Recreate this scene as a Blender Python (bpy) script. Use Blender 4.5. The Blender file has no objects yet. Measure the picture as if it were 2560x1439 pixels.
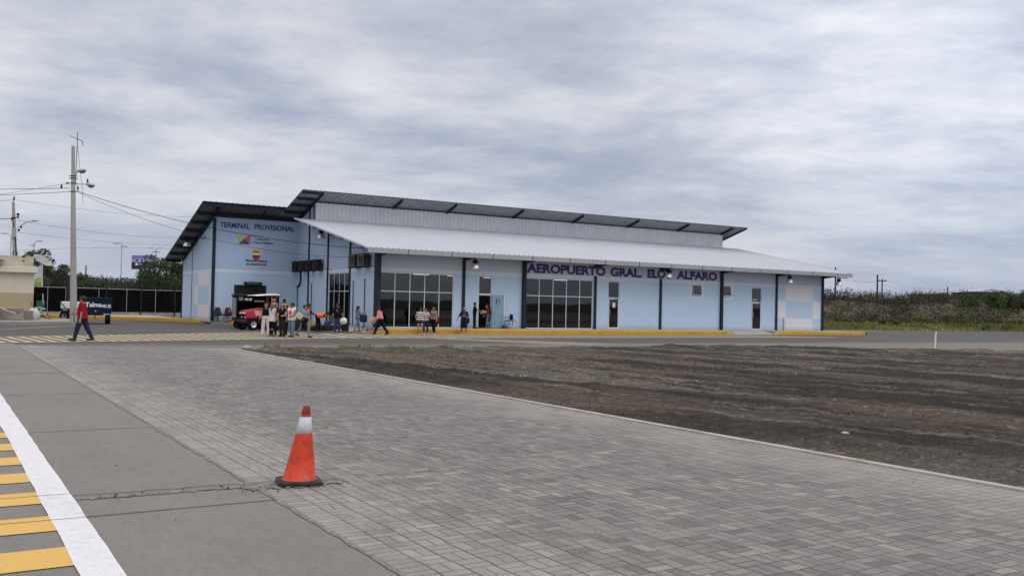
import bpy, bmesh, math, random
import numpy as np
from mathutils import Vector, Matrix
from math import sin, cos, tan, radians, pi, sqrt, hypot, atan2
random.seed(7); RNG = np.random.default_rng(7)
SC = bpy.context.scene
COL = SC.collection

# ------------------------------------------------------------------ camera
FPX = 2350.0; CXP = 1280.0; CYP = 719.5; EYE = 1.65
ROLL = radians(1.2); PITCH = math.atan(48 / FPX); YAW = radians(31.65)
fw = Vector((sin(YAW) * cos(PITCH), cos(YAW) * cos(PITCH), sin(PITCH)))
r0 = Vector((cos(YAW), -sin(YAW), 0)); u0 = r0.cross(fw)
RT = r0 * cos(ROLL) + u0 * sin(ROLL); UP = u0 * cos(ROLL) - r0 * sin(ROLL)
cd = bpy.data.cameras.new('camera'); cam = bpy.data.objects.new('camera', cd); COL.objects.link(cam)
cd.sensor_width = 36; cd.lens = FPX / 2560 * 36; cd.clip_start = .05; cd.clip_end = 4000
cam.matrix_world = Matrix(((RT.x, UP.x, -fw.x, 0), (RT.y, UP.y, -fw.y, 0), (RT.z, UP.z, -fw.z, EYE), (0, 0, 0, 1)))
SC.camera = cam

def W(x, y, d):
    """survey helper: the real place seen at photo point (x, y) at d metres of depth"""
    return Vector((0, 0, EYE)) + (fw + RT * ((x - CXP) / FPX) + UP * ((CYP - y) / FPX)) * d

# ------------------------------------------------------------------ world, sun, exposure
SUN_EL = radians(52); SUN_AZ = (0.55, -0.83)          # towards the sun: right of and behind the camera
wd = bpy.data.worlds.new("World"); SC.world = wd; wd.use_nodes = True
def world():
    nt = wd.node_tree; nt.nodes.clear(); N = nt.nodes.new; L = nt.links.new
    def m(op, a, b=None, c=None, clamp=False):
        n = N('ShaderNodeMath'); n.operation = op; n.use_clamp = clamp
        for i, v in enumerate((a, b, c)):
            if v is None: continue
            if isinstance(v, (int, float)): n.inputs[i].default_value = v
            else: L(v, n.inputs[i])
        return n.outputs[0]
    tc = N('ShaderNodeTexCoord'); sep = N('ShaderNodeSeparateXYZ'); L(tc.outputs['Generated'], sep.inputs[0])
    X, Y, Z = sep.outputs
    zz = m('ADD', m('MAXIMUM', Z, 0.0), 0.13)
    # clouds lie on a flat layer overhead: project the view direction on it, stretched along the wind
    a = radians(-27)
    px = m('DIVIDE', X, zz); py = m('DIVIDE', Y, zz)
    u = m('ADD', m('MULTIPLY', px, cos(a)), m('MULTIPLY', py, sin(a)))
    v = m('SUBTRACT', m('MULTIPLY', py, cos(a)), m('MULTIPLY', px, sin(a)))
    def noise(su, sv, scale, det, rough, dist, off):
        cb = N('ShaderNodeCombineXYZ'); L(m('MULTIPLY', u, su), cb.inputs[0]); L(m('MULTIPLY', v, sv), cb.inputs[1]); cb.inputs[2].default_value = off
        n = N('ShaderNodeTexNoise'); n.inputs['Scale'].default_value = scale; n.inputs['Detail'].default_value = det
        n.inputs['Roughness'].default_value = rough; n.inputs['Distortion'].default_value = dist; L(cb.outputs[0], n.inputs['Vector'])
        return n.outputs['Fac']
    n1 = noise(1.0, 1.15, .72, 8, .60, .22, 3.3)
    n2 = noise(1.0, 1.3, 2.1, 9, .66, .2, 8.1)
    n3 = noise(.8, 1.0, .30, 3, .5, .3, 21.7)
    n = m('ADD', m('ADD', m('MULTIPLY', n1, .48), m('MULTIPLY', n2, .22)), m('MULTIPLY', n3, .30))
    r = N('ShaderNodeValToRGB'); L(n, r.inputs[0]); e = r.color_ramp.elements
    K = 10.0
    def col(c): return (c[0] * 1, c[1] * 1, c[2] * 1, 1)
    e[0].position = .37; e[0].color = col((.335, .385, .51))
    e[1].position = .625; e[1].color = col((.93, .92, .915))
    for p, c in ((.43, (.425, .47, .59)), (.475, (.53, .565, .66)), (.525, (.67, .695, .76))):
        q = e.new(p); q.color = col(c)
    # horizon: even pale blue-grey
    hz = N('ShaderNodeMapRange'); L(Z, hz.inputs[0]); hz.inputs[1].default_value = 0.0; hz.inputs[2].default_value = .17
    hz.inputs[3].default_value = .80; hz.inputs[4].default_value = 0.0; hz.clamp = True
    mx = N('ShaderNodeMixRGB'); L(hz.outputs[0], mx.inputs[0]); L(r.outputs[0], mx.inputs[1])
    # left horizon paler, right horizon bluer
    az = m('ADD', m('MULTIPLY', X, cos(YAW)), m('MULTIPLY', Y, -sin(YAW)))
    hm = N('ShaderNodeMapRange'); L(az, hm.inputs[0]); hm.inputs[1].default_value = -.45; hm.inputs[2].default_value = .5
    hc = N('ShaderNodeMixRGB'); L(hm.outputs[0], hc.inputs[0]); hc.inputs[1].default_value = (.55, .59, .68, 1); hc.inputs[2].default_value = (.345, .405, .545, 1)
    L(hc.outputs[0], mx.inputs[2])
    # brighter cloud round the hidden sun, high on the right
    d = N('ShaderNodeVectorMath'); d.operation = 'DOT_PRODUCT'; L(tc.outputs['Generated'], d.inputs[0])
    g = (W(2650, -250, 1) - Vector((0, 0, EYE))).normalized(); d.inputs[1].default_value = g
    gl = N('ShaderNodeMapRange'); gl.interpolation_type = 'SMOOTHSTEP'; L(d.outputs['Value'], gl.inputs[0]); gl.inputs[1].default_value = .90; gl.inputs[2].default_value = 1.0
    gl.inputs[3].default_value = 0.0; gl.inputs[4].default_value = .30
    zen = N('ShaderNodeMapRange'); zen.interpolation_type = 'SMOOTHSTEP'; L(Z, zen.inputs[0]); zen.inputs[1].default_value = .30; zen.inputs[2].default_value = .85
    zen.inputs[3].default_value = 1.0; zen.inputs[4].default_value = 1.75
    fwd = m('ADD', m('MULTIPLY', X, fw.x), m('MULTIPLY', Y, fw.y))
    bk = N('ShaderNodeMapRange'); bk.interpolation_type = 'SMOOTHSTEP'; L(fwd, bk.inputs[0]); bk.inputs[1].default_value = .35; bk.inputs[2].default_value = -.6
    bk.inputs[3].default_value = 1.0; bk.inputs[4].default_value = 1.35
    k0 = m('MULTIPLY', m('MULTIPLY', zen.outputs[0], bk.outputs[0]), 1.0); k = k0  # sky overhead and behind the camera boosted to light the walls
    k = m('ADD', k, gl.outputs[0])
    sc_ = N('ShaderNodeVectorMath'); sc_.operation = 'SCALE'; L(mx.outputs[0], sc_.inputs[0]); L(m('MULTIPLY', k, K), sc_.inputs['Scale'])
    wt = N('ShaderNodeMapRange'); L(k0, wt.inputs[0]); wt.inputs[1].default_value = 1.0; wt.inputs[2].default_value = 1.5
    wc = N('ShaderNodeMixRGB'); L(wt.outputs[0], wc.inputs[0]); wc.inputs[1].default_value = (1, 1, 1, 1); wc.inputs[2].default_value = (1.14, 1.02, .895, 1)
    wm = N('ShaderNodeMixRGB'); wm.blend_type = 'MULTIPLY'; wm.inputs[0].default_value = 1; L(sc_.outputs[0], wm.inputs[1]); L(wc.outputs[0], wm.inputs[2])
    sky = N('ShaderNodeTexSky'); sky.sky_type = 'NISHITA'; sky.sun_disc = False; sky.sun_elevation = SUN_EL
    sky.sun_rotation = atan2(SUN_AZ[0], SUN_AZ[1]); sky.air_density = 1; sky.dust_density = 2
    fm = N('ShaderNodeMixRGB'); fm.inputs[0].default_value = .92; L(sky.outputs[0], fm.inputs[1]); L(wm.outputs[0], fm.inputs[2])
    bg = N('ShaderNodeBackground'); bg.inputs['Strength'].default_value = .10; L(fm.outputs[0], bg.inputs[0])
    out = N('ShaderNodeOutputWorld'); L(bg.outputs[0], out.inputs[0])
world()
sd = bpy.data.lights.new('sun', 'SUN'); sun = bpy.data.objects.new('sun', sd); COL.objects.link(sun)
sd.energy = 0.9; sd.angle = radians(22); sd.color = (1, .97, .92)
sv = Vector((SUN_AZ[0] * cos(SUN_EL), SUN_AZ[1] * cos(SUN_EL), sin(SUN_EL) * 1.0)).normalized()
sun.rotation_euler = sv.to_track_quat('Z', 'Y').to_euler()
sun.location = (0, 0, 60)
SC.view_settings.view_transform = 'Standard'; SC.view_settings.look = 'None'
SC.view_settings.exposure = 0; SC.view_settings.gamma = 1; SC.view_settings.use_curve_mapping = False
try: SC.cycles.max_bounces = 6; SC.cycles.transparent_max_bounces = 8
except Exception: pass

# ------------------------------------------------------------------ materials
MATS = {}
def mat(name, rgb, rough=.7, metal=0., var=.10, scale=4., bump=0., bscale=30., spec=.4, emit=0., stretch=None, dirt=None, dirt_amt=0., dscale=1.2):
    if name in MATS: return MATS[name]
    m = bpy.data.materials.new(name); m.use_nodes = True; nt = m.node_tree; N = nt.nodes.new; L = nt.links.new
    b = nt.nodes['Principled BSDF']; b.inputs['Roughness'].default_value = rough; b.inputs['Metallic'].default_value = metal
    b.inputs['Specular IOR Level'].default_value = spec
    tc = N('ShaderNodeTexCoord'); src = tc.outputs['Object']
    if stretch:
        mp = N('ShaderNodeMapping'); mp.inputs['Scale'].default_value = stretch; L(src, mp.inputs[0]); src = mp.outputs[0]
    n = N('ShaderNodeTexNoise'); n.inputs['Scale'].default_value = scale; n.inputs['Detail'].default_value = 5; n.inputs['Roughness'].default_value = .6; L(src, n.inputs['Vector'])
    r = N('ShaderNodeValToRGB'); L(n.outputs['Fac'], r.inputs[0]); e = r.color_ramp.elements
    e[0].position = .3; e[1].position = .7
    e[0].color = (*[max(0, c * (1 - var)) for c in rgb], 1); e[1].color = (*[min(1, c * (1 + var)) for c in rgb], 1)
    cout = r.outputs[0]
    if dirt:
        n2 = N('ShaderNodeTexNoise'); n2.inputs['Scale'].default_value = dscale; n2.inputs['Detail'].default_value = 8; n2.inputs['Roughness'].default_value = .7; L(src, n2.inputs['Vector'])
        r2 = N('ShaderNodeValToRGB'); L(n2.outputs['Fac'], r2.inputs[0]); r2.color_ramp.elements[0].position = .48; r2.color_ramp.elements[1].position = .70
        mm = N('ShaderNodeMath'); mm.operation = 'MULTIPLY'; L(r2.outputs[0], mm.inputs[0]); mm.inputs[1].default_value = dirt_amt
        mx = N('ShaderNodeMixRGB'); L(mm.outputs[0], mx.inputs[0]); L(cout, mx.inputs[1]); mx.inputs[2].default_value = (*dirt, 1); cout = mx.outputs[0]
    L(cout, b.inputs['Base Color'])
    if bump:
        n3 = N('ShaderNodeTexNoise'); n3.inputs['Scale'].default_value = bscale; n3.inputs['Detail'].default_value = 6; L(src, n3.inputs['Vector'])
        bp = N('ShaderNodeBump'); bp.inputs['Strength'].default_value = bump; bp.inputs['Distance'].default_value = .02; L(n3.outputs['Fac'], bp.inputs['Height']); L(bp.outputs[0], b.inputs['Normal'])
    if emit:
        b.inputs['Emission Color'].default_value = (*rgb, 1); b.inputs['Emission Strength'].default_value = emit
    MATS[name] = m; return m

# ------------------------------------------------------------------ mesh builder
class MB:
    def __init__(s): s.v = []; s.f = []; s.m = []
    def add(s, vs, fs, mi=0):
        o = len(s.v); s.v += [tuple(v) for v in vs]; s.f += [tuple(i + o for i in f) for f in fs]; s.m += [mi] * len(fs)
    def box(s, x0, x1, y0, y1, z0, z1, mi=0, M=None):
        vs = [Vector((x, y, z)) for z in (z0, z1) for y in (y0, y1) for x in (x0, x1)]
        if M: vs = [M @ v for v in vs]
        s.add(vs, [(0, 2, 3, 1), (4, 5, 7, 6), (0, 1, 5, 4), (2, 6, 7, 3), (0, 4, 6, 2), (1, 3, 7, 5)], mi); return s
    def bbox(s, c, h, mi=0, M=None): return s.box(c[0] - h[0], c[0] + h[0], c[1] - h[1], c[1] + h[1], c[2] - h[2], c[2] + h[2], mi, M)
    def bev(s, x0, x1, y0, y1, z0, z1, b=.02, mi=0, M=None):
        """box with chamfered edges"""
        vs = []; idx = {}
        X = (x0, x1); Y = (y0, y1); Z = (z0, z1)
        for i in (0, 1):
            for j in (0, 1):
                for k in (0, 1):
                    sx = b if i == 0 else -b; sy = b if j == 0 else -b; sz = b if k == 0 else -b
                    for ax, p in enumerate(((X[i], Y[j] + sy, Z[k] + sz), (X[i] + sx, Y[j], Z[k] + sz), (X[i] + sx, Y[j] + sy, Z[k]))):
                        idx[(i, j, k, ax)] = len(vs); vs.append(Vector(p))
        fs = []
        for i in (0, 1): fs.append([idx[(i, j, k, 0)] for j, k in ((0, 0), (0, 1), (1, 1), (1, 0))][::1 if i == 0 else -1])
        for j in (0, 1): fs.append([idx[(i, j, k, 1)] for i, k in ((0, 0), (1, 0), (1, 1), (0, 1))][::1 if j == 0 else -1])
        for k in (0, 1): fs.append([idx[(i, j, k, 2)] for i, j in ((0, 0), (0, 1), (1, 1), (1, 0))][::1 if k == 0 else -1])
        for j in (0, 1):
            for k in (0, 1): fs.append([idx[(0, j, k, 1)], idx[(1, j, k, 1)], idx[(1, j, k, 2)], idx[(0, j, k, 2)]])
        for i in (0, 1):
            for k in (0, 1): fs.append([idx[(i, 0, k, 0)], idx[(i, 1, k, 0)], idx[(i, 1, k, 2)], idx[(i, 0, k, 2)]])
        for i in (0, 1):
            for j in (0, 1): fs.append([idx[(i, j, 0, 0)], idx[(i, j, 1, 0)], idx[(i, j, 1, 1)], idx[(i, j, 0, 1)]])
        for i in (0, 1):
            for j in (0, 1):
                for k in (0, 1): fs.append([idx[(i, j, k, a)] for a in (0, 1, 2)])
        if M: vs = [M @ v for v in vs]
        s.add(vs, fs, mi); return s
    def cyl(s, a, b, ra, rb=None, n=12, mi=0, cap=True):
        rb = ra if rb is None else rb; a = Vector(a); b = Vector(b); d = (b - a)
        if d.length < 1e-6: return s
        d.normalize(); t = Vector((0, 0, 1)) if abs(d.z) < .9 else Vector((1, 0, 0)); u = d.cross(t).normalized(); w = d.cross(u)
        vs = [a + (u * cos(2 * pi * i / n) + w * sin(2 * pi * i / n)) * ra for i in range(n)] + [b + (u * cos(2 * pi * i / n) + w * sin(2 * pi * i / n)) * rb for i in range(n)]
        fs = [(i, (i + 1) % n, n + (i + 1) % n, n + i) for i in range(n)]
        if cap: fs += [tuple(range(n))[::-1], tuple(range(n, 2 * n))]
        s.add(vs, fs, mi); return s
    def tube(s, pts, r, n=6, mi=0):
        for i in range(len(pts) - 1): s.cyl(pts[i], pts[i + 1], r, r, n, mi, cap=(i in (0, len(pts) - 2)))
        return s
    def sph(s, c, r, n=10, m=7, mi=0, sc=(1, 1, 1), M=None):
        vs = [Vector((0, 0, 1))]
        for j in range(1, m):
            t = pi * j / m
            vs += [Vector((sin(t) * cos(2 * pi * i / n), sin(t) * sin(2 * pi * i / n), cos(t))) for i in range(n)]
        vs.append(Vector((0, 0, -1)))
        vs = [Vector((v.x * r * sc[0], v.y * r * sc[1], v.z * r * sc[2])) for v in vs]
        if M: vs = [M @ v for v in vs]
        vs = [v + Vector(c) for v in vs]
        fs = [(0, 1 + i, 1 + (i + 1) % n) for i in range(n)]
        for j in range(m - 2):
            o = 1 + j * n; fs += [(o + i, o + n + i, o + n + (i + 1) % n, o + (i + 1) % n) for i in range(n)]
        o = 1 + (m - 2) * n; fs += [(o + i, len(vs) - 1, o + (i + 1) % n) for i in range(n)]
        s.add(vs, fs, mi); return s
    def lathe(s, prof, c=(0, 0, 0), n=24, mi=0, M=None, closed=False):
        """prof: (radius, z) list"""
        vs = [Vector((r * cos(2 * pi * i / n), r * sin(2 * pi * i / n), z)) for r, z in prof for i in range(n)]
        if M: vs = [M @ v for v in vs]
        vs = [v + Vector(c) for v in vs]
        k = len(prof); fs = [(j * n + i, j * n + (i + 1) % n, (j + 1) * n + (i + 1) % n, (j + 1) * n + i) for j in range(k - 1) for i in range(n)]
        s.add(vs, fs, mi); return s
    def prism(s, poly, ext, mi=0, M=None):
        """poly: 3-D points of a planar outline; ext: extrusion vector"""
        n = len(poly); e = Vector(ext); vs = [Vector(p) for p in poly] + [Vector(p) + e for p in poly]
        if M: vs = [M @ v for v in vs]
        s.add(vs, [tuple(range(n))[::-1], tuple(range(n, 2 * n))] + [(i, (i + 1) % n, n + (i + 1) % n, n + i) for i in range(n)], mi); return s
    def quad(s, a, b, c, d, mi=0): s.add([a, b, c, d], [(0, 1, 2, 3)], mi); return s
    def torus(s, c, R, r, axis='Y', n=24, m=8, mi=0, a0=0, a1=2 * pi):
        full = abs(a1 - a0 - 2 * pi) < 1e-6; k = n if full else n + 1; vs = []
        for i in range(k):
            a = a0 + (a1 - a0) * i / n
            for j in range(m):
                b = 2 * pi * j / m; q = R + r * cos(b); p = (q * cos(a), r * sin(b), q * sin(a))
                if axis == 'Z': p = (p[0], p[2], p[1])
                if axis == 'X': p = (p[1], p[0], p[2])
                vs.append(Vector(p) + Vector(c))
        fs = [(i * m + j, i * m + (j + 1) % m, ((i + 1) % k) * m + (j + 1) % m, ((i + 1) % k) * m + j) for i in range(n) for j in range(m)]
        s.add(vs, fs, mi); return s
    def build(s, name, mats, parent=None, smooth=False, world=False, loc=None, rotz=0, recalc=True):
        me = bpy.data.meshes.new(name); vs = s.v
        if world and parent is not None:
            o = parent.location; vs = [(v[0] - o.x, v[1] - o.y, v[2] - o.z) for v in vs]
        me.from_pydata([tuple(v) for v in vs], [], s.f)
        if not isinstance(mats, (list, tuple)): mats = [mats]
        for m in mats: me.materials.append(m)
        me.polygons.foreach_set('material_index', s.m)
        if recalc:
            bm = bmesh.new(); bm.from_mesh(me); bmesh.ops.recalc_face_normals(bm, faces=bm.faces); bm.to_mesh(me); bm.free()
        if smooth:
            me.polygons.foreach_set('use_smooth', [True] * len(me.polygons))
            if smooth != 'all':
                try: me.set_sharp_from_angle(angle=radians(38))
                except Exception: pass
        me.update()
        ob = bpy.data.objects.new(name, me); COL.objects.link(ob)
        if parent is not None: ob.parent = parent
        if loc is not None: ob.location = loc
        if rotz: ob.rotation_euler.z = rotz
        return ob

def tag(o, label=None, cat=None, group=None, kind=None):
    if label: o['label'] = label
    if cat: o['category'] = cat
    if group: o['group'] = group
    if kind: o['kind'] = kind
    return o
def thing(name, label, cat, loc=(0, 0, 0), rotz=0, group=None):
    o = bpy.data.objects.new(name, None); COL.objects.link(o); o.empty_display_size = .2
    o.location = loc; o.rotation_euler.z = rotz; return tag(o, label, cat, group)
def dup(root, loc, rotz=None, label=None, scale=None):
    r = root.copy(); COL.objects.link(r); r.location = loc
    if rotz is not None: r.rotation_euler.z = rotz
    if label: r['label'] = label
    if scale: r.scale = (scale,) * 3
    for ch in list(root.children):
        c = ch.copy(); COL.objects.link(c); c.parent = r
        for g in list(ch.children):
            d = g.copy(); COL.objects.link(d); d.parent = c
    return r
def text_mb(s, w, h, bold=.0, depth=.008, res=3):
    """letters as a mesh in the XZ plane, lower left corner at the origin, scaled to w x h, facing -Y"""
    cu = bpy.data.curves.new('t', 'FONT'); cu.body = s; cu.size = 1; cu.extrude = .01; cu.offset = bold; cu.resolution_u = res
    ob = bpy.data.objects.new('t', cu); COL.objects.link(ob)
    dg = bpy.context.evaluated_depsgraph_get(); me = bpy.data.meshes.new_from_object(ob.evaluated_get(dg))
    vs = [v.co.copy() for v in me.vertices]; fs = [tuple(p.vertices) for p in me.polygons]
    bpy.data.objects.remove(ob); bpy.data.curves.remove(cu); bpy.data.meshes.remove(me)
    x0 = min(v.x for v in vs); x1 = max(v.x for v in vs); y0 = min(v.y for v in vs); y1 = max(v.y for v in vs)
    out = [Vector(((v.x - x0) / (x1 - x0) * w, -depth if v.z > 0 else 0., (v.y - y0) / (y1 - y0) * h)) for v in vs]
    return out, fs
def text_at(mb, s, x, y, z, w, h, bold=.0, mi=0, M=None, res=3, depth=.008):
    vs, fs = text_mb(s, w, h, bold, depth, res)
    vs = [v + Vector((x, y, z)) for v in vs]
    if M: vs = [M @ v for v in vs]
    mb.add(vs, fs, mi); return mb

M_steel = mat('dark_blue_steel', (.016, .026, .042), .6, .0, .15, 3, spec=.2)
M_black = mat('black_plastic', (.008, .008, .009), .6, 0, .2, spec=.15)
M_rubber = mat('tyre_rubber', (.009, .009, .010), .9, 0, .25, 12, bump=.3, bscale=60, spec=.1)
M_white = mat('white_paint', (.74, .75, .76), .5, 0, .05, 3)
M_galv = mat('galvanised_metal', (.42, .44, .47), .45, .6, .08, 6)
M_alu = mat('brushed_aluminium', (.55, .57, .59), .38, .7, .05, 8)
M_yellow = mat('yellow_kerb_paint', (.60, .33, .015), .65, 0, .10, 3, bump=.1, dirt=(.30, .18, .04), dirt_amt=.55, dscale=1.6)
M_conc = mat('walkway_concrete', (.34, .33, .31), .85, 0, .08, 2, bump=.15, dirt=(.22, .21, .19), dirt_amt=.6)
# ------------------------------------------------------------------ ground
def struct(o): o['kind'] = 'structure'; return o
def sheet(name, poly, z, m, n=None):
    mb = MB(); mb.add([(x, y, z) for x, y in poly], [tuple(range(len(poly)))]); return struct(mb.build(name, m))

def nodemat(name):
    m = bpy.data.materials.new(name); m.use_nodes = True; nt = m.node_tree
    N = nt.nodes.new; L = nt.links.new; b = nt.nodes['Principled BSDF']
    def M(op, a, b_=None, c=None, clamp=False):
        n = N('ShaderNodeMath'); n.operation = op; n.use_clamp = clamp
        for i, v in enumerate((a, b_, c)):
            if v is None: continue
            if isinstance(v, (int, float)): n.inputs[i].default_value = v
            else: L(v, n.inputs[i])
        return n.outputs[0]
    tc = N('ShaderNodeTexCoord')
    def noise(scale, det=5, rough=.6, st=(1, 1, 1), dist=0, off=0):
        mp = N('ShaderNodeMapping'); mp.inputs['Scale'].default_value = st; mp.inputs['Location'].default_value = (off, off * 1.7, 0); L(tc.outputs['Object'], mp.inputs[0])
        n = N('ShaderNodeTexNoise'); n.inputs['Scale'].default_value = scale; n.inputs['Detail'].default_value = det; n.inputs['Roughness'].default_value = rough; n.inputs['Distortion'].default_value = dist
        L(mp.outputs[0], n.inputs['Vector']); return n.outputs['Fac']
    def ramp(f, stops):
        r = N('ShaderNodeValToRGB'); L(f, r.inputs[0]); e = r.color_ramp.elements
        e[0].position, e[0].color = stops[0][0], (*stops[0][1], 1); e[1].position, e[1].color = stops[-1][0], (*stops[-1][1], 1)
        for p, c in stops[1:-1]: q = e.new(p); q.color = (*c, 1)
        return r.outputs[0]
    def mix(f, a, b2, mode='MIX'):
        x = N('ShaderNodeMixRGB'); x.blend_type = mode
        for i, v in enumerate((f, a, b2)):
            if isinstance(v, (int, float)): x.inputs[i].default_value = v
            elif isinstance(v, tuple): x.inputs[i].default_value = (*v, 1)
            else: L(v, x.inputs[i])
        return x.outputs[0]
    def bump(h, s=.5, d=.02, nrm=None):
        n = N('ShaderNodeBump'); n.inputs['Strength'].default_value = s; n.inputs['Distance'].default_value = d; L(h, n.inputs['Height'])
        if nrm is not None: L(nrm, n.inputs['Normal'])
        return n.outputs[0]
    return m, nt, N, L, b, M, tc, noise, ramp, mix, bump
def g3(v): return (v, v, v)

def asphalt_mat():
    m, nt, N, L, b, M, tc, noise, ramp, mix, bump = nodemat('asphalt')
    c = ramp(noise(.35, 6, .6), [(.3, (.060, .057, .058)), (.7, (.080, .076, .075))])
    c = mix(M('MULTIPLY', ramp(noise(.09, 4, .6, (1, 2.4, 1)), [(.45, g3(0)), (.62, g3(1))]), .35), c, (.125, .117, .108))
    c = mix(.35, c, ramp(noise(90, 3, .8), [(.35, (.05, .05, .05)), (.65, (.17, .165, .16))]))
    # dusty border along the bare earth
    sp = N('ShaderNodeSeparateXYZ'); L(tc.outputs['Object'], sp.inputs[0])
    e = M('SUBTRACT', 39.5, M('ADD', sp.outputs[1], M('MULTIPLY', noise(.35, 5, .6), 3.0)))
    f = N('ShaderNodeMapRange'); L(e, f.inputs[0]); f.inputs[1].default_value = 0; f.inputs[2].default_value = 3.5; f.interpolation_type = 'SMOOTHSTEP'
    c = mix(M('MULTIPLY', f.outputs[0], .75), c, (.20, .185, .165))
    L(c, b.inputs['Base Color']); b.inputs['Roughness'].default_value = .85; b.inputs['Specular IOR Level'].default_value = .25
    L(bump(noise(120, 3, .7), .35, .006), b.inputs['Normal']); return m
def concrete_mat():
    m, nt, N, L, b, M, tc, noise, ramp, mix, bump = nodemat('apron_concrete')
    c = ramp(noise(1.1, 8, .62, (1, .55, 1), .6), [(.3, (.136, .132, .121)), (.5, (.166, .159, .145)), (.7, (.200, .186, .168))])
    c = mix(M('MULTIPLY', ramp(noise(.45, 4, .6, (1, .6, 1), .5, 9), [(.45, g3(0)), (.62, g3(1))]), .6), c, (.205, .172, .150))
    c = mix(M('MULTIPLY', ramp(noise(.7, 6, .7, (1, .5, 1), .8, 21), [(.52, g3(0)), (.7, g3(1))]), .45), c, (.14, .145, .133))
    sc = noise(14, 10, .75, (1, .35, 1), 1.2)
    c = mix(.22, c, ramp(sc, [(.35, (.09, .088, .084)), (.65, (.32, .31, .29))]), 'MIX')
    c = mix(.16, c, ramp(noise(160, 2, .8), [(.35, g3(.10)), (.65, g3(.44))]))
    # small pits and flecks
    vo = N('ShaderNodeTexVoronoi'); vo.inputs['Scale'].default_value = 9; L(tc.outputs['Object'], vo.inputs['Vector'])
    pit = ramp(vo.outputs['Distance'], [(.03, g3(1)), (.055, g3(0))])
    c = mix(M('MULTIPLY', pit, M('MULTIPLY', ramp(noise(2.5, 3), [(.52, g3(0)), (.6, g3(1))]), .75)), c, (.05, .045, .04))
    L(c, b.inputs['Base Color']); b.inputs['Roughness'].default_value = .8; b.inputs['Specular IOR Level'].default_value = .3
    L(bump(M('ADD', noise(60, 6, .7), M('MULTIPLY', sc, .8)), .25, .006), b.inputs['Normal']); return m
def paver_mat():
    m, nt, N, L, b, M, tc, noise, ramp, mix, bump = nodemat('grey_pavers')
    sp = N('ShaderNodeSeparateXYZ'); L(tc.outputs['Object'], sp.inputs[0])
    wob = M('MULTIPLY', M('SUBTRACT', noise(2.2, 4), .5), .060)
    wob2 = M('MULTIPLY', M('SUBTRACT', noise(2.0, 4, .5, (1, 1, 1), 0, 7), .5), .060)
    S = .2
    u = M('DIVIDE', M('SUBTRACT', M('ADD', sp.outputs[0], wob), 2.72), S); v = M('DIVIDE', M('ADD', sp.outputs[1], wob2), S)
    iu = M('FLOOR', u); iv = M('FLOOR', v); fu = M('SUBTRACT', u, iu); fv = M('SUBTRACT', v, iv)
    par = M('MODULO', M('ADD', M('ADD', iu, iv), 1000), 2)            # 0 / 1 chequer
    # first and last rows: soldier course, bricks across
    edge = M('LESS_THAN', iu, -.5)
    edge2 = M('GREATER_THAN', sp.outputs[0], 8.58)
    par = M('MINIMUM', 1, M('ADD', par, M('ADD', edge, edge2)))
    # par=1: two bricks long in X (split in V); par=0: two bricks long in Y (split in U)
    a = M('ADD', M('MULTIPLY', fv, par), M('MULTIPLY', fu, M('SUBTRACT', 1, par)))
    ln = M('ADD', M('MULTIPLY', fu, par), M('MULTIPLY', fv, M('SUBTRACT', 1, par)))
    a2 = M('MULTIPLY', a, 2); ia = M('FLOOR', a2); fa = M('SUBTRACT', a2, ia)
    da = M('MULTIPLY', M('MINIMUM', fa, M('SUBTRACT', 1, fa)), .5)
    dl = M('MINIMUM', ln, M('SUBTRACT', 1, ln))
    d = M('MINIMUM', da, dl)                                           # distance to a joint in units of .2 m
    cb = N('ShaderNodeCombineXYZ'); L(iu, cb.inputs[0]); L(iv, cb.inputs[1]); L(M('ADD', ia, M('MULTIPLY', par, 3)), cb.inputs[2])
    wn = N('ShaderNodeTexWhiteNoise'); L(cb.outputs[0], wn.inputs['Vector'])
    br = ramp(wn.outputs['Value'], [(0, (.090, .084, .078)), (.12, (.140, .132, .123)), (.5, (.182, .173, .161)), (.88, (.226, .215, .200)), (1, (.30, .287, .265))])
    big = noise(.22, 4, .6, (1, 1, 1), .5)
    br = mix(M('MULTIPLY', ramp(big, [(.50, g3(0)), (.68, g3(1))]), .50), br, (.115, .118, .128))
    # paler, greenish-grey band by the concrete and paler edge by the earth kerb
    f1 = N('ShaderNodeMapRange'); f1.interpolation_type = 'SMOOTHSTEP'; L(M('ADD', sp.outputs[0], M('MULTIPLY', noise(.8, 4), 1.4)), f1.inputs[0]); f1.inputs[1].default_value = 4.9; f1.inputs[2].default_value = 3.4
    br = mix(M('MULTIPLY', f1.outputs[0], .85), br, mix(.5, br, (.44, .44, .405)))
    f2 = N('ShaderNodeMapRange'); f2.interpolation_type = 'SMOOTHSTEP'; L(M('ADD', sp.outputs[0], M('MULTIPLY', noise(.6, 4, .6, (1, 1, 1), 0, 5), 1.8)), f2.inputs[0]); f2.inputs[1].default_value = 7.9; f2.inputs[2].default_value = 9.6
    br = mix(M('MULTIPLY', f2.outputs[0], .55), br, (.40, .365, .325))
    br = mix(M('MULTIPLY', ramp(noise(1.3, 8, .7, (1, .6, 1), .4, 31), [(.50, g3(0)), (.66, g3(1))]), .50), br, (.095, .090, .085))
    br = mix(.28, br, ramp(noise(35, 6, .75), [(.3, g3(.08)), (.7, g3(.36))]))
    br = mix(M('MULTIPLY', ramp(noise(2.6, 9, .75, (1, .5, 1), .3, 51), [(.52, g3(0)), (.66, g3(1))]), .45), br, (.33, .315, .29))
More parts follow.
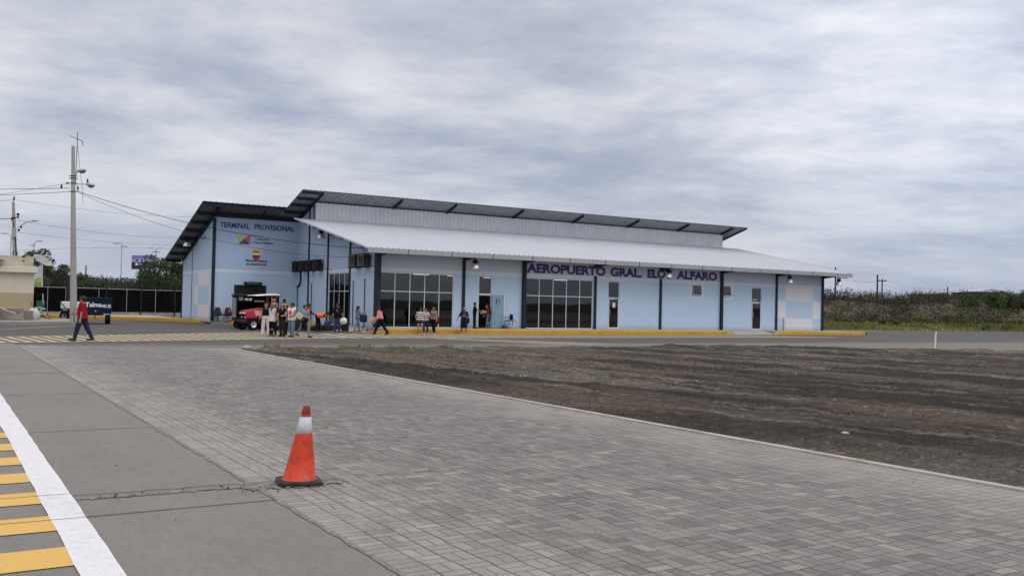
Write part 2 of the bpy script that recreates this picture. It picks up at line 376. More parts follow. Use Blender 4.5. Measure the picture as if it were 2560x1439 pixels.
    jn = N('ShaderNodeMapRange'); jn.interpolation_type = 'SMOOTHSTEP'; L(M('SUBTRACT', d, M('MULTIPLY', M('SUBTRACT', noise(9, 4), .5), .03)), jn.inputs[0]); jn.inputs[1].default_value = .006; jn.inputs[2].default_value = .030
    sand = ramp(noise(.9, 4, .6, (1, 1, 1), 0, 3), [(.42, (.055, .050, .045)), (.62, (.20, .185, .165))])
    c = mix(M('ADD', M('MULTIPLY', jn.outputs[0], .88), .12), sand, br)
    # long joints running away from the viewer are wider and darker
    long_ = N('ShaderNodeMapRange'); L(M('MINIMUM', fu, M('SUBTRACT', 1, fu)), long_.inputs[0]); long_.inputs[1].default_value = .045; long_.inputs[2].default_value = .02
    c = mix(M('MULTIPLY', long_.outputs[0], ramp(noise(.6, 3, .5, (3, .3, 1)), [(.40, g3(.05)), (.58, g3(.65))])), c, (.045, .042, .038))
    L(c, b.inputs['Base Color']); b.inputs['Roughness'].default_value = .82; b.inputs['Specular IOR Level'].default_value = .3
    tilt = M('MULTIPLY', wn.outputs['Value'], .4)
    L(bump(M('ADD', M('ADD', jn.outputs[0], tilt), M('MULTIPLY', noise(50, 5, .7), .35)), .8, .010), b.inputs['Normal']); return m
def dirt_mat():
    m, nt, N, L, b, M, tc, noise, ramp, mix, bump = nodemat('bare_earth')
    mp = N('ShaderNodeMapping'); mp.inputs['Rotation'].default_value = (0, 0, radians(-9)); L(tc.outputs['Object'], mp.inputs[0])
    def nz(scale, det, rough, st, dist=0, off=0):
        m2 = N('ShaderNodeMapping'); m2.inputs['Scale'].default_value = st; m2.inputs['Location'].default_value = (off, off, 0); L(mp.outputs[0], m2.inputs[0])
        n = N('ShaderNodeTexNoise'); n.inputs['Scale'].default_value = scale; n.inputs['Detail'].default_value = det; n.inputs['Roughness'].default_value = rough; n.inputs['Distortion'].default_value = dist
        L(m2.outputs[0], n.inputs['Vector']); return n.outputs['Fac']
    c = ramp(noise(1.4, 9, .72), [(.30, (.014, .012, .010)), (.50, (.032, .027, .022)), (.70, (.066, .054, .043))])
    tr = nz(.55, 6, .6, (1.0, .11, 1), .35)
    c = mix(M('MULTIPLY', ramp(tr, [(.47, g3(0)), (.58, g3(1))]), .85), c, (.32, .25, .19))
    tr2 = nz(.9, 7, .65, (1.2, .10, 1), .3, 11)
    c = mix(M('MULTIPLY', ramp(tr2, [(.52, g3(0)), (.60, g3(1))]), .80), c, (.46, .42, .37))
    c = mix(M('MULTIPLY', ramp(noise(.35, 5, .6, (1, 1, 1), .6, 4), [(.52, g3(0)), (.66, g3(1))]), .5), c, (.020, .018, .016))
    c = mix(M('MULTIPLY', ramp(noise(.5, 7, .7, (1, 1, 1), .6, 14), [(.56, g3(0)), (.70, g3(1))]), .7), c, (.24, .225, .20))
    vo = N('ShaderNodeTexVoronoi'); vo.inputs['Scale'].default_value = 16; vo.inputs['Randomness'].default_value = 1; L(tc.outputs['Object'], vo.inputs['Vector'])
    c = mix(M('MULTIPLY', ramp(vo.outputs['Distance'], [(.06, g3(1)), (.14, g3(0))]), .55), c, vo.outputs['Color'])
    sp = N('ShaderNodeSeparateXYZ'); L(tc.outputs['Object'], sp.inputs[0])
    f2 = N('ShaderNodeMapRange'); f2.interpolation_type = 'SMOOTHSTEP'; L(M('ADD', sp.outputs[0], M('MULTIPLY', noise(1.1, 6, .7), 2.2)), f2.inputs[0]); f2.inputs[1].default_value = 11.0; f2.inputs[2].default_value = 9.7
    c = mix(M('MULTIPLY', f2.outputs[0], .6), c, (.19, .165, .14))
    vy = N('ShaderNodeMapRange'); vy.interpolation_type = 'SMOOTHSTEP'; L(M('ADD', M('ADD', M('MULTIPLY', sp.outputs[0], .8), sp.outputs[1]), M('MULTIPLY', noise(.9, 6, .7, (1, 1, 1), 0, 41), 5)), vy.inputs[0]); vy.inputs[1].default_value = 20; vy.inputs[2].default_value = 14.5
    c = mix(M('MULTIPLY', vy.outputs[0], .75), c, (.40, .38, .345))
    c = mix(.36, c, ramp(noise(16, 9, .85), [(.40, (.004, .004, .003)), (.52, (.05, .044, .037)), (.64, (.27, .24, .205))]))
    for sc_, am in ((28, .55), (9, .50)):
        v2 = N('ShaderNodeTexVoronoi'); v2.inputs['Scale'].default_value = sc_; L(tc.outputs['Object'], v2.inputs['Vector'])
        w2 = N('ShaderNodeSeparateColor'); L(v2.outputs['Color'], w2.inputs[0])
        g2 = ramp(w2.outputs[0], [(0, (.25, .25, .25)), (.45, (.6, .6, .6)), (.78, (1.1, 1.08, 1.05)), (.93, (1.7, 1.66, 1.6)), (1, (3.6, 3.5, 3.3))])
        c = mix(M('MULTIPLY', ramp(noise(1.1, 5, .7, (1, 1, 1), 0, sc_), [(.40, g3(.35)), (.60, g3(1))]), am), c, mix(1.0, c, g2, 'MULTIPLY'))
    c = mix(.25, c, ramp(noise(70, 5, .85), [(.40, (.006, .005, .005)), (.62, (.25, .23, .20))]))
    L(c, b.inputs['Base Color']); b.inputs['Roughness'].default_value = .95; b.inputs['Specular IOR Level'].default_value = .15
    L(bump(M('ADD', noise(9, 9, .82), M('MULTIPLY', noise(45, 5, .85), .5)), 1.0, .11), b.inputs['Normal']); return m
def paint_mat(name, rgb, wear=.35, under=(.22, .21, .2)):
    m, nt, N, L, b, M, tc, noise, ramp, mix, bump = nodemat(name)
    c = mix(M('MULTIPLY', ramp(noise(5, 8, .75), [(.50, g3(0)), (.72, g3(1))]), wear), rgb, under)
    c = mix(M('MULTIPLY', ramp(noise(45, 4, .8), [(.56, g3(0)), (.68, g3(1))]), .65), c, under)
    c = mix(M('MULTIPLY', ramp(noise(1.4, 7, .7, (1, .3, 1), .4, 5), [(.50, g3(0)), (.70, g3(1))]), .28), c, tuple(x * .45 for x in rgb))
    L(c, b.inputs['Base Color']); b.inputs['Roughness'].default_value = .6
    L(bump(noise(60, 5, .7), .2, .005), b.inputs['Normal']); return m

M_asph = asphalt_mat(); M_apron = concrete_mat(); M_pav = paver_mat(); M_dirt = dirt_mat()
M_line = paint_mat('white_marking_paint', (.70, .71, .74), .25)
M_ybar = paint_mat('yellow_marking_paint', (.66, .41, .08), .18)
M_cream = paint_mat('faded_yellow_marking', (.50, .40, .22), .45, (.12, .11, .1))
M_line2 = paint_mat('worn_white_marking', (.56, .56, .54), .35, (.12, .11, .1))
M_earth = mat('scrubland_soil', (.14, .12, .085), .95, 0, .25, .3, bump=.5, bscale=3, dirt=(.10, .11, .05), dirt_amt=.7, dscale=.15)
M_joint = mat('dark_joint', (.045, .04, .037), .9, 0, .4, 8)

sheet('ground', [(-1500, -1500), (1500, -1500), (1500, 1500), (-1500, 1500)], -.03, M_earth)
sheet('asphalt_apron', [(-60, 33), (-60, 92), (16.9, 92), (23.2, 69), (23.2, 92), (80, 92), (80, 66), (114, 65.5), (200, 70), (200, -60), (9, -60), (9, 33)], -.010, M_asph)
sheet('concrete_apron', [(-60, -60), (2.5, -60), (2.5, 37.6), (-60, 52)], -.002, M_apron)
def paver_edge(y): return 8.86
sheet('paved_strip', [(2.5, -20), (8.86, -20), (8.86, 33.2), (6.0, 34.6), (2.5, 36.6)], -.002, M_pav)
# concrete joints, cracks
def strip(mb, pts, w, z, mi=0, jit=0):
    for i in range(len(pts) - 1):
        a = Vector((*pts[i], z)); b = Vector((*pts[i + 1], z)); d = (b - a).normalized(); n = Vector((-d.y, d.x, 0)) * w / 2
        mb.quad(a - n, b - n, b + n, a + n, mi)
def wavy(x0, y0, x1, y1, n, amp, seed=0):
    R = random.Random(seed); return [(x0 + (x1 - x0) * i / n + (R.uniform(-amp, amp) if 0 < i < n else 0), y0 + (y1 - y0) * i / n + (R.uniform(-amp, amp) if 0 < i < n else 0)) for i in range(n + 1)]
mb = MB()
for y in (-2.5, 2.63, 7.74, 12.84, 17.85, 22.9, 27.9, 33.0):
    strip(mb, wavy(-25, y + .1, 2.5, y, 24, .006, int(y * 7)), .016 if y < 20 else .03, .003)
for x in (-2.4, -7.5): strip(mb, [(x, -20), (x, 38)], .016, .003)
strip(mb, wavy(-1.2, 8.72, 2.46, 8.55, 40, .02, 5), .014, .0032)
struct(mb.build('concrete_joints', M_joint))
# narrow gritty gap between concrete and pavers
M_grit = mat('gritty_sand', (.20, .185, .16), .95, 0, .45, 14, bump=.6, bscale=50)
mb = MB(); Rr = random.Random(3); y = -10
L1 = []; 
while y < 36: L1.append((y, 2.500 - Rr.uniform(.004, .035), 2.515 + Rr.uniform(.0, .018))); y += .22
for i in range(len(L1) - 1):
    a, b_ = L1[i], L1[i + 1]; mb.quad((a[1], a[0], .0036), (a[2], a[0], .0036), (b_[2], b_[0], .0036), (b_[1], b_[0], .0036))
struct(mb.build('sandy_seam', M_grit))
# broken mortar repair strip across the slab and round the cone
def patch_mat():
    m, nt, N, L, b, M, tc, noise, ramp, mix, bump = nodemat('crumbling_mortar')
    f = noise(9, 9, .75); c = ramp(f, [(.36, (.09, .085, .08)), (.5, (.20, .19, .178)), (.66, (.34, .33, .31))])
    L(c, b.inputs['Base Color']); b.inputs['Roughness'].default_value = .95; L(bump(f, 1, .03), b.inputs['Normal']); return m
M_patch = patch_mat()
def blob(mb, x0, x1, yc, hw, n, seed, z, amp=.5):
    R = random.Random(seed); up = []; lo = []
    for i in range(n + 1):
        x = x0 + (x1 - x0) * i / n; e = min(1, min(i, n - i) / (n * .12) + .15)
        up.append((x, yc(x) + hw * e * R.uniform(1 - amp, 1 + amp), z)); lo.append((x, yc(x) - hw * e * R.uniform(1 - amp, 1 + amp), z))
    for i in range(n): mb.quad(lo[i], lo[i + 1], up[i + 1], up[i])
mb = MB()
blob(mb, 1.05, 2.46, lambda x: 8.46 - .02 * x, .045, 90, 1, .0042, .85)
blob(mb, 2.35, 3.35, lambda x: 8.38, .20, 40, 2, .0046, .35)
struct(mb.build('mortar_repair', M_patch))
# painted markings on the concrete
mb = MB()
def line_edge(seed, base, y0, y1, n):
    R = random.Random(seed); return [(base + R.uniform(-.006, .006), y0 + (y1 - y0) * i / n) for i in range(n + 1)]
A = line_edge(1, .795, -10, 36, 140); B = line_edge(2, 1.035, -10, 36, 140)
for i in range(140): mb.quad((*A[i], .006), (*B[i], .006), (*B[i + 1], .006), (*A[i + 1], .006))
struct(mb.build('white_edge_line', M_line))
mb = MB(); y = 6.86 - 1.015 * 12
while y < 34:
    R = random.Random(int(y * 10)); j = [R.uniform(-.006, .006) for _ in range(4)]
    mb.quad((-.9, y - .50 + j[0], .005), (.80, y - .5 + j[1], .005), (.80, y + j[2], .005), (-.9, y + j[3], .005)); y += 1.015
struct(mb.build('yellow_bars', M_ybar))
mb = MB()
for y in (7.745, 8.72): strip(mb, wavy(-.9, y, 1.035, y - .02, 16, .008, 9), .010, .0075)
struct(mb.build('paint_cracks', M_joint))
# hatched zebra bands on the asphalt in front of the terminal
def hatch(n0, n1, f0, f1, pitch, w, name, cx=None):
    mbw = MB(); mby = MB(); n0 = Vector((*n0, 0)); n1 = Vector((*n1, 0)); f0 = Vector((*f0, 0)); f1 = Vector((*f1, 0))
    Lh = (n1 - n0).length; k = int(Lh / pitch)
    for i in range(k):
        t0 = (i * pitch) / Lh; t1 = (i * pitch + w) / Lh
        a = n0.lerp(n1, t0); b_ = n0.lerp(n1, t1); c = f0.lerp(f1, t1); d = f0.lerp(f1, t0)
        for q in (a, b_, c, d): q.z = .0
        mby.quad(a, b_, c, d)
    for p, q in ((n0, n1), (f0, f1)):
        strip(mbw, [(p.x, p.y), (q.x, q.y)], .26, .004)
    strip(mbw, [(n1.x, n1.y), (f1.x, f1.y)], .26, .0045)
    for mb_, mm, nn in ((mbw, M_line2, name + '_outline'), (mby, M_cream, name + '_bars')): struct(mb_.build(nn, mm))
hatch((-8, 35.2), (17.0, 42.7), (-9, 37.4), (17.2, 51.6), 0.46, .25, 'hatched_band')
hatch((17.35, 42.7), (54.5, 44.4), (17.9, 48.9), (50, 48.6), 0.95, .50, 'hatched_strip')
mb = MB(); strip(mb, [(2.0, 51.6), (3.1, 53.6), (7.5, 62.0)], .14, .004); struct(mb.build('white_road_line', M_line2))
mb = MB(); strip(mb, [(66, 61), (84, 63.5)], .22, .004); struct(mb.build('faded_road_line', M_line2))
# pale concrete strip crossing the asphalt
M_pstrip = mat('dusty_concrete', (.21, .20, .18), .9, 0, .15, 1.2, bump=.2)
mb = MB(); mb.quad((21.2, 42.3, -.004), (22.6, 43.0, -.004), (28.5, 35.6, -.004), (24.5, 34.8, -.004)); struct(mb.build('pale_patch', M_pstrip))
# bare earth
def in_poly(x, y, P):
    r = False
    for i in range(len(P)):
        x1, y1 = P[i]; x2, y2 = P[i - 1]
        if (y1 > y) != (y2 > y) and x < (x2 - x1) * (y - y1) / (y2 - y1) + x1: r = not r
    return r
DP = [(9.0, -30), (9.0, 32.3), (13, 32.2), (17, 31.9), (25, 32.5), (30, 33.3), (33, 32.8), (36, 31.2), (39, 29.4), (41, 27.8), (44, 25.2), (50, 23), (60, 21), (75, 18), (75, -30)]
from mathutils import noise as MN
def dirt_field():
    def grid(x0, x1, y0, y1, st):
        xs = np.arange(x0, x1 + .001, st); ys = np.arange(y0, y1 + .001, st); vs = []; fs = []; ny = len(ys)
        for x in xs:
            for y in ys:
                e = min(x - 8.95, 4)
                d = edge_dist(x, y)
                amp = max(0, min(1, min(d, x - 8.95) / .8))
                p = Vector((x, y, 0)); ca, sa = cos(radians(9)), sin(radians(9)); q = Vector(((x * ca + y * sa) * 1.5, (-x * sa + y * ca) * .2, 0))
                h = .06 * (.5 + MN.fractal(p * .9, 1, 2, 4)) + .060 * MN.noise(q) + .030 * MN.fractal(p * 6, .9, 2, 3)
                h = .03 + h * .9
                z = -.02 + amp * max(.005, h + .02) + (.09 * amp * math.exp(-((d - .7) / .5) ** 2) * (.6 + .8 * MN.noise(p * 1.1)) if d < 3 else 0)
                vs.append((x, y, z if d > 0 else -.06))
        for i in range(len(xs) - 1):
            for j in range(ny - 1): fs.append((i * ny + j, (i + 1) * ny + j, (i + 1) * ny + j + 1, i * ny + j + 1))
        return vs, fs
    segs = [(Vector(DP[i]), Vector(DP[i + 1])) for i in range(1, len(DP) - 2)]
    def edge_dist(x, y):
        p = Vector((x, y)); dm = 99
        for a, b_ in segs:
            ab = b_ - a; t = max(0, min(1, (p - a).dot(ab) / ab.length_squared)); dm = min(dm, (p - (a + ab * t)).length)
        dm += .35 * MN.noise(Vector((x * .8, y * .8, 3)))
        return dm if in_poly(x, y, DP) else -1
    mb = MB()
    for a in ((9.0, 20.04, 2.0, 34, .12), (20.04, 45.0, 8.04, 34, .26), (45.0, 75, 8.04, 26, .6)):
        v, f = grid(*a); mb.add(v, f)
    o = mb.build('bare_earth_lot', M_dirt, smooth='all', recalc=False); struct(o)
    # scattered stones: gravel nobody could count
    mb = MB(); R = random.Random(11); n = 0
    for _ in range(2600):
        x = R.uniform(9.2, 36); y = R.uniform(3, 32.6)
        if edge_dist(x, y) < .1: continue
        if MN.noise(Vector((x * .5, y * .5, 4))) < -.05 and edge_dist(x, y) > .8: continue
        r = R.uniform(.008, .026) * (1 + .012 * y); c = Vector((x, y, .05 + r * .3)); vs = [c + Vector(a) * r * R.uniform(.6, 1.4) for a in ((1, 0, 0), (0, 1, 0), (-1, 0, 0), (0, -1, 0), (0, 0, .8), (0, 0, -.8))]
        mb.add(vs, [(0, 1, 4), (1, 2, 4), (2, 3, 4), (3, 0, 4), (1, 0, 5), (2, 1, 5), (3, 2, 5), (0, 3, 5)], R.choice((1, 1, 2)))
    while n < 9000:
        if n % 3 == 0: y = R.uniform(3, 14); x = 9.05 + R.random() ** 2 * 3.0
        else: y = R.uniform(2, 33); x = R.uniform(9.1, 40)
        if edge_dist(x, y) < .2: n += .2; continue
        dist = hypot(x, y); r = R.uniform(.004, .013) * (1 + dist * .035) * (2.0 if R.random() < .03 else 1)
        c = Vector((x, y, .045)); vs = []
        for k in range(6):
            a = (1, 0, 0), (0, 1, 0), (-1, 0, 0), (0, -1, 0), (0, 0, .8), (0, 0, -.8)
            vs.append(c + Vector(a[k]) * r * R.uniform(.6, 1.3))
        mb.add(vs, [(0, 1, 4), (1, 2, 4), (2, 3, 4), (3, 0, 4), (1, 0, 5), (2, 1, 5), (3, 2, 5), (0, 3, 5)], R.choice((0, 1, 1, 1, 2, 2))); n += 1
    o = mb.build('scattered_gravel', [mat('pale_stone', (.30, .28, .25), .9), mat('dark_stone', (.035, .030, .026), .95, spec=.1), mat('brown_stone', (.12, .098, .08), .95, spec=.1)], recalc=False)
    tag(o, 'loose gravel and clods on the bare earth', 'gravel', kind='stuff')
dirt_field()
mb = MB(); mb.box(8.86, 8.97, -20, 32.9, -.05, .022)
struct(mb.build('earth_edge_kerb', mat('pale_kerb_concrete', (.40, .38, .34), .85, 0, .18, 2.5, bump=.3, dirt=(.18, .15, .12), dirt_amt=.6)))
R = random.Random(5)
# pebbles and crumbs by the cone and on the slab: small litter
mb = MB()
for i in range(190):
    if i < 110: x = R.gauss(2.75, .28); y = R.gauss(8.25, .10)
    elif i < 140: x = R.uniform(1.2, 2.5); y = 8.48 + R.gauss(0, .04)
    else: x = R.uniform(1.1, 8.8); y = R.uniform(5.5, 16)
    r = R.uniform(.003, .010) * (1.3 if i < 140 else .9); c = Vector((x, y, .006 + r * .5))
    vs = [c + Vector(a) * r * R.uniform(.6, 1.3) for a in ((1, 0, 0), (0, 1, 0), (-1, 0, 0), (0, -1, 0), (0, 0, .8), (0, 0, -.8))]
    mb.add(vs, [(0, 1, 4), (1, 2, 4), (2, 3, 4), (3, 0, 4), (1, 0, 5), (2, 1, 5), (3, 2, 5), (0, 3, 5)], 0 if (i < 140 and R.random() < .6) else 1)
tag(mb.build('mortar_crumbs', [mat('mortar_crumb', (.26, .25, .23), .95), mat('black_pebble', (.03, .028, .026), .9)], recalc=False), 'crumbs of mortar and grit on the paving', 'grit', kind='stuff')
# ------------------------------------------------------------------ walkway and yellow kerb
FZ = .25
def slab(name, poly, z0, z1, m):
    mb = MB(); mb.prism([(x, y, z0) for x, y in poly], (0, 0, z1 - z0)); return struct(mb.build(name, m))
YK = 49.8
slab('walkway', [(22.6, YK + .18), (49.9, YK + .18), (49.9, 53.1), (22.1, 53.1), (22.1, 54.3)][:4] + [(22.45, 53.1)], -.02, FZ - .004, M_conc)
slab('walkway_end', [(54.2, YK + .18), (64.6, YK + .18), (64.6, 53.1), (54.2, 53.1)], -.02, FZ - .004, M_conc)
slab('walkway_middle', [(49.903, 51.2), (54.197, 51.2), (54.197, 53.1), (49.903, 53.1)], -.02, FZ - .004, M_conc)
slab('side_walkway', [(21.98, 54.9), (23.2, 54.9), (23.2, 68.1), (16.9, 68.1), (18.3, 67.3), (21.98, 66.6)], -.02, FZ - .004, M_conc)
mb = MB(); mb.prism([(49.9, YK - .1, 0), (49.9, 51.2, 0), (49.9, 51.2, FZ - .006)], (4.3, 0, 0)); struct(mb.build('walkway_ramp', M_conc))
mb = MB(); mb.prism([(21.0, 51.4, -.01), (22.44, 53.1, -.01), (21.98, 54.88, -.01), (21.2, 54.6, -.01)], (0, 0, .02)); mb.prism([(22.44, 53.0, .0), (22.44, 53.0, FZ - .006), (21.2, 52.6, 0.)], (-.45, 1.85, 0)); struct(mb.build('corner_ramp', M_conc))
def kerb(pts, h0, h1, w=.18, name='yellow_kerb'):
    """kerb along pts; end heights may drop to ramps"""
    mb = MB(); n = len(pts)
    for i in range(n - 1):
        a = Vector((*pts[i], 0)); b = Vector((*pts[i + 1], 0)); d = (b - a).normalized(); nn = Vector((-d.y, d.x, 0)) * w
        za, zb = h0[i], h0[i + 1]
        c = .025
        P = lambda p, z: [p + Vector((0, 0, -.03)), p + Vector((0, 0, z - c)), p + nn * .14 + Vector((0, 0, z)), p + nn + Vector((0, 0, z)), p + nn + Vector((0, 0, -.03))]
        A = P(a, za); B = P(b, zb); mb.add(A + B, [(k, (k + 1) % 5, 5 + (k + 1) % 5, 5 + k) for k in range(5)] + [(4, 3, 2, 1, 0), (5, 6, 7, 8, 9)])
    return struct(mb.build(name, M_yellow))
kerb([(21.35, YK + 1.6), (22.1, YK + .75), (22.6, YK), (26, YK), (36, YK), (49.0, YK), (49.9, YK)], [.03, .10, FZ, FZ, FZ, FZ, .05], 0)
kerb([(54.0, YK), (54.9, YK), (64.6, YK), ], [.05, FZ, FZ], 0)
kerb([(64.62, YK), (64.62, 53.1)], [FZ, FZ], 0, name='yellow_kerb')
kerb([(21.9, 66.6), (21.9, 60.0)][::-1][::-1], [FZ, FZ], 0)
kerb([(21.96, 59.9), (21.96, 57.2)][::1], [FZ, FZ], 0)
kerb([(21.96, 57.1), (21.96, 54.7)], [FZ, FZ], 0)
kerb([(6.8, 87.6), (8.2, 86.4), (12.2, 80.9), (15.2, 76.6), (16.7, 72.8), (17.5, 69.6), (18.1, 67.15)], [FZ] * 7, 0)
kerb([(18.1, 67.15), (19.2, 66.55), (21.8, 66.45)], [FZ] * 3, 0)
slab('fence_verge', [(6.8, 87.75), (8.3, 86.6), (12.3, 81.1), (15.3, 76.8), (16.8, 73.0), (17.0, 95), (6, 95)], -.02, FZ - .02, M_conc)
# small raised slab under the utility pole and pallets
slab('pole_slab', [(3.4, 63.2), (7.6, 64.2), (8.3, 67.5), (8.6, 74.5), (-4, 76), (-10, 60)], -.02, .17, mat('old_concrete', (.30, .28, .25), .9, 0, .15, 1.5, bump=.3, dirt=(.13, .12, .10), dirt_amt=.6))

# ------------------------------------------------------------------ terminal building
def wall_paint(name, rgb, streak=.25):
    m, nt, N, L, b, M, tc, noise, ramp, mix, bump = nodemat(name)
    c = mix(M('MULTIPLY', noise(.5, 6, .65), .35), rgb, tuple(x * .90 for x in rgb))
    st = ramp(noise(1.0, 5, .6, (3.0, 3.0, .35)), [(.50, g3(0)), (.75, g3(1))])
    c = mix(M('MULTIPLY', st, streak), c, tuple(x * .78 for x in rgb))
    sp = N('ShaderNodeSeparateXYZ'); L(tc.outputs['Object'], sp.inputs[0])
    sm_ = N('ShaderNodeMapRange'); sm_.interpolation_type = 'SMOOTHSTEP'; L(M('SUBTRACT', sp.outputs[2], M('MULTIPLY', noise(2.2, 6, .7), .55)), sm_.inputs[0]); sm_.inputs[1].default_value = .35; sm_.inputs[2].default_value = .0
    c = mix(M('MULTIPLY', sm_.outputs[0], .38), c, (.27, .24, .20))
    L(c, b.inputs['Base Color']); b.inputs['Roughness'].default_value = .75; b.inputs['Specular IOR Level'].default_value = .25
    L(bump(noise(14, 5, .7), .12, .01), b.inputs['Normal']); return m
BLUE = wall_paint('light_blue_wall_paint', (.465, .605, .785), .16)
UPB = wall_paint('pale_grey_blue_wall', (.50, .57, .69), .15)  # upper front wall, greyer and less saturated than the blue below
WPNT = wall_paint('white_wall_paint', (.62, .69, .79), .15)
WROOF = mat('white_roof_sheet', (.50, .54, .60), .42, .1, .04, .8, dirt=(.46, .46, .45), dirt_amt=.5, dscale=1.4, stretch=(1, .3, .3))
WSHEET = mat('white_cladding', (.62, .65, .70), .45, .15, .06, 1.2, dirt=(.45, .46, .48), dirt_amt=.3, dscale=2)
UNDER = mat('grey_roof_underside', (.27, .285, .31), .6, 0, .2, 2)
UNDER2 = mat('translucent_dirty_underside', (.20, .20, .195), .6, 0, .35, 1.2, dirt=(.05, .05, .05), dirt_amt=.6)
FASC = mat('light_grey_fascia', (.37, .385, .42), .5, .3, .06, 2, dirt=(.3, .3, .3), dirt_amt=.3)
FRAME = mat('white_window_frame', (.66, .67, .69), .45, .2, .04)
WORDS = (('AEROPUERTO', 33.78, 39.98+.42), ('GRAL.', 40.81, 43.68), ('ELOY', 44.20, 46.62), ('ALFARO', 47.0, 51.08))
LETTER = mat('dark_violet_letters', (.036, .027, .17), .5, 0, .15, 6)
def glass_mat():
    m = bpy.data.materials.new('tinted_glass'); m.use_nodes = True; nt = m.node_tree; nt.nodes.clear(); N = nt.nodes.new; L = nt.links.new
    t = N('ShaderNodeBsdfTransparent'); t.inputs[0].default_value = (.20, .215, .21, 1)
    g = N('ShaderNodeBsdfGlossy'); g.inputs['Roughness'].default_value = .015; g.inputs[0].default_value = (.85, .93, 1, 1)
    tc = N('ShaderNodeTexCoord'); n = N('ShaderNodeTexNoise'); n.inputs['Scale'].default_value = .8; L(tc.outputs['Object'], n.inputs['Vector'])
    bp = N('ShaderNodeBump'); bp.inputs['Strength'].default_value = .06; bp.inputs['Distance'].default_value = .02; L(n.outputs['Fac'], bp.inputs['Height']); L(bp.outputs[0], g.inputs['Normal'])
    f = N('ShaderNodeFresnel'); f.inputs['IOR'].default_value = 1.75
    x = N('ShaderNodeMixShader'); L(f.outputs[0], x.inputs[0]); L(t.outputs[0], x.inputs[1]); L(g.outputs[0], x.inputs[2])
    o = N('ShaderNodeOutputMaterial'); L(x.outputs[0], o.inputs[0]); return m
GLASS = glass_mat()
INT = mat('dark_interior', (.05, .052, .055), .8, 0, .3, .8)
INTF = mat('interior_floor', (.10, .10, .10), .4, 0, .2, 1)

B = thing('terminal_building', 'long low pale blue terminal with white metal roofs and a taller wing reading TERMINAL PROVISIONAL', 'building', (43, 60, 0))
def bp(mb, name, m, parent=None, label=None, smooth=False):
    p = parent or B
    if p is not B:                       # sub-part: the parent part already sits at the building's origin offset
        o = mb.build(name, m, None, smooth, recalc=(name != 'pane')); o.parent = p
        for v in o.data.vertices: v.co -= B.location
        o.data.update()
    else: o = mb.build(name, m, B, smooth, world=True, recalc=(name != 'pane'))
    if label: o['label'] = label
    return o
def zlow(y): return 5.0 + .1985 * (y - 51.5)        # top of the low front roof
def zhi(y): return 9.50 - .298 * (y - 62.9)         # top of the main roof
YW = 53.0; TH = .2
ops = [(23.18, 28.3, FZ, 3.655), (30.12, 31.12, FZ, 3.655), (33.72, 39.33, FZ, 3.655), (40.68, 41.66, FZ, 3.62), (48.56, 49.50, 2.80, 3.64), (51.62, 52.56, 2.82, 3.66), (54.8, 55.9, FZ, 3.58)]
def wall_x(x0, x1, y0, y1, z0, z1, ops):
    mb = MB(); x = x0
    for a, b_, c, d in ops:
        if a > x: mb.box(x, a, y0, y1, z0, z1)
        if c > z0 + .01: mb.box(a, b_, y0, y1, z0, c)
        if d < z1 - .01: mb.box(a, b_, y0, y1, d, z1)
        x = b_
    mb.box(x, x1, y0, y1, z0, z1); return mb
bp(wall_x(22.9, 63.0, YW, YW + TH, FZ - .1, 3.70, ops), 'front_wall', BLUE)
mb = MB(); mb.box(22.9, 63.0, YW - .005, YW + TH - .01, 3.70, 3.92); bp(mb, 'white_band', WPNT)
mb = MB(); mb.box(22.9, 63.0, YW, YW + TH, 3.92, 5.10); bp(mb, 'upper_wall', UPB)
# chequer panels painted on the wall
CHW = wall_paint('white_chequer_paint', (.70, .70, .74), .2)
mb = MB()
for x0, x1, z0, z1 in ((57.70, 58.67, 1.23, 2.60), (58.67, 61.86, 2.60, 3.699), (58.67, 61.86, FZ, 1.23), (61.86, 62.80, 1.23, 2.60)): mb.box(x0, x1, YW - .006, YW + .02, z0, z1)
bp(mb, 'chequer_pattern', CHW)
for x in (59.75, 60.85): mb = MB(); mb.box(x, x + .035, YW - .008, YW + .02, 1.35, 2.45); bp(mb, 'white_stripe', WPNT)
for x0, x1, z0, z1 in ((48.37, 49.74, 2.60, 3.698), (51.60, 52.74, 2.61, 3.698)):
    mb = MB(); y_, Y_ = YW - .006, YW + .02; o4 = [(x0, z0), (x1, z0), (x1, z1), (x0, z1)]; i4 = [(x0 + .18, z0 + .2), (x1 - .18, z0 + .2), (x1 - .18, z1 - .05), (x0 + .18, z1 - .05)]
    mb.add([(x, y, z) for y in (y_, Y_) for x, z in o4 + i4], [(k, (k + 1) % 4, 4 + (k + 1) % 4, 4 + k) for k in range(4)] + [(8 + k, 12 + k, 12 + (k + 1) % 4, 8 + (k + 1) % 4) for k in range(4)] + [(k, 8 + k, 8 + (k + 1) % 4, (k + 1) % 4) for k in range(4)] + [(4 + k, 4 + (k + 1) % 4, 12 + (k + 1) % 4, 12 + k) for k in range(4)])
    bp(mb, 'white_window_surround', WPNT)
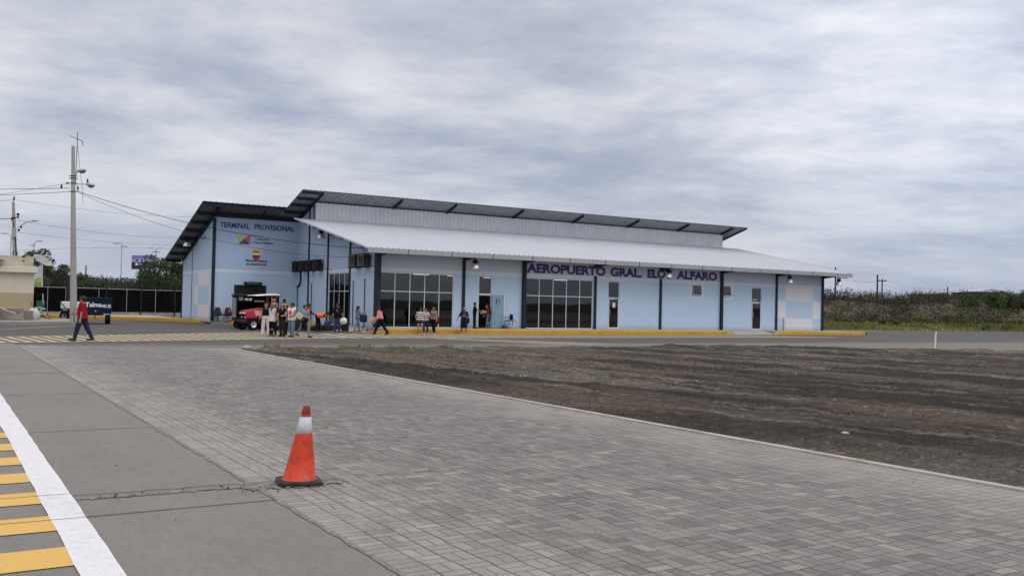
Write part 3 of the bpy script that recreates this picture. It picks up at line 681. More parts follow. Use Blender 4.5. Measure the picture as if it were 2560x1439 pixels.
# side wall facing left and its window
SX = 23.1
def wall_y(x0, x1, y0, y1, z0, z1, ops):
    mb = MB(); y = y0
    for a, b_, c, d in ops:
        if a > y: mb.box(x0, x1, y, a, z0, z1)
        if c > z0 + .01: mb.box(x0, x1, a, b_, z0, c)
        if d < z1 - .01: mb.box(x0, x1, a, b_, d, z1)
        y = b_
    mb.box(x0, x1, y, y1, z0, z1); return mb
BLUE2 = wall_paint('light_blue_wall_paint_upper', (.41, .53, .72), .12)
bp(wall_y(SX, SX + TH, YW + TH, 68.0, FZ - .1, 3.72, [(57.62, 61.42, FZ, 3.70)]), 'side_wall', BLUE)
mb = MB(); mb.box(SX - .005, SX + TH, YW + .001, 68.0, 3.72, 3.93); bp(mb, 'white_band', WPNT)
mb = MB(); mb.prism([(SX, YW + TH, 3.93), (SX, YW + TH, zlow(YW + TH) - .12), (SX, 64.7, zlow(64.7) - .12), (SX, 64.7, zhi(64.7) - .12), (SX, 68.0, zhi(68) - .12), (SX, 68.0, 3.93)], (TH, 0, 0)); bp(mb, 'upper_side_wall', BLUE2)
# wing
WX = 16.95; WYF = 68.0
bp(wall_x(WX, SX + .19, WYF, WYF + TH, FZ - .1, 3.72, [(18.7, 20.8, FZ, 2.85)]), 'wing_front_wall', BLUE)
mb = MB(); mb.box(WX - .004, SX - .006, WYF - .005, WYF + .1, 3.72, 3.93); bp(mb, 'white_band', WPNT)
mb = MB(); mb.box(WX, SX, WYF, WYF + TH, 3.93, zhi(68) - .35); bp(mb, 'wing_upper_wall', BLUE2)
mb = MB(); mb.prism([(WX, WYF + TH, FZ - .1), (WX, WYF + TH, 3.72), (WX, 77.6, 3.72), (WX, 77.6, FZ - .1)], (TH, 0, 0)); bp(mb, 'wing_side_wall', BLUE)
mb = MB(); mb.box(WX - .005, WX + .1, WYF + .101, 77.6, 3.72, 3.93); bp(mb, 'white_band', WPNT)
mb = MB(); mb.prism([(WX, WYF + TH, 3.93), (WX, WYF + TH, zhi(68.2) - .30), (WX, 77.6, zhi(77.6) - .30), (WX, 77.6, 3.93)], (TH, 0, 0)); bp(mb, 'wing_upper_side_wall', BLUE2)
mb = MB()
for y0, y1, z0, z1 in ((69.0, 72.3, 2.74, 3.72), (72.3, 73.4, 1.37, 2.74), (68.06, 69.0, 1.37, 2.74), (69.0, 72.3, FZ, 1.37)): mb.box(WX - .006, WX + .02, y0, y1, z0, z1)
bp(mb, 'chequer_pattern', CHW)
# hidden back and right walls
mb = MB(); mb.box(WX, 63.0, 77.6, 77.8, 0, 4.7); bp(mb, 'back_wall', BLUE)
mb = MB(); mb.prism([(62.8, YW + TH, 0), (62.8, YW + TH, zlow(YW + TH) - .12), (62.8, 64.7, zlow(64.7) - .12), (62.8, 64.7, zhi(64.7) - .12), (62.8, 77.6, zhi(77.6) - .12), (62.8, 77.6, 0)], (TH, 0, 0)); bp(mb, 'right_wall', BLUE)
# columns and pilasters
for x, hw_, yd in ((22.93, .13, 52.50), (33.55, .12, 52.75), (51.50, .10, 52.78), (62.97, .10, 52.86)): mb = MB(); mb.bev(x - hw_, x + hw_, yd, 52.99, FZ, zlow(52.6) - .1, .015); bp(mb, 'column', M_steel)
for x, zt in ((29.0, 5.05), (39.5, 3.94), (45.46, 3.94), (57.55, 5.05)): mb = MB(); mb.bev(x - .10, x + .10, 52.90, 52.99, FZ, zt, .012); bp(mb, 'pilaster', M_steel)
for y, zt in ((65.45, zhi(65.45) - .2), (61.6, zlow(61.6) - .15), (57.55, zlow(57.55) - .15)): mb = MB(); mb.box(SX - .07, SX - .001, y - .09, y + .09, FZ, zt); bp(mb, 'pilaster', M_steel)
mb = MB(); mb.box(WX - .10, WX + .10, WYF - .10, WYF - .001, FZ, zhi(68) - .4); mb.box(WX - .10, WX - .001, WYF - .001, WYF + .1, FZ, zhi(68) - .4); bp(mb, 'pilaster', M_steel)
mb = MB(); mb.box(WX - .05, WX - .001, 77.5, 77.65, 0, 5); bp(mb, 'pilaster', M_steel)
mb = MB(); mb.box(WX - .03, WX - .001, 74.3, 74.36, FZ, zhi(74.3) - .4); bp(mb, 'wall_joint', M_steel)
# pipes on the walls
for x, y0, z1 in ((SX, 60.5, 3.22), (SX, 59.5, 3.0), (SX, 64.7, 3.0), (SX, 56.9, 3.1), (SX, 55.0, 3.2)):
    mb = MB(); mb.cyl((x - .05, y0, FZ), (x - .05, y0, z1), .028, n=8); mb.sph((x - .05, y0, z1), .045); bp(mb, 'drain_pipe', M_steel)
mb = MB(); mb.tube([(SX - .1, 67.0, 3.95), (SX - .1, 67.0, 3.15), (SX - .1, 67.45, 2.85), (SX - .1, 67.7, 2.85)], .06, 8); mb.cyl((SX - .06, 67.7, 2.85), (SX - .06, 67.7, FZ), .03); bp(mb, 'drain_pipe', M_steel)
mb = MB(); mb.cyl((58.4, YW - .05, FZ), (58.4, YW - .05, 1.2), .035); bp(mb, 'drain_pipe', M_galv)
mb = MB(); mb.tube([(WX - .02, 71.0, 6.9), (WX - .35, 71.0, 6.3), (WX - .35, 70.0, 6.15), (WX - .25, 69.2, 6.2)], .03, 6); bp(mb, 'conduit', M_steel)
# ---- roofs
def ribbed(x0, x1, pts, pitch, rh=.030, th=.012, rw=.07):
    """sheet ribbed across X, following the list of (y, z) points"""
    mb = MB(); prof = []; x = x0 + pitch * .5
    prof.append((x0, 0))
    while x < x1 - rw:
        prof += [(x - rw * .5, 0), (x - rw * .25, rh), (x + rw * .25, rh), (x + rw * .5, 0)]; x += pitch
    prof.append((x1, 0)); n = len(prof)
    vs = []
    for y, z in pts:
        vs += [(px, y, z + pz) for px, pz in prof]; 
    for y, z in pts: vs += [(px, y, z + pz - th) for px, pz in prof]
    k = len(pts); fs = []; o = n * k
    for j in range(k - 1):
        for i in range(n - 1):
            fs.append((j * n + i, j * n + i + 1, (j + 1) * n + i + 1, (j + 1) * n + i)); fs.append((o + j * n + i, o + (j + 1) * n + i, o + (j + 1) * n + i + 1, o + j * n + i + 1))
    rib = []
    for i in range(1, n - 4, 4): rib.append((i, i + 1, i + 2, i + 3))
    for i in range(n - 1):
        fs.append((i, o + i, o + i + 1, i + 1)); e = (k - 1) * n; fs.append((e + i, e + i + 1, o + e + i + 1, o + e + i))
    for j in range(k - 1):
        fs.append((j * n, (j + 1) * n, o + (j + 1) * n, o + j * n)); fs.append((j * n + n - 1, o + j * n + n - 1, o + (j + 1) * n + n - 1, (j + 1) * n + n - 1))
    half = [0 if (max(f) < o or min(f) < o) else 1 for f in fs]
    mb.v = vs; mb.f = fs; mb.m = half
    y0, z0 = pts[0]
    for f in rib: mb.add([(vs[i][0], y0 - .002, vs[i][2] - (th if k_ in (0, 3) else -.012)) for k_, i in enumerate(f)], [(0, 1, 2, 3)], 1)
    return mb
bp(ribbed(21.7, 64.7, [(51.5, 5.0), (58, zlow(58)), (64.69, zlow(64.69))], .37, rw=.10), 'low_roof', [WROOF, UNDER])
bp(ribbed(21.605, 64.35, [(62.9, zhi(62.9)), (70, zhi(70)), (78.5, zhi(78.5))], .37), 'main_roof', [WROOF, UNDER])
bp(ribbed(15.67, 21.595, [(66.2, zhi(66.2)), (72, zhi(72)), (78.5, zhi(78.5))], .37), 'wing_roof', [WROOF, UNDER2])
# clerestory cladding: vertical ribs
mb = MB(); prof = []; x = 23.2
while x < 62.6: prof += [(x, 0), (x + .035, -.04), (x + .245, -.04), (x + .28, 0)]; x += .33
prof.append((62.9, 0)); n = len(prof)
vs = [(px, 64.66 + py, z) for z in (zlow(64.6) - .02, zhi(64.7) - .13) for px, py in prof]
mb.add(vs, [(i, i + 1, n + i + 1, n + i) for i in range(n - 1)]); mb.box(23.2, 62.9, 64.67, 64.75, 7.4, 8.83); bp(mb, 'clerestory_wall', WSHEET)
# flashing along the foot of the clerestory and the low roof rakes
mb = MB(); mb.box(21.62, 21.70, 51.45, 51.5, 4.72, 5.02)
def rake(mb, x0, x1, ya, yb, zf, dz0, dz1):
    mb.add([(x, y, zf(y) + dz) for x in (x0, x1) for y in (ya, yb) for dz in (dz0, dz1)], [(0, 1, 3, 2), (4, 6, 7, 5), (0, 2, 6, 4), (1, 5, 7, 3), (0, 4, 5, 1), (2, 3, 7, 6)])
mb = MB(); rake(mb, 21.62, 21.70, 51.5, 64.68, zlow, -.06, .045); bp(mb, 'roof_edge_trim', WROOF)
mb = MB(); rake(mb, 64.70, 64.76, 51.5, 64.68, zlow, -.06, .045); bp(mb, 'roof_edge_trim', WROOF)
# gutter fascia with joints and ribbed edge
mb = MB(); mb.box(21.7, 64.72, 51.38, 51.46, 4.70, 4.975); mb.box(21.7, 64.72, 51.46, 51.62, 4.70, 4.72); bp(mb, 'gutter', FASC)
x = 24.3
while x < 64:
    mb = MB(); mb.box(x - .02, x + .02, 51.368, 51.379, 4.66, 4.98); bp(mb, 'gutter_joint', M_steel); x += 2.97
# rafters under the low roof eave
for x in (22.95, 29.0, 33.55, 39.5, 45.46, 51.50, 57.55, 62.97):
    mb = MB(); mb.add([(xx, y, z) for xx in (x - .09, x + .09) for y, z in ((51.50, 4.69), (52.97, 4.55), (52.97, zlow(52.97) - .04), (51.50, zlow(51.5) - .04))], [(3, 2, 1, 0), (4, 5, 6, 7), (0, 1, 5, 4), (2, 3, 7, 6), (1, 2, 6, 5), (0, 4, 7, 3)]); bp(mb, 'rafter', M_steel)
mb = MB(); mb.box(63.09, 64.6, 51.75, 51.85, 4.60, 4.66); bp(mb, 'lamp_arm', M_steel)
# purlins under the low roof verge seen along the side wall
for y in (52.6, 54.3, 56.0, 57.7, 59.4, 61.1, 62.8): mb = MB(); mb.box(21.75, 23.09, y - .04, y + .04, zlow(y) - .20, zlow(y) - .03); bp(mb, 'purlin', M_steel)
# rafters under the clerestory overhang and purlins under the verges
for x in (23.15, 29.25, 33.8, 39.8, 45.7, 51.6, 57.3, 62.7):
    mb = MB(); rake(mb, x - .04, x + .04, 63.05, 64.62, zhi, -.22, -.03); bp(mb, 'rafter', M_steel)
mb = MB(); rake(mb, 16.9, 17.0, 66.35, 67.98, zhi, -.32, -.03); bp(mb, 'rafter', M_steel)
mb = MB(); rake(mb, 20.3, 20.36, 66.35, 67.98, zhi, -.10, -.02); bp(mb, 'rafter', M_steel)
for i, y in enumerate((66.4, 68.1, 69.8, 71.5, 73.2, 74.9, 76.6, 78.2)): mb = MB(); mb.box(15.72, 16.94 if i else 21.58, y - .07, y + .07, zhi(y) - .26, zhi(y) - .025); bp(mb, 'purlin', M_steel)
for y in (63.1, 64.2): mb = MB(); mb.box(21.65, 23.0, y - .05, y + .05, zhi(y) - .22, zhi(y) - .03); bp(mb, 'purlin', M_steel)
for y in (65.4, 66.8): mb = MB(); mb.box(21.62, 23.05, y - .05, y + .05, zhi(y) - .22, zhi(y) - .03); bp(mb, 'purlin', M_steel)
mb = MB(); mb.box(21.6, 64.3, 62.93, 62.97, zhi(62.95) - .09, zhi(62.95) - .02); bp(mb, 'roof_edge_trim', mat('grey_edge_trim', (.11, .12, .135), .6))
mb = MB(); rake(mb, 64.30, 64.36, 62.9, 70, zhi, -.16, -.02); bp(mb, 'roof_edge_trim', M_steel)
mb = MB(); mb.box(16.95, 23.0, 67.86, 67.995, zhi(68) - .33, zhi(68) - .10); bp(mb, 'eaves_beam', M_steel)
mb = MB(); rake(mb, WX - .08, WX + .06, 68.3, 77.5, zhi, -.42, -.28); bp(mb, 'rake_beam', M_steel)
mb = MB(); rake(mb, SX - .09, SX - .002, 64.8, 67.7, zhi, -.34, -.10); bp(mb, 'rake_beam', M_steel)
mb = MB(); mb.box(SX - .06, SX + .02, 64.62, 64.70, zlow(64.6), zhi(64.7) - .1); bp(mb, 'corner_post', M_steel)

# ---- windows and doors
def window(x0, x1, z0, z1, nv, ztr, y=YW + .05, fr=.05, name='window', par=None):
    """frame bars with panes set behind; X wall"""
    f = MB(); a = fr
    f.box(x0, x1, y - .03, y + .03, z1 - a, z1); f.box(x0, x1, y - .03, y + .03, z0, z0 + a)
    f.box(x0, x0 + a, y - .03, y + .03, z0 + a, z1 - a); f.box(x1 - a, x1, y - .03, y + .03, z0 + a, z1 - a)
    w = (x1 - x0) / nv
    for i in range(1, nv):
        xx = x0 + w * i; f.box(xx - a / 2, xx + a / 2, y - .028, y + .028, z0 + a, z1 - a)
    if ztr:
        for i in range(nv): f.box(x0 + w * i + (a if i == 0 else a / 2), x0 + w * (i + 1) - (a if i == nv - 1 else a / 2), y - .026, y + .026, ztr - a / 2, ztr + a / 2)
    o = bp(f, name, FRAME)
    R = random.Random(int(x0 * 10))
    for i in range(nv):
        for (za, zb) in (((z0, ztr), (ztr, z1)) if ztr else ((z0, z1),)):
            p = MB(); xa = x0 + w * i; xb = x0 + w * (i + 1); t = R.uniform(-.004, .004)
            p.add([(xa + .02, y + t, za + .02), (xb - .02, y - t, za + .02), (xb - .02, y - t, zb - .02), (xa + .02, y + t, zb - .02)], [(0, 1, 2, 3)]); bp(p, 'pane', GLASS, o)
    return o
window(23.2, 28.29, FZ, 3.65, 5, 2.48)
window(33.73, 39.32, FZ, 3.65, 5, 2.46)
# side wall window (in a Y wall)
def window_y(x, y0, y1, z0, z1, nv, ztr, a=.05):
    f = MB(); f.box(x - .03, x + .03, y0, y1, z1 - a, z1); f.box(x - .03, x + .03, y0, y1, z0, z0 + a); w = (y1 - y0) / nv
    for i in range(nv + 1):
        yy = y0 + w * i; yy = min(max(yy, y0 + a / 2), y1 - a / 2); f.box(x - .028, x + .028, yy - a / 2, yy + a / 2, z0 + a, z1 - a)
    for i in range(nv): f.box(x - .026, x + .026, y0 + w * i + (a if i == 0 else a / 2), y0 + w * (i + 1) - (a if i == nv - 1 else a / 2), ztr - a / 2, ztr + a / 2)
    o = bp(f, 'window', FRAME)
    for i in range(nv):
        for za, zb in ((z0, ztr), (ztr, z1)):
            p = MB(); ya = y0 + w * i; yb = ya + w; p.add([(x, ya + .02, za + .02), (x, yb - .02, za + .02), (x, yb - .02, zb - .02), (x, ya + .02, zb - .02)], [(3, 2, 1, 0)]); bp(p, 'pane', GLASS, o)
window_y(SX + .05, 57.62, 61.42, FZ, 3.70, 4, 2.48)
# open entrance with transom light and swung-out leaf
window(30.13, 31.11, 2.45, 3.65, 1, None, name='transom_window')
mb = MB(); mb.box(30.12, 30.17, YW + .02, YW + .08, FZ, 2.45); mb.box(31.07, 31.12, YW + .02, YW + .08, FZ, 2.45); mb.box(30.17, 31.07, YW + .02, YW + .08, 2.38, 2.45); bp(mb, 'door_frame', FRAME)
DM = Matrix.Translation((31.12, YW - .02, 0)) @ Matrix.Rotation(radians(-14), 4, 'Z')
mb = MB(); mb.bev(0, .86, -.045, 0, FZ + .02, 2.42, .008, M=DM); door = bp(mb, 'door', mat('grey_blue_door_paint', (.22, .36, .47), .5, 0, .06, 3), label='grey blue entrance door leaf swung open outward, sign 2 on it')
mb = MB(); mb.box(.80, .88, -.075, -.046, FZ + .02, 2.42, M=DM); bp(mb, 'edge_strip', FRAME, door)
for z in (1.55, 1.15, 1.02): mb = MB(); mb.cyl(DM @ Vector((.74, -.10, z)), DM @ Vector((.86, -.10, z)), .018); bp(mb, 'handle', M_alu, door)
mb = MB(); mb.box(.28, .50, -.055, -.046, 1.80, 2.16, M=DM); dsg = bp(mb, 'number_sign', M_black, door)
mb = MB(); text_at(mb, '2', .325, -.056, 1.84, .13, .27, .03, M=DM); o = bp(mb, 'numeral', M_white, door)
def glass_door(x0, x1, zt, notice=False, handle_left=True):
    f = MB(); y = YW - .012; a = .085
    f.box(x0, x1, y, y + .05, zt - a, zt); f.box(x0, x1, y, y + .05, FZ + .01, FZ + .12); f.box(x0, x0 + a, y, y + .05, FZ + .12, zt - a); f.box(x1 - a, x1, y, y + .05, FZ + .12, zt - a)
    o = bp(f, 'door', FRAME)
    p = MB(); p.add([(x0 + .05, y + .03, FZ + .1), (x1 - .05, y + .03, FZ + .1), (x1 - .05, y + .03, zt - .05), (x0 + .05, y + .03, zt - .05)], [(0, 1, 2, 3)]); bp(p, 'pane', GLASS, o)
    h = MB(); hx = x0 + .10; h.tube([(hx, y - .005, 1.25), (hx, y - .07, 1.27), (hx, y - .07, 1.62), (hx, y - .005, 1.64)], .016); bp(h, 'handle', M_alu, o)
    h = MB(); h.box(x1 - .35, x1 - .05, y - .05, y - .001, zt - .07, zt - .02); bp(h, 'door_closer', M_galv, o)
    if notice: h = MB(); h.box(x0 + .40, x0 + .62, y + .015, y + .022, 1.78, 2.12); bp(h, 'paper_notice', M_white, o)
window(40.69, 41.65, 2.47, 3.61, 1, None, name='transom_window', fr=.03); glass_door(40.69, 41.65, 2.45, True)
window(54.82, 55.88, 2.45, 3.57, 1, None, name='transom_window', fr=.035); glass_door(54.82, 55.88, 2.43)
mb = MB(); text_at(mb, 'SALIDA', 54.95, YW + .04, 2.58, .55, .12, .02); bp(mb, 'door_lettering', M_white)
for x0, x1, z0, z1 in ((48.57, 49.49, 2.81, 3.63), (51.63, 52.55, 2.83, 3.65)):
    f = MB(); y = YW + .03; a = .045
    Mx = Matrix.Translation((0, y, z1)) @ Matrix.Rotation(radians(-9), 4, 'X')
    for A_ in ((x0, x1, z0 - z1, z0 - z1 + a), (x0, x1, -a, 0), (x0, x0 + a, z0 - z1 + a, -a), (x1 - a, x1, z0 - z1 + a, -a)): f.box(A_[0] + .01, A_[1] - .01, -.03, .02, A_[2], A_[3], M=Mx)
    o = bp(f, 'window', FRAME); p = MB(); p.add([Mx @ Vector(v) for v in ((x0 + .02, 0, z0 - z1 + .02), (x1 - .02, 0, z0 - z1 + .02), (x1 - .02, 0, -.02), (x0 + .02, 0, -.02))], [(0, 1, 2, 3)]); bp(p, 'pane', GLASS, o)
# wing baggage opening with dark shutter and box above
mb = MB(); mb.box(18.7, 20.8, WYF + .05, WYF + .1, FZ, 2.85); bp(mb, 'roller_shutter', mat('near_black_shutter', (.010, .011, .014), .5, .2, .2, 3))
mb = MB(); mb.bev(19.15, 20.4, WYF - .25, WYF - .01, 2.86, 3.08, .02); bp(mb, 'shutter_box', M_black)
mb = MB(); text_at(mb, 'SALA DE ARRIBO', 19.3, WYF - .262, 2.93, .9, .07, .02); bp(mb, 'shutter_lettering', M_galv)
mb = MB(); mb.box(18.45, 18.70, WYF - .03, WYF - .001, FZ, 2.85); bp(mb, 'door_frame', M_steel)
# interior: floor, back wall, ceiling, strip lights
mb = MB(); mb.box(23.31, 62.7, 53.22, 64.5, .1, FZ - .001); bp(mb, 'interior_floor', INTF)
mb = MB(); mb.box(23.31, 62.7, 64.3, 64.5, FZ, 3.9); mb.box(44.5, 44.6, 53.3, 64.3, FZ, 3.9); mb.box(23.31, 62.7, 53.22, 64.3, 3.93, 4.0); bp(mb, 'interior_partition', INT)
for x, y in ((30.4, 62.0), (27.0, 58.0), (30.2, 57.7), (33.5, 62.6), (37.3, 58.4), (43.0, 62.3), (42.7, 58.3), (37.0, 63.2), (49.0, 58), (56.8, 58)):
    mb = MB(); mb.box(x - .6, x + .6, y - .10, y + .10, 3.885, 3.92); bp(mb, 'ceiling_light', mat('lit_ceiling_tube', (1, 1, .98), .5, emit=4.0))
# interior counter silhouettes behind the right-hand window
mb = MB(); mb.box(34.5, 38.5, 58.0, 58.6, FZ, 1.3); mb.box(34.4, 36.0, 57.5, 57.6, 2.15, 2.22); bp(mb, 'counter', INT)

# ---- lettering and logos
for s_, xa, xb in WORDS:
    mb = MB(); text_at(mb, s_, xa, YW - .004, 3.98, xb - xa, .64, .05, res=4, depth=.012); bp(mb, 'main_lettering', LETTER)
for s_, xa, xb in (('TERMINAL', 17.33, 19.48), ('PROVISIONAL', 19.80, 22.80)):
    mb = MB(); text_at(mb, s_, xa, WYF - .004, 6.90, xb - xa, .40, .03, res=4); bp(mb, 'wing_lettering', LETTER)
navy = mat('navy_logo_paint', (.02, .03, .09), .5); red = mat('red_logo_paint', (.55, .03, .06), .5); ygr = mat('yellow_green_logo_paint', (.50, .55, .06), .5); gold = mat('gold_logo_paint', (.75, .52, .03), .5); grn = mat('dark_green_logo_paint', (.01, .10, .07), .5); gry = mat('grey_logo_paint', (.30, .38, .46), .5)
cx, cz, hw, hh = 19.08, 6.17, .44, .38; y = WYF - .006
def tri(mb, pts, mi): mb.prism([(cx + a * hw, y, cz + b_ * hh) for a, b_ in pts], (0, .008, 0), mi)
mb = MB(); O = (0, 0)
for a, b_ in (((-1, .98), (-1, .62)), ((-1, .56), (-1, .22)), ((-1, .16), (-1, -.2)), ((-1, -.26), (-1, -.62)), ((-1, -.68), (-1, -.98))): tri(mb, (O, a, b_), 0)
for a, b_ in (((1, .98), (1, .62)), ((1, .54), (1, .24)), ((1, .16), (1, -.16)), ((1, -.24), (1, -.54)), ((1, -.62), (1, -.98))): tri(mb, (O, a, b_), 1)
for a, b_ in (((-.92, -1), (-.34, -1)), ((-.26, -1), (.22, -1)), ((.30, -1), (.92, -1))): tri(mb, (O, a, b_), 2)
bp(mb, 'fan_emblem', [ygr, red, navy])
for a_ in (('Ministerio', 19.58, 6.37, .95, .17, .01, gry), ('de', 19.58, 6.14, .2, .14, .01, gry), ('Transporte', 19.86, 6.10, 1.03, .19, .03, navy), ('y Obras Públicas', 19.58, 5.83, 1.66, .21, .03, navy)):
    mb = MB(); text_at(mb, a_[0], a_[1], y, *a_[2:6]); bp(mb, 'ministry_lettering', a_[6])
def shield(mb, cx, cz):
    R_ = .30
    def sl(z0, z1, mi, dy=0):
        pts = []
        for k in range(7):
            t = z0 + (z1 - z0) * k / 6; w = R_ * (1 if t > .1 else sqrt(max(0, 1 - ((.1 - t) / .58) ** 2))) * (.92 if t > .3 else 1); pts.append((w, t))
        P = [(cx - w, y + dy, cz + t) for w, t in pts] + [(cx + w, y + dy, cz + t) for w, t in reversed(pts)]; mb.prism(P, (0, .007, 0), mi)
    sl(.08, .34, 0); sl(-.03, .079, 3); sl(-.22, -.031, 1); sl(-.47, -.221, 2)
    for sx in (-1, 1): mb.prism([(cx + sx * .30, y, cz + .14), (cx + sx * .47, y, cz + .22), (cx + sx * .42, y, cz + .34), (cx + sx * .30, y, cz + .32)], (0, .0065, 0), 0)
    text_at(mb, 'DGAC', cx - .22, y - .002, cz + .14, .44, .15, .03, mi=4)
mb = MB(); shield(mb, 19.99, 5.08); bp(mb, 'shield_emblem', [gold, grn, red, M_white, navy])
for a_ in (('Dirección General', 19.22, 4.55, 1.56), ('de Aviación Civil', 19.28, 4.30, 1.45)):
    mb = MB(); text_at(mb, a_[0], a_[1], y, a_[2], a_[3], .18, .03); bp(mb, 'agency_lettering', navy)

# ---- bell lamps hanging under the eaves
REFL = mat('spun_aluminium_reflector', (.62, .64, .66), .3, .5, .04, 6)
def bell_lamp(loc, label, arm=.12):
    t = thing('bell_lamp', label, 'lamp', loc, 0, 'bell lamps under the eaves')
    m = MB(); m.cyl((0, 0, arm), (0, 0, -.02), .035, n=8); m.bev(-.13, .13, -.13, .13, -.26, -.02, .03); m.build('ballast_housing', M_black, t)
    m = MB(); m.lathe([(.10, -.26), (.17, -.30), (.24, -.40), (.285, -.55), (.29, -.58), (.275, -.575), (.225, -.41), (.155, -.31), (.06, -.275)], n=20); m.build('reflector', REFL, t, smooth=True)
    m = MB(); m.sph((0, 0, -.44), .09, sc=(1, 1, 1.5)); m.build('bulb', mat('frosted_bulb', (.8, .82, .82), .3), t, smooth=True); return t
L0 = [((29.25, 51.95, 4.62), 'bell lamp beside the pilaster left of the open entrance door'), ((45.3, 51.95, 4.62), 'bell lamp hanging in front of the letters of the main name sign'),
      ((57.9, 51.95, 4.62), 'bell lamp in front of the wall above the chequered panel'), ((63.55, 51.80, 4.58), 'bell lamp on an arm beyond the right end wall of the terminal'),
      ((22.3, 60.95, 6.62), 'bell lamp under the sloping roof edge beside the wing'), ((16.2, 72.95, 6.30), 'bell lamp under the roof overhang at the far left gable')]
for l, s in L0: bell_lamp(l, s)
# ---- air conditioners on brackets on the side wall
GRILL = mat('dark_condenser_casing', (.025, .025, .026), .6, .1, .2, 5, spec=.2); CASE = mat('grey_condenser_casing', (.09, .087, .083), .5, .2, .12, 4)
def aircon(loc, label, big=False, grp='condenser units on the side wall'):
    t = thing('air_conditioner', label, 'air conditioner', loc, 0, grp); w, d, h = (.42, .95, .82) if big else (.40, .88, .74)
    m = MB(); m.bev(-w, 0, -d / 2, d / 2, 0, h, .03); m.build('casing', CASE if big else GRILL, t)
    m = MB(); m.torus((-w - .012, -.1, h * .5), .27, .014, 'X', 24, 6)
    for k in range(1, 5): m.torus((-w - .012, -.1, h * .5), .055 * k, .006, 'X', 20, 4)
    m.build('fan_guard', GRILL, t)
    m = MB(); m.torus((-w * .5, -d / 2 - .01, h * .5), .01, .01, 'Y', 6, 4)
    for k in range(14): m.box(-w + .04, -.04, -d / 2 - .010, -d / 2 - .001, .08 + k * (h - .16) / 14, .08 + (k + .45) * (h - .16) / 14)
    m.build('side_grille', GRILL, t)
    m = MB()
    for y in (-d * .3, d * .3): m.box(-w - .05, .16, y - .02, y + .02, -.05, -.003)
    m.build('bracket', M_steel, t)
    m = MB(); m.tube([(-.2, .2, h), (-.2, .2, h + .15), (-.1, .2, h + .22), (.14, .2, h + .12)], .012, 5); m.build('cable', M_black, t); return t
for i, y in enumerate((62.9, 64.35, 65.8, 67.25)):
    aircon((22.95, y, 3.95), ('nearest of the four condenser units high on the recessed side wall', 'second nearest of the four condenser units on the side wall', 'third of the four condenser units on the side wall, counted from the nearest', 'farthest of the four condenser units, beside the wing corner')[i])
aircon((22.95, 54.6, 3.98), 'grey condenser unit nearest the front corner column', True); aircon((22.95, 56.1, 3.98), 'grey condenser unit behind its twin by the corner column', True)
mb = MB(); mb.box(22.5, 22.53, 53.3, 54.05, 4.0, 4.05); mb.box(22.5, 22.53, 53.3, 54.05, 4.62, 4.66); mb.box(22.5, 22.53, 53.27, 53.31, 4.0, 4.66); mb.box(22.5, 23.09, 53.27, 53.31, 3.97, 4.0); bp(mb, 'empty_bracket', M_steel)
mb = MB(); mb.box(22.5, 22.53, 61.0, 61.8, 4.0, 4.05); mb.box(22.5, 22.53, 61.0, 61.8, 4.58, 4.62); mb.box(22.5, 22.53, 60.97, 61.0, 3.97, 4.66); mb.box(22.5, 23.09, 60.97, 61.0, 3.94, 3.97); bp(mb, 'empty_bracket', M_steel)
# ---- waiting seats by the wing wall
t = thing('waiting_bench', 'row of dark waiting seats on a beam against the wing wall', 'bench', (17.9, 67.55, FZ - .004), 0)
mb = MB(); mb.box(-.85, 1.6, -.04, .04, .38, .44); mb.build('beam', M_black, t)
for x in (-.65, .9):
    mb = MB(); mb.box(x - .03, x + .03, -.03, .03, .04, .38); mb.box(x - .04, x + .04, -.28, .28, 0, .04); mb.build('leg', M_black, t)
seatm = mat('dark_grey_seat', (.02, .024, .032), .5, spec=.2)
for x in (-.62, .12, .86):
    mb = MB(); mb.add([(x - .27, -.30, .46), (x + .27, -.30, .46), (x + .25, .16, .43), (x - .25, .16, .43), (x - .27, -.30, .49), (x + .27, -.30, .49), (x + .25, .16, .46), (x - .25, .16, .46)], [(3, 2, 1, 0), (4, 5, 6, 7), (0, 1, 5, 4), (1, 2, 6, 5), (2, 3, 7, 6), (3, 0, 4, 7)])
    mb.add([(x - .29, .17, .46), (x + .29, .17, .46), (x + .15, .30, .96), (x - .15, .30, .96), (x - .29, .21, .46), (x + .29, .21, .46), (x + .15, .34, .96), (x - .15, .34, .96)], [(3, 2, 1, 0), (4, 5, 6, 7), (0, 1, 5, 4), (1, 2, 6, 5), (2, 3, 7, 6), (3, 0, 4, 7)]); mb.build('seat', seatm, t)
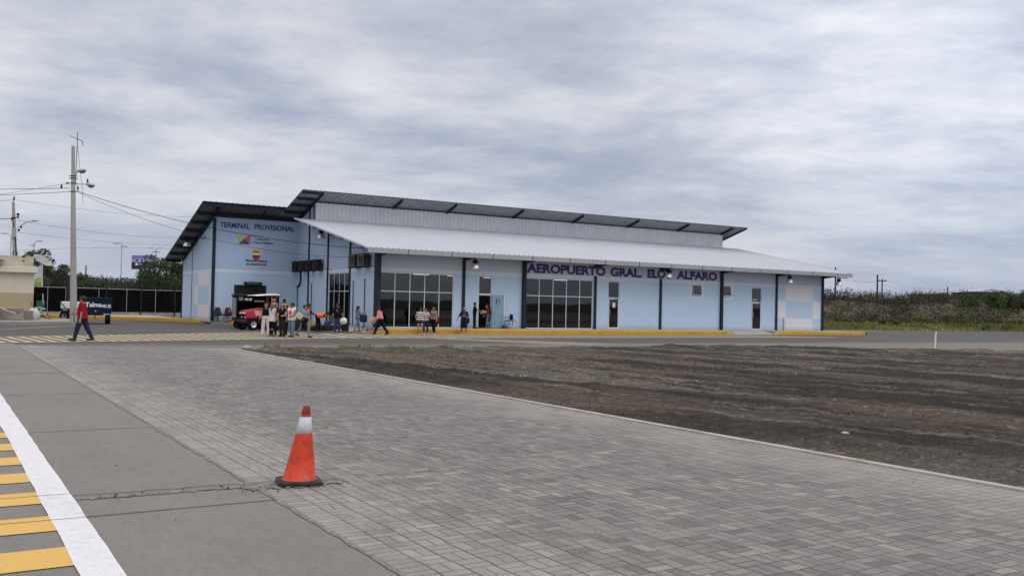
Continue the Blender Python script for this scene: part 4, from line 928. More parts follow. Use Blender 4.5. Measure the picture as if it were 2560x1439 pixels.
# ------------------------------------------------------------------ traffic cones
ORG = mat('orange_cone_plastic', (.60, .048, .010), .5, 0, .12, 5, dirt=(.14, .025, .012), dirt_amt=.75, dscale=9)
DORG = mat('weathered_cone_top', (.22, .022, .012), .6, 0, .25, 12)
REFW = mat('reflective_white_collar', (.52, .55, .62), .45, 0, .06, 12, dirt=(.4, .4, .4), dirt_amt=.4, dscale=8)
def cone(loc, label, big=True, rz=0, lean=(0, 0)):
    t = thing('traffic_cone', label, 'traffic cone', loc, rz, None)
    h = .70 if big else .62; rb = .150 if big else .13; rt = .030; zb = .035
    R_ = lambda z: rb + (rt - rb) * (z - zb) / (h - zb)
    sh = Matrix.Shear('XY', 4, lean) if lean != (0, 0) else Matrix.Identity(4)
    def seg(z0, z1, g=0): return [(R_(z0) + g, z0), (R_((z0 + z1) / 2) + g, (z0 + z1) / 2), (R_(z1) + g, z1)]
    za, zc = .455, .605
    m = MB(); m.lathe([(rb + .02, zb - .012), (rb + .012, zb + .004)] + seg(zb + .01, za), n=40, M=sh); m.build('lower_body', ORG, t, smooth='all')
    m = MB(); m.lathe([(R_(za), za)] + seg(za + .001, zc, .003) + [(R_(zc), zc)], n=40, M=sh); m.build('reflective_collar', REFW, t, smooth='all')
    m = MB(); m.lathe(seg(zc, zc + .018) , n=40, M=sh); m.lathe(seg(zc + .018, h) + [(rt - .006, h + .004), (rt - .010, h - .02), (rt - .004, h - .08)], n=40, mi=1, M=sh); m.build('tip', [ORG, DORG], t, smooth='all')
    s = .195; m = MB()
    P = [(-s, -s + .05), (-s + .05, -s), (s - .05, -s), (s, -s + .05), (s, s - .05), (s - .05, s), (-s + .05, s), (-s, s - .05)]
    Rr = random.Random(4); zt = [.030 + Rr.uniform(-.004, .006) for _ in P]
    vs = [(x, y, .002) for x, y in P] + [(x, y, z) for (x, y), z in zip(P, zt)] + [(x * .82, y * .82, .040) for x, y in P]
    n = 8; m.add(vs, [tuple(range(n))[::-1], tuple(range(2 * n, 3 * n))] + [(k * n + i, k * n + (i + 1) % n, (k + 1) * n + (i + 1) % n, (k + 1) * n + i) for k in (0, 1) for i in range(n)])
    m.build('base', mat('black_rubber_base', (.022, .020, .018), .8, 0, .35, 9, bump=.4, bscale=40, dirt=(.12, .10, .08), dirt_amt=.5, dscale=6), t); return t
cone((2.905, 8.36, .004), 'weathered orange traffic cone on a black base standing on the grey pavers', rz=radians(-12), lean=(.075, -.02))
c2 = cone((8.6, 81.0, 0), 'small orange cone beside the yellow kerb near the white cart', False)

# ------------------------------------------------------------------ utility poles, lamps, wires
PCON = mat('pole_concrete', (.36, .36, .34), .85, 0, .12, 2, bump=.15, bscale=20, stretch=(1, 1, .15), dirt=(.16, .15, .14), dirt_amt=.5)
PX, PY = 7.35, 62.6
t = thing('utility_pole', 'tall pale concrete utility pole with two lamps and an aerial on top', 'utility pole', (PX, PY, .15)); PSL = -.034
t.rotation_mode = 'QUATERNION'; t.rotation_quaternion = Matrix.Rotation(PSL, 3, Vector((sin(YAW), cos(YAW), 0))).to_quaternion(); bpy.context.view_layer.update()
m = MB(); m.cyl((0, 0, 0), (.02, 0, 10.75), .215, .095, 20); o = m.build('pole', PCON, t, smooth=True)
m = MB(); m.add([(-.03, -.2165, .05), (.05, -.2165, .03), (.03, -.2075, .9), (.0, -.205, 1.0)], [(0, 1, 2, 3)]); m.build('dark_stain', mat('dark_stain', (.07, .07, .06), .9, 0, .5, 8), o)
m = MB()
for k in range(6): m.cyl((.02, -.098 - .002 * k, 10.3 - .23 * k), (.02, -.088, 10.3 - .23 * k), .022, n=8)
m.build('bolt_holes', M_black, o)
for z in (8.92, 8.78, 8.48, 7.98):
    m = MB(); r = .215 - .012 * z + .012; m.lathe([(r, z - .03), (r + .012, z - .02), (r + .012, z + .02), (r, z + .03)], n=16); m.bev(-r - .10, r + .14, -.03, .03, z - .02, z + .02, .005); m.build('clamp_band', M_steel, t)
def cobra(par, a, b, yaw, tilt=0):
    ob = MB(); ob.tube([a, ((a[0] + b[0]) / 2, (a[1] + b[1]) / 2, (a[2] + b[2]) / 2 + .02), b], .028, 8); ob.build('lamp_arm', M_galv, par)
    Mx = Matrix.Translation(b) @ Matrix.Rotation(yaw, 4, 'Z') @ Matrix.Rotation(tilt, 4, 'Y')
    ob = MB(); ob.sph((0, 0, 0), 1, 14, 8, sc=(.30, .17, .11), M=Mx.to_3x3().to_4x4()); ob.v = [tuple(Vector(v) + Mx.to_3x3() @ Vector((.26, 0, .02)) + Mx.translation) for v in ob.v]; h = ob.build('lamp_head', mat('pale_lamp_housing', (.42, .44, .46), .4, .2, .05), par, smooth='all')
    ob = MB(); ob.sph((0, 0, 0), 1, 14, 8, sc=(.20, .14, .12), M=Mx.to_3x3().to_4x4()); ob.v = [tuple(Vector(v) + Mx.to_3x3() @ Vector((.30, 0, -.05)) + Mx.translation) for v in ob.v]; l = ob.build('glass_bowl', mat('grey_glass_bowl', (.10, .11, .12), .2, 0), h, smooth='all')
yr = -YAW
dr = Vector((cos(YAW), -sin(YAW), 0))
cobra(t, (.06, -.03, 8.80), tuple(dr * .28 + Vector((0, 0, 9.20))), yr, -.15); cobra(t, (.06, -.03, 8.42), tuple(dr * .80 + Vector((0, 0, 8.41))), yr, .18)
m = MB(); m.cyl(tuple(dr * .16 + Vector((0, 0, 8.5))), tuple(dr * .30 + Vector((0, 0, 11.6))), .022, n=6)
top = dr * .29 + Vector((0, 0, 11.15)); a0 = top + (-dr * .46 + Vector((0, .1, .25))); a1 = top + (dr * .28 + Vector((0, -.1, -.12))); m.cyl(a0, a1, .014, n=5)
for k in range(6):
    c = a0.lerp(a1, k / 5); e = (dr.cross(Vector((0, 0, 1))) * .6 + dr * .12) * (.7 + .06 * k); m.cyl(c - e, c + e, .006, n=4)
m.cyl(a1, a1 + Vector((.02, 0, -.3)), .02, n=5); m.build('aerial', mat('dark_aerial', (.08, .08, .085), .5, .5), t)
m = MB(); P0 = dr * .27 + Vector((0, 0, 10.9)); m.tube([P0, dr * .40 + Vector((0, 0, 9.6)), dr * .55 + Vector((0, 0, 8.3)), dr * .62 + Vector((0, 0, 7.2))], .010, 4); m.build('loose_wire', M_black, t)
def wire(name, a, b, sag, r, label, n=16, group='overhead wires'):
    m = MB(); a = Vector(a); b = Vector(b); pts = [a.lerp(b, i / n) - Vector((0, 0, sag * 4 * (i / n) * (1 - i / n))) for i in range(n + 1)]
    m.tube(pts, r, 5); o = m.build(name, M_black); return tag(o, label, 'cable', group)
pt = lambda z, off=.25: Vector((PX, PY, .15)) + dr * (off + z * PSL) + Vector((0, 0, z))
wire('overhead_cable', pt(8.0), (22.2, 52.3, 4.95), .62, .017, 'thick black cable from the tall pole to the low roof corner')
wire('overhead_cable', pt(7.95), (23.0, 54.0, 4.55), 1.05, .011, 'thin slack cable from the tall pole to the side wall by the grey condensers')
wire('overhead_cable', pt(8.18, -.2), W(-400, 474, 54), .05, .016, 'upper cable with a bird running left from the tall pole')
wire('overhead_cable', pt(7.96, -.2), W(-400, 494, 54), .10, .014, 'lower cable running left from the tall pole, ending at its lowest clamp')
wire('overhead_cable', pt(8.48, -.22), W(-300, 530, 50), .05, .009, 'thin wire slanting down to the left from the small insulator')
m = MB(); m.cyl(pt(8.48, -.25), pt(8.48, -.42), .035); m.cyl(pt(8.48, -.30), pt(8.48, -.34), .06); o = m.build('insulator', M_black); o.parent = t; TI = t.matrix_world.inverted()
for v in o.data.vertices: v.co = TI @ v.co
def bird(p, yaw, label):
    t = thing('bird', label, 'bird', p, yaw)
    m = MB(); m.sph((0, 0, .11), 1, 10, 7, sc=(.06, .055, .11)); m.sph((.02, 0, .23), .042, 8, 6); m.add([(-.02, -.02, .06), (-.02, .02, .06), (-.12, .015, -.10), (-.12, -.015, -.10)], [(0, 1, 2, 3)]); m.cyl((.05, 0, .235), (.095, 0, .225), .012, .002, 6)
    m.cyl((0, .02, .02), (0, .02, -.01), .006); m.cyl((0, -.02, .02), (0, -.02, -.01), .006); m.build('body', mat('dark_feathers', (.03, .03, .035), .8), t, smooth='all'); return t
bird(W(153.5, 471.5, 57.2), 0, 'small dark bird perched on the cable left of the tall pole'); bird(W(194.5, 475.5, 57.2), 2, 'small dark bird perched right beside the tall pole'); bird(W(219, 457.5, 57.2), 2, 'small dark bird sitting on the lower pole lamp')
# second, farther pole with transformer and lamp arm
p2 = W(45, 668, 90); t = thing('utility_pole', 'farther leaning concrete pole with a transformer behind the cream kiosk', 'utility pole', (p2.x, p2.y, 0))
H2 = W(39, 505, 90).z; dx2 = (W(39, 505, 90) - W(45, 668, 90)); dx2.z = 0
m = MB(); m.cyl((0, 0, 0), tuple(dx2 * 1.5 + Vector((0, 0, H2))), .26, .13, 14); m.build('pole', PCON, t, smooth=True)
f2 = lambda x, y: W(x, y, 89.8) - Vector((p2.x, p2.y, 0))
m = MB(); m.cyl(f2(35, 571), f2(35, 593), .20, n=12); m.cyl(f2(35, 569.5), f2(35, 571), .12, n=8); m.build('transformer', M_galv, t, smooth=True)
m = MB(); m.tube([f2(46, 569), f2(58, 560), f2(70, 554), f2(84, 552.5)], .045, 6); m.sph(f2(88, 552), 1, 8, 6, sc=(.32, .25, .07)); m.sph(f2(84, 550), .08); m.build('lamp_arm', M_galv, t)
m = MB(); m.tube([f2(30, 546), f2(43, 543), f2(46, 540)], .05, 5); m.sph(f2(31, 545), .12, 6, 5); m.sph(f2(45, 536), .14, 6, 5); m.sph(f2(45, 543), .10, 6, 5); m.sph(f2(47, 575), .12, 6, 5); m.sph(f2(53, 568), .10, 6, 5); m.build('insulators', M_black, t)
m = MB(); m.tube([f2(28, 547), f2(33, 555), f2(36, 575), f2(39, 600), f2(41, 640)], .045, 5); m.torus(f2(38, 634), .22, .03, 'Y', 16, 5); m.build('cable_drop', M_black, t)
wire('far_wire', W(-300, 498, 88), W(33, 500, 90), .2, .016, 'thin wire reaching the top of the farther pole from the left'); wire('far_wire', W(-300, 545, 88), W(29, 546, 90), .2, .030, 'cable reaching the insulators of the farther pole from the left')
b2 = bird(W(35, 501.5, 90), 1, 'dark insulator-sized bird at the top of the farther pole'); b2.scale = (1.6,) * 3
for i, (ya, yb, s) in enumerate(((500, 541, .6), (550, 590, .8), (580, 613, .5), (626, 632, -.5))):
    wire('far_wire', W(42, ya, 90), W(560, yb, 135), s, .012, ('topmost far wire crossing behind the tall pole', 'second far wire from the top behind the tall pole', 'third far wire from the top behind the tall pole', 'lowest far wire, just above the scrub')[i])
# street lights beyond the fence
def street_light(x, ybase, ytop, d, label, arms):
    p = W(x, ybase, d); t = thing('street_light', label, 'street light', (p.x, p.y, 0), 0, 'street lights on the far road'); h = W(x, ytop, d).z
    m = MB(); m.cyl((0, 0, 0), (0, 0, h), .11, .07, 8); m.build('pole', M_galv, t)
    for dxp, dyp, sx in arms:
        e = Vector((0, 0, h)) + (W(x + dxp, ytop + dyp, d) - W(x, ytop, d)); mid = Vector((0, 0, h)).lerp(e, .55) + Vector((0, 0, abs(sx) * .15))
        m = MB(); m.tube([(0, 0, h), mid, e], .05, 5); m.build('arm', M_galv, t)
        dd = (e - mid).normalized(); m = MB(); m.sph(e, 1, 8, 6, sc=(.55, .35, .10)); m.build('lamp_head', M_galv, t)
street_light(26, 660, 590, 150, 'street light whose lamp points left, behind the kiosk roof', [(-17, -7, 1), (7, 7, .3)])
street_light(84, 655, 608, 160, 'street light whose lamp points right, above the satellite dish', [(15, -6, 1), (-5, 5, .3)])
street_light(302, 700, 611, 170, 'street light with a long left arm standing over the scrub', [(-15, -3, 1), (8, 4, .5)])
street_light(389, 660, 625, 190, 'double armed street light above the round tree', [(-11, -5, 1), (11, -5, 1), (-4, 4, .2), (4, 4, .2)])
p = W(214, 700, 125); m = MB(); m.cyl((0, 0, 0), (0, 0, W(214, 663, 125).z), .11, .09, 8); o = m.build('wooden_post', mat('weathered_post', (.12, .12, .125), .9)); o.location = (p.x, p.y, 0); tag(o, 'short dark post sticking up from the scrub right of the tall pole', 'post')
# billboard
p = W(352, 655, 175); t = thing('billboard', 'blue advertising billboard partly hidden by the round tree', 'billboard', (p.x, p.y, 0))
q = lambda x, y, dd=0: W(x, y, 175 + dd) - Vector((p.x, p.y, 0))
m = MB(); m.prism([q(329.5, 638), q(385, 638), q(385, 672.5), (q(328.5, 672.5))], tuple(fw * .4)); m.build('panel', mat('billboard_sky_blue', (.16, .19, .55), .5, 0, .3, .6), t)
m = MB(); m.prism([q(328.6, 655, -.1), q(385, 655, -.1), q(385, 672.4, -.1), q(328.6, 672.4, -.1)], tuple(fw * .05)); m.build('dark_picture', mat('billboard_dark_picture', (.03, .035, .06), .5, 0, .5, 1.2), t)
m = MB(); m.prism([q(329.5, 648, -.12), q(360, 646, -.12), q(385, 652, -.12), q(385, 655.2, -.12), q(329.5, 655.2, -.12)], tuple(fw * .04)); m.build('pale_picture', mat('billboard_pale_picture', (.42, .45, .62), .5, 0, .2, 1), t)
m = MB(); 
for a, b_, c, d in ((338, 345, 657, 663), (347, 353, 659, 661), (339, 345, 648.5, 651.5), (352, 356, 648, 652)): m.prism([q(a, d, -.2), q(b_, d, -.2), q(b_, c, -.2), q(a + 1, c, -.2)], tuple(fw * .04), mi=0 if c > 655 else 1)
m.build('picture_details', [M_white, navy], t)
m = MB(); m.cyl((0, 0, 0), q(352, 672, .5), .3, n=8); m.build('post', M_steel, t)

# ------------------------------------------------------------------ cream kiosk on the left
CREAM = mat('cream_wall', (.56, .53, .43), .85, 0, .06, 1, bump=.1); TAN = mat('tan_wall', (.39, .33, .215), .85, 0, .07, 1, bump=.1)
kd = 66.0; KO = W(82, 805, kd); KO.z = 0; t = thing('kiosk', 'small cream and tan kiosk with a flat overhanging roof at the left edge', 'building', tuple(KO))
back = fw.copy(); back.z = 0; back.normalize(); KM = Matrix.Translation(KO) @ Matrix.Rotation(-YAW, 4, 'Z')          # local +X = image right, +Y = away
KM = Matrix.Rotation(-YAW + radians(30.0), 4, 'Z')
def kb(x0, x1, y0, y1, z0, z1, name, mm, b=0):
    m = MB(); (m.bev(x0, x1, y0, y1, z0, z1, b, M=KM) if b else m.box(x0, x1, y0, y1, z0, z1, M=KM)); return m.build(name, mm, t)
zt = W(82, 682, kd).z; zm = W(82, 732.5, kd).z; zr = W(82, 668, kd).z; zu = W(81, 645, kd).z + .15
kb(-9, -.004, 0, 4, 0, zm, 'lower_wall', TAN); kb(-9, 0, .01, 4, zm, zt, 'wall', CREAM); kb(-9, .22, -.3, 4.3, zt, zr + .02, 'roof_slab', mat('pale_roof_slab', (.60, .585, .51), .8, 0, .05, 1), .02)
kb(-9, -.02, .9, 4, zr + .02, zu, 'parapet_wall', mat('stained_beige_wall', (.47, .43, .35), .9, 0, .08, .8, dirt=(.20, .17, .12), dirt_amt=.6, dscale=.9))
m = MB(); m.prism([KM @ Vector(v) for v in ((-2.4, -.9, zr + .28), (-1.85, -.9, zr + .38), (-2.4, -.9, zr + .52))], KM.to_3x3() @ Vector((0, 1.7, 0))); m.build('canopy', mat('grey_canopy', (.22, .20, .17), .8), t)
m = MB()
for x, z, r in ((-.66, zr + .78, .07), (-.66, zr + .47, .05)): m.sph((0, 0, 0), r, 8, 6, sc=(1.6, .4, 1)); m.v[-50:] = m.v[-50:]
m.v = []; m.f = []; m.m = []
for x, z, r in ((-.66, zr + .78, .07), (-.66, zr + .47, .05)): m.sph(tuple(KM @ Vector((x, .88, z))), r, 8, 6, sc=(1.6, .4, 1))
m.build('vent_holes', M_black, t)
# satellite dish on the kiosk
dc = W(104, 655, kd + 1.5); t = thing('satellite_dish', 'old tilted satellite dish on the corner of the kiosk roof', 'satellite dish', (W(92, 664, kd + 1.5).x, W(92, 664, kd + 1.5).y, W(92, 668, kd + 1.5).z))
ax = (dr * .55 + Vector((0, 0, .75)) - back * .15).normalized(); DM_ = ax.to_track_quat('Z', 'Y').to_matrix().to_4x4(); off = dc - Vector(t.location)
m = MB(); m.lathe([(0.02, 0), (.25, .03), (.5, .11), (.68, .21), (.69, .20), (.5, .09), (.25, .01), (.02, -.02)], c=tuple(off), n=28, M=DM_); m.build('dish', mat('weathered_dish', (.33, .34, .32), .6, .1, .2, 2), t, smooth='all')
m = MB(); m.tube([tuple(off + DM_ @ Vector((.6, 0, .16))), tuple(off + DM_ @ Vector((0, 0, .75)))], .02); m.tube([tuple(off + DM_ @ Vector((-.6, 0, .16))), tuple(off + DM_ @ Vector((0, 0, .75)))], .02); m.sph(tuple(off + DM_ @ Vector((0, 0, .75))), .07); m.build('feed_arm', M_galv, t)
m = MB(); m.cyl(off, (0, 0, 0), .05); m.cyl((0, 0, 0), (0, 0, -.3), .07); m.build('mount', mat('rusty_mount', (.20, .07, .03), .9, 0, .3, 5), t)
# painted mural board
p = W(95, 700, 78); t = thing('mural_board', 'tall board with a faded blue and green picture behind the kiosk', 'board', (p.x, p.y, 0)); q = lambda x, y, dd=0: W(x, y, 78 + dd) - Vector((p.x, p.y, 0))
m = MB(); m.prism([q(80, 664), q(105, 664), q(105, 716), q(80, 716)], tuple(fw * .08)); m.build('panel', mat('faded_mural', (.50, .53, .55), .7, 0, .25, 1.0, dirt=(.20, .38, .60), dirt_amt=.6, dscale=.8), t)
m = MB(); m.sph(q(97, 706, -.05), 1, 12, 8, sc=(.32, .05, .42)); m.build('green_picture', mat('mural_green', (.28, .34, .09), .7, 0, .4, 4), t)
m = MB(); m.sph(q(91, 672, -.05), 1, 12, 8, sc=(.28, .05, .22)); m.build('blue_picture', mat('mural_blue', (.06, .26, .62), .7, 0, .3, 4), t)
m = MB(); m.cyl(q(105.5, 664), q(105.5, 716), .04); m.build('frame_post', mat('cream_post', (.6, .58, .45), .7), t)

# ------------------------------------------------------------------ boundary fence with black mesh cloth
def fence():
    a = W(78, 780, 78.5); b_ = W(470, 789, 90.5); a.z = b_.z = .23; d = b_ - a; Lf = d.length; d.normalize()
    t = thing('boundary_fence', 'high boundary fence hung with black cloth between the kiosk and the terminal', 'fence', tuple(a)); 
    P = lambda s, z, off=0: d * s + Vector((-d.y, d.x, 0)) * off + Vector((0, 0, z))
    m = MB(); m.prism([P(0, -.25, .05), P(0, .22, .05), P(Lf, .22, .05), P(Lf, -.25, .05)], Vector((-d.y, d.x, 0)) * .2); m.build('plinth', mat('fence_plinth', (.30, .28, .25), .9, 0, .15, 1, dirt=(.15, .13, .11), dirt_amt=.6), t)
    m = MB(); n = 90; R = random.Random(2); zt = 2.30
    prof = [(Lf * i / n, .03 * sin(i * 1.3) + R.uniform(-.012, .012)) for i in range(n + 1)]
    vs = [P(s, .25 + (0.0 if z == 0 else (zt - .25)), o + (0 if z else .02)) for z in (0, 1) for s, o in prof]
    m.add(vs, [(i, i + 1, n + 2 + i, n + 1 + i) for i in range(n)]); m.build('black_cloth', mat('black_shade_cloth', (.006, .006, .007), .95, 0, .4, 1.5, spec=.03), t)
    m = MB(); m.cyl(P(0, zt, -.03), P(Lf, zt, -.03), .022, n=6); m.build('pale_rail', mat('pale_rail', (.45, .44, .38), .7), t)
    m = MB(); m.cyl(P(0, 3.22, 0), P(Lf, 3.22, 0), .035, n=6); m.build('top_rail', M_steel, t)
    s = .4; k = 0
    for x in (136, 264, 352, 436):
        u = (W(x, 740, 84) - a); s = max(0.3, min(Lf - .1, (u.x * d.y * 0 + 0))) if 0 else None
    def s_at(x):
        # parameter where the line of sight through x meets the fence line
        r = W(x, 750, 1) - Vector((0, 0, EYE)); r.z = 0; A = a.x * d.y - a.y * d.x; return ((a.x) * (r.y) - (a.y) * r.x) / (d.y * r.x - d.x * r.y)
    for x in (168, 264.5, 352, 436.5):
        s = s_at(x); m = MB(); m.bev(0, .001, 0, .001, 0, .001, .0001); m = MB(); m.cyl(P(s, -.1, -.05), P(s, 3.28, -.05), .06 if x != 168 else .17, n=8); m.build('post', M_steel, t)
    for x in (118, 163, 246, 316, 388):
        s = s_at(x); m = MB(); m.cyl(P(s, .2, -.05), P(s, 2.32, -.05), .025, n=6); m.build('thin_post', M_galv, t)
    # chain link above the cloth: thin diagonal wires
    m = MB(); s = 0
    while s < Lf - .9:
        for sg in (1, -1):
            x0, x1 = (s, s + .9) if sg > 0 else (s + .9, s); A = P(x0, zt, 0); B_ = P(x1, 3.2, 0); w = Vector((0, 0, .006)); m.quad(A - w, B_ - w, B_ + w, A + w)
        s += .15
    m.build('chain_link', mat('dark_wire', (.05, .055, .06), .6, .3), t)
fence()

# ------------------------------------------------------------------ pallets, sacks, bin and rubble by the kiosk
WOOD = mat('grey_weathered_wood', (.20, .17, .135), .9, 0, .25, 6, bump=.3, bscale=20, stretch=(1, 1, 6), dirt=(.10, .085, .07), dirt_amt=.5)
def PM(x, y, d, rz=0): p = W(x, y, d); return Matrix.Translation((p.x, p.y, 0)) @ Matrix.Rotation(-YAW + rz, 4, 'Z')
p = W(42, 812, 60); t = thing('pallet', 'pallet stacked with paving blocks wrapped in clear film beside the kiosk', 'pallet', (p.x, p.y, 0), -YAW + radians(-6))
m = MB()
for k in range(3): m.box(-.78, .78, -.55 + k * .5, -.45 + k * .5, 0, .04); m.box(-.78, -.62, -.55 + k * .5, -.45 + k * .5, .04, .13); m.box(-.08, .08, -.55 + k * .5, -.45 + k * .5, .04, .13); m.box(.62, .78, -.55 + k * .5, -.45 + k * .5, .04, .13)
for k in range(5): m.box(-.8, .8, -.56 + k * .25, -.42 + k * .25, .131, .155)
m.build('deck', WOOD, t)
m = MB(); R = random.Random(8)
for r in range(6):
    for k in range(4): m.bev(-.76 + k * .385, -.39 + k * .385, -.53 + R.uniform(-.02, .02), .53, .158 + r * .105, .258 + r * .105, .012)
for k in range(2): m.bev(-.74 + k * .5, -.30 + k * .5, -.4, .4, .80, .90, .012)
m.build('paving_blocks', mat('stacked_grey_blocks', (.24, .22, .19), .9, 0, .25, 4, bump=.3), t)
m = MB(); vs = []; n = 14
for i in range(n + 1):
    s = i / n; x = -.80 + 1.62 * s; zt_ = .98 - .42 * min(1, s * 1.3) + .10 * max(0, s - .75) * 4 + R.uniform(-.02, .02)
    for j in range(7): u = j / 6; vs.append((x, -.58 - .03 * sin(i * 2 + j * 1.7) - .02 * u, .2 + (zt_ - .2) * u))
m.add(vs, [(i * 7 + j, (i + 1) * 7 + j, (i + 1) * 7 + j + 1, i * 7 + j + 1) for i in range(n) for j in range(6)])
fm = mat('dusty_plastic_film', (.36, .34, .30), .35, 0, .25, 5, bump=.8, bscale=9, spec=.6, stretch=(1, 1, 4)); m.build('film_wrap', fm, t, smooth='all')
m = MB(); m.tube([(-.8, -.6, .98), (-.3, -.62, .75), (.3, -.62, .62)], .03, 6); m.build('film_roll_edge', mat('white_film', (.6, .59, .56), .4), t)
p = W(-2, 808, 59); t = thing('pallet', 'wrapped stack on a pallet cut off by the left edge of the photo', 'pallet', (p.x - .5, p.y - .1, 0), -YAW)
m = MB(); m.box(-.7, .35, -.5, .5, 0, .14); m.build('deck', WOOD, t); m = MB()
for r in range(8): m.bev(-.7, .35, -.5 + R.uniform(-.02, .02), .5, .143 + r * .105, .243 + r * .105, .012)
m.build('paving_blocks', mat('stacked_grey_blocks', (0, 0, 0)), t)
p = W(84, 806, 61.5); t = thing('bulk_bag', 'slumped white bulk bag between the pallet and the loose pipes', 'sack', (p.x, p.y, 0.0))
m = MB(); m.sph((0, 0, .45), 1, 16, 12, sc=(.36, .40, .48)); m.v = [(x * (1 + .18 * MN.noise(Vector((x * 3, y * 3, z * 3)))), y * (1 + .2 * MN.noise(Vector((x * 3 + 5, y * 3, z * 3)))), max(0, z + .12 * MN.noise(Vector((x * 4, y * 4 + 3, z * 4))))) for x, y, z in m.v]; m.build('bag', mat('white_woven_bag', (.55, .55, .52), .7, 0, .12, 4, bump=.6, bscale=12, dirt=(.30, .28, .24), dirt_amt=.5), t, smooth='all')
m = MB(); m.tube([(.05, -.2, .85), (-.12, -.1, 1.12), (-.22, 0, 1.30)], .03); m.build('strap', mat('brown_strap', (.08, .06, .04), .8), t)
p = W(101, 795, 64); t = thing('pipe_heap', 'heap of white bent pipes and dark timber beside the bulk bag', 'pipes', (p.x, p.y, .17))
m = MB(); m.tube([(-.55, 0, .75), (-.1, -.1, .78), (.3, 0, .68)], .03); m.tube([(-.5, .1, .2), (0, 0, .55), (.15, 0, .75)], .03); m.tube([(-.4, -.1, .3), (.1, -.2, .35), (.35, -.1, .36)], .04); m.tube([(-.55, .1, .05), (-.2, .1, .4), (.3, .1, .5)], .03); m.build('white_pipes', mat('white_pvc', (.55, .56, .54), .5, 0, .05), t)
m = MB(); m.tube([(-.5, 0, .05), (.1, -.2, .20), (.55, -.3, .02)], .035); m.tube([(-.6, 0, .12), (0, 0, .16), (.35, 0, .42), (.36, 0, .2)], .035); m.build('dark_timber', mat('dark_timber', (.05, .045, .04), .9), t)
wire('hose', (p.x + .4, p.y, .52), W(152, 797, 74), .12, .025, 'dark red hose lying from the pipe heap to the small cone', group=None)
p = W(100, 800, 70); t = thing('waste_bin', 'green plastic waste bin with a pale pole in it by the fence', 'bin', (p.x, p.y, .17))
m = MB(); m.prism([(-.22, -.25, .15), (.22, -.25, .15), (.27, -.27, 1.15), (-.25, -.27, 1.15)], (0, .5, 0)); m.build('bin_body', mat('green_plastic', (.03, .17, .07), .5, 0, .1), t)
m = MB(); m.bev(-.28, .29, -.3, .28, 1.152, 1.22, .02); m.build('lid', mat('green_plastic', (0, 0, 0)), t)
for x in (-.2, .2): m = MB(); m.cyl((x, .2, .12), (x + .05, .2, .12), .12, n=12); m.build('wheel', M_rubber, t)
m = MB(); m.cyl((.14, -.31, 1.0), (.10, -.31, 1.75), .03); m.build('pale_pole', M_white, t)
m = MB(); m.box(-.06, .0, -.285, -.276, .6, .75); m.build('sticker', M_white, t)

# ------------------------------------------------------------------ wheels and vehicles
RIMW = mat('white_steel_rim', (.55, .56, .55), .45, .2, .08, 5); RIMD = mat('dark_rim', (.14, .15, .15), .5, .2, .2)
def wheel(par, c, r, w, rim=RIMW, axis='Y', lug=False, name='wheel'):
    """wheel on an axle along local Y"""
    m = MB(); prof = [(r * .58, -w / 2), (r * .80, -w / 2 - .005), (r * .95, -w * .40), (r, -w * .25), (r, w * .25), (r * .95, w * .40), (r * .80, w / 2 + .005), (r * .58, w / 2)]
    Mx = Matrix.Rotation(pi / 2, 4, 'X') if axis == 'Y' else Matrix.Rotation(pi / 2, 4, 'Y')
    m.lathe(prof, c=c, n=28, M=Mx)
    if lug:
        for k in range(16):
            a = 2 * pi * k / 16; q_ = Matrix.Rotation(a, 4, 'Y'); m.box(-.02, .02, -w * .45, w * .45, r - .01, r + .018, M=Matrix.Translation(c) @ q_)
    o = m.build('tyre', M_rubber, None, smooth=True)
    e = bpy.data.objects.new(name, None) if 0 else None
    o.name = name; o.parent = par
    rm = MB(); rm.lathe([(.001, -w * .20), (r * .15, -w * .22), (r * .2, -w * .12), (r * .42, -w * .10), (r * .50, -w * .38), (r * .60, -w * .46), (r * .60, w * .46), (r * .50, w * .30), (.001, w * .1)], c=c, n=24, M=Mx)
    rm.build('rim', rim, o, smooth=True)
    hb = MB(); dv = Mx @ Vector((0, 0, 1)); C_ = Vector(c)
    for sgn in (-1, 1): hb.cyl(C_ + dv * (w * .20 * sgn), C_ + dv * (w * .32 * sgn), r * .13, n=8)
    for k in range(6):
        a = 2 * pi * k / 6; u = Mx @ Vector((cos(a), sin(a), 0)); hb.cyl(C_ + u * r * .28 - dv * w * .1, C_ + u * r * .28 - dv * w * .16, r * .045, n=6)
    hb.build('hub', M_black, o); return o
# red tow tractor. local: front towards -X, left side -Y
REDP = mat('dark_red_tractor_paint', (.34, .012, .025), .35, 0, .08, 3, spec=.5); DKM = mat('dark_chassis', (.02, .02, .022), .6, .2, .3)
tl = Vector((15.95, 54.6, 0))                     # near front wheel
TROT = -YAW + radians(50)                           # heading left and towards the viewer
t = thing('tow_tractor', 'dark red tow tractor with a white canopy in front of the dark baggage cart', 'tractor', (0, 0, 0), TROT, None)
Mr = Matrix.Rotation(TROT, 3, 'Z'); t.location = tl - Mr @ Vector((0, -.52, 0))
wheel(t, (0, -.52, .33), .33, .22, RIMW, lug=True); wheel(t, (0, .55, .33), .33, .22, RIMD, lug=True)
wheel(t, (1.42, -.62, .50), .50, .32, RIMD, lug=True); wheel(t, (1.42, .62, .50), .50, .32, RIMD, lug=True)
m = MB(); m.bev(-.35, 1.9, -.25, .25, .35, .68, .03); m.cyl((0, -.45, .33), (0, .5, .33), .05); m.bev(-.42, -.30, -.40, .40, .42, .60, .02); m.bev(1.0, 1.85, -.45, .45, .55, .80, .04); m.bev(.95, 1.4, -.42, .42, .50, .62, .02); m.build('chassis', DKM, t)
m = MB()  # hood: tapered, curved top
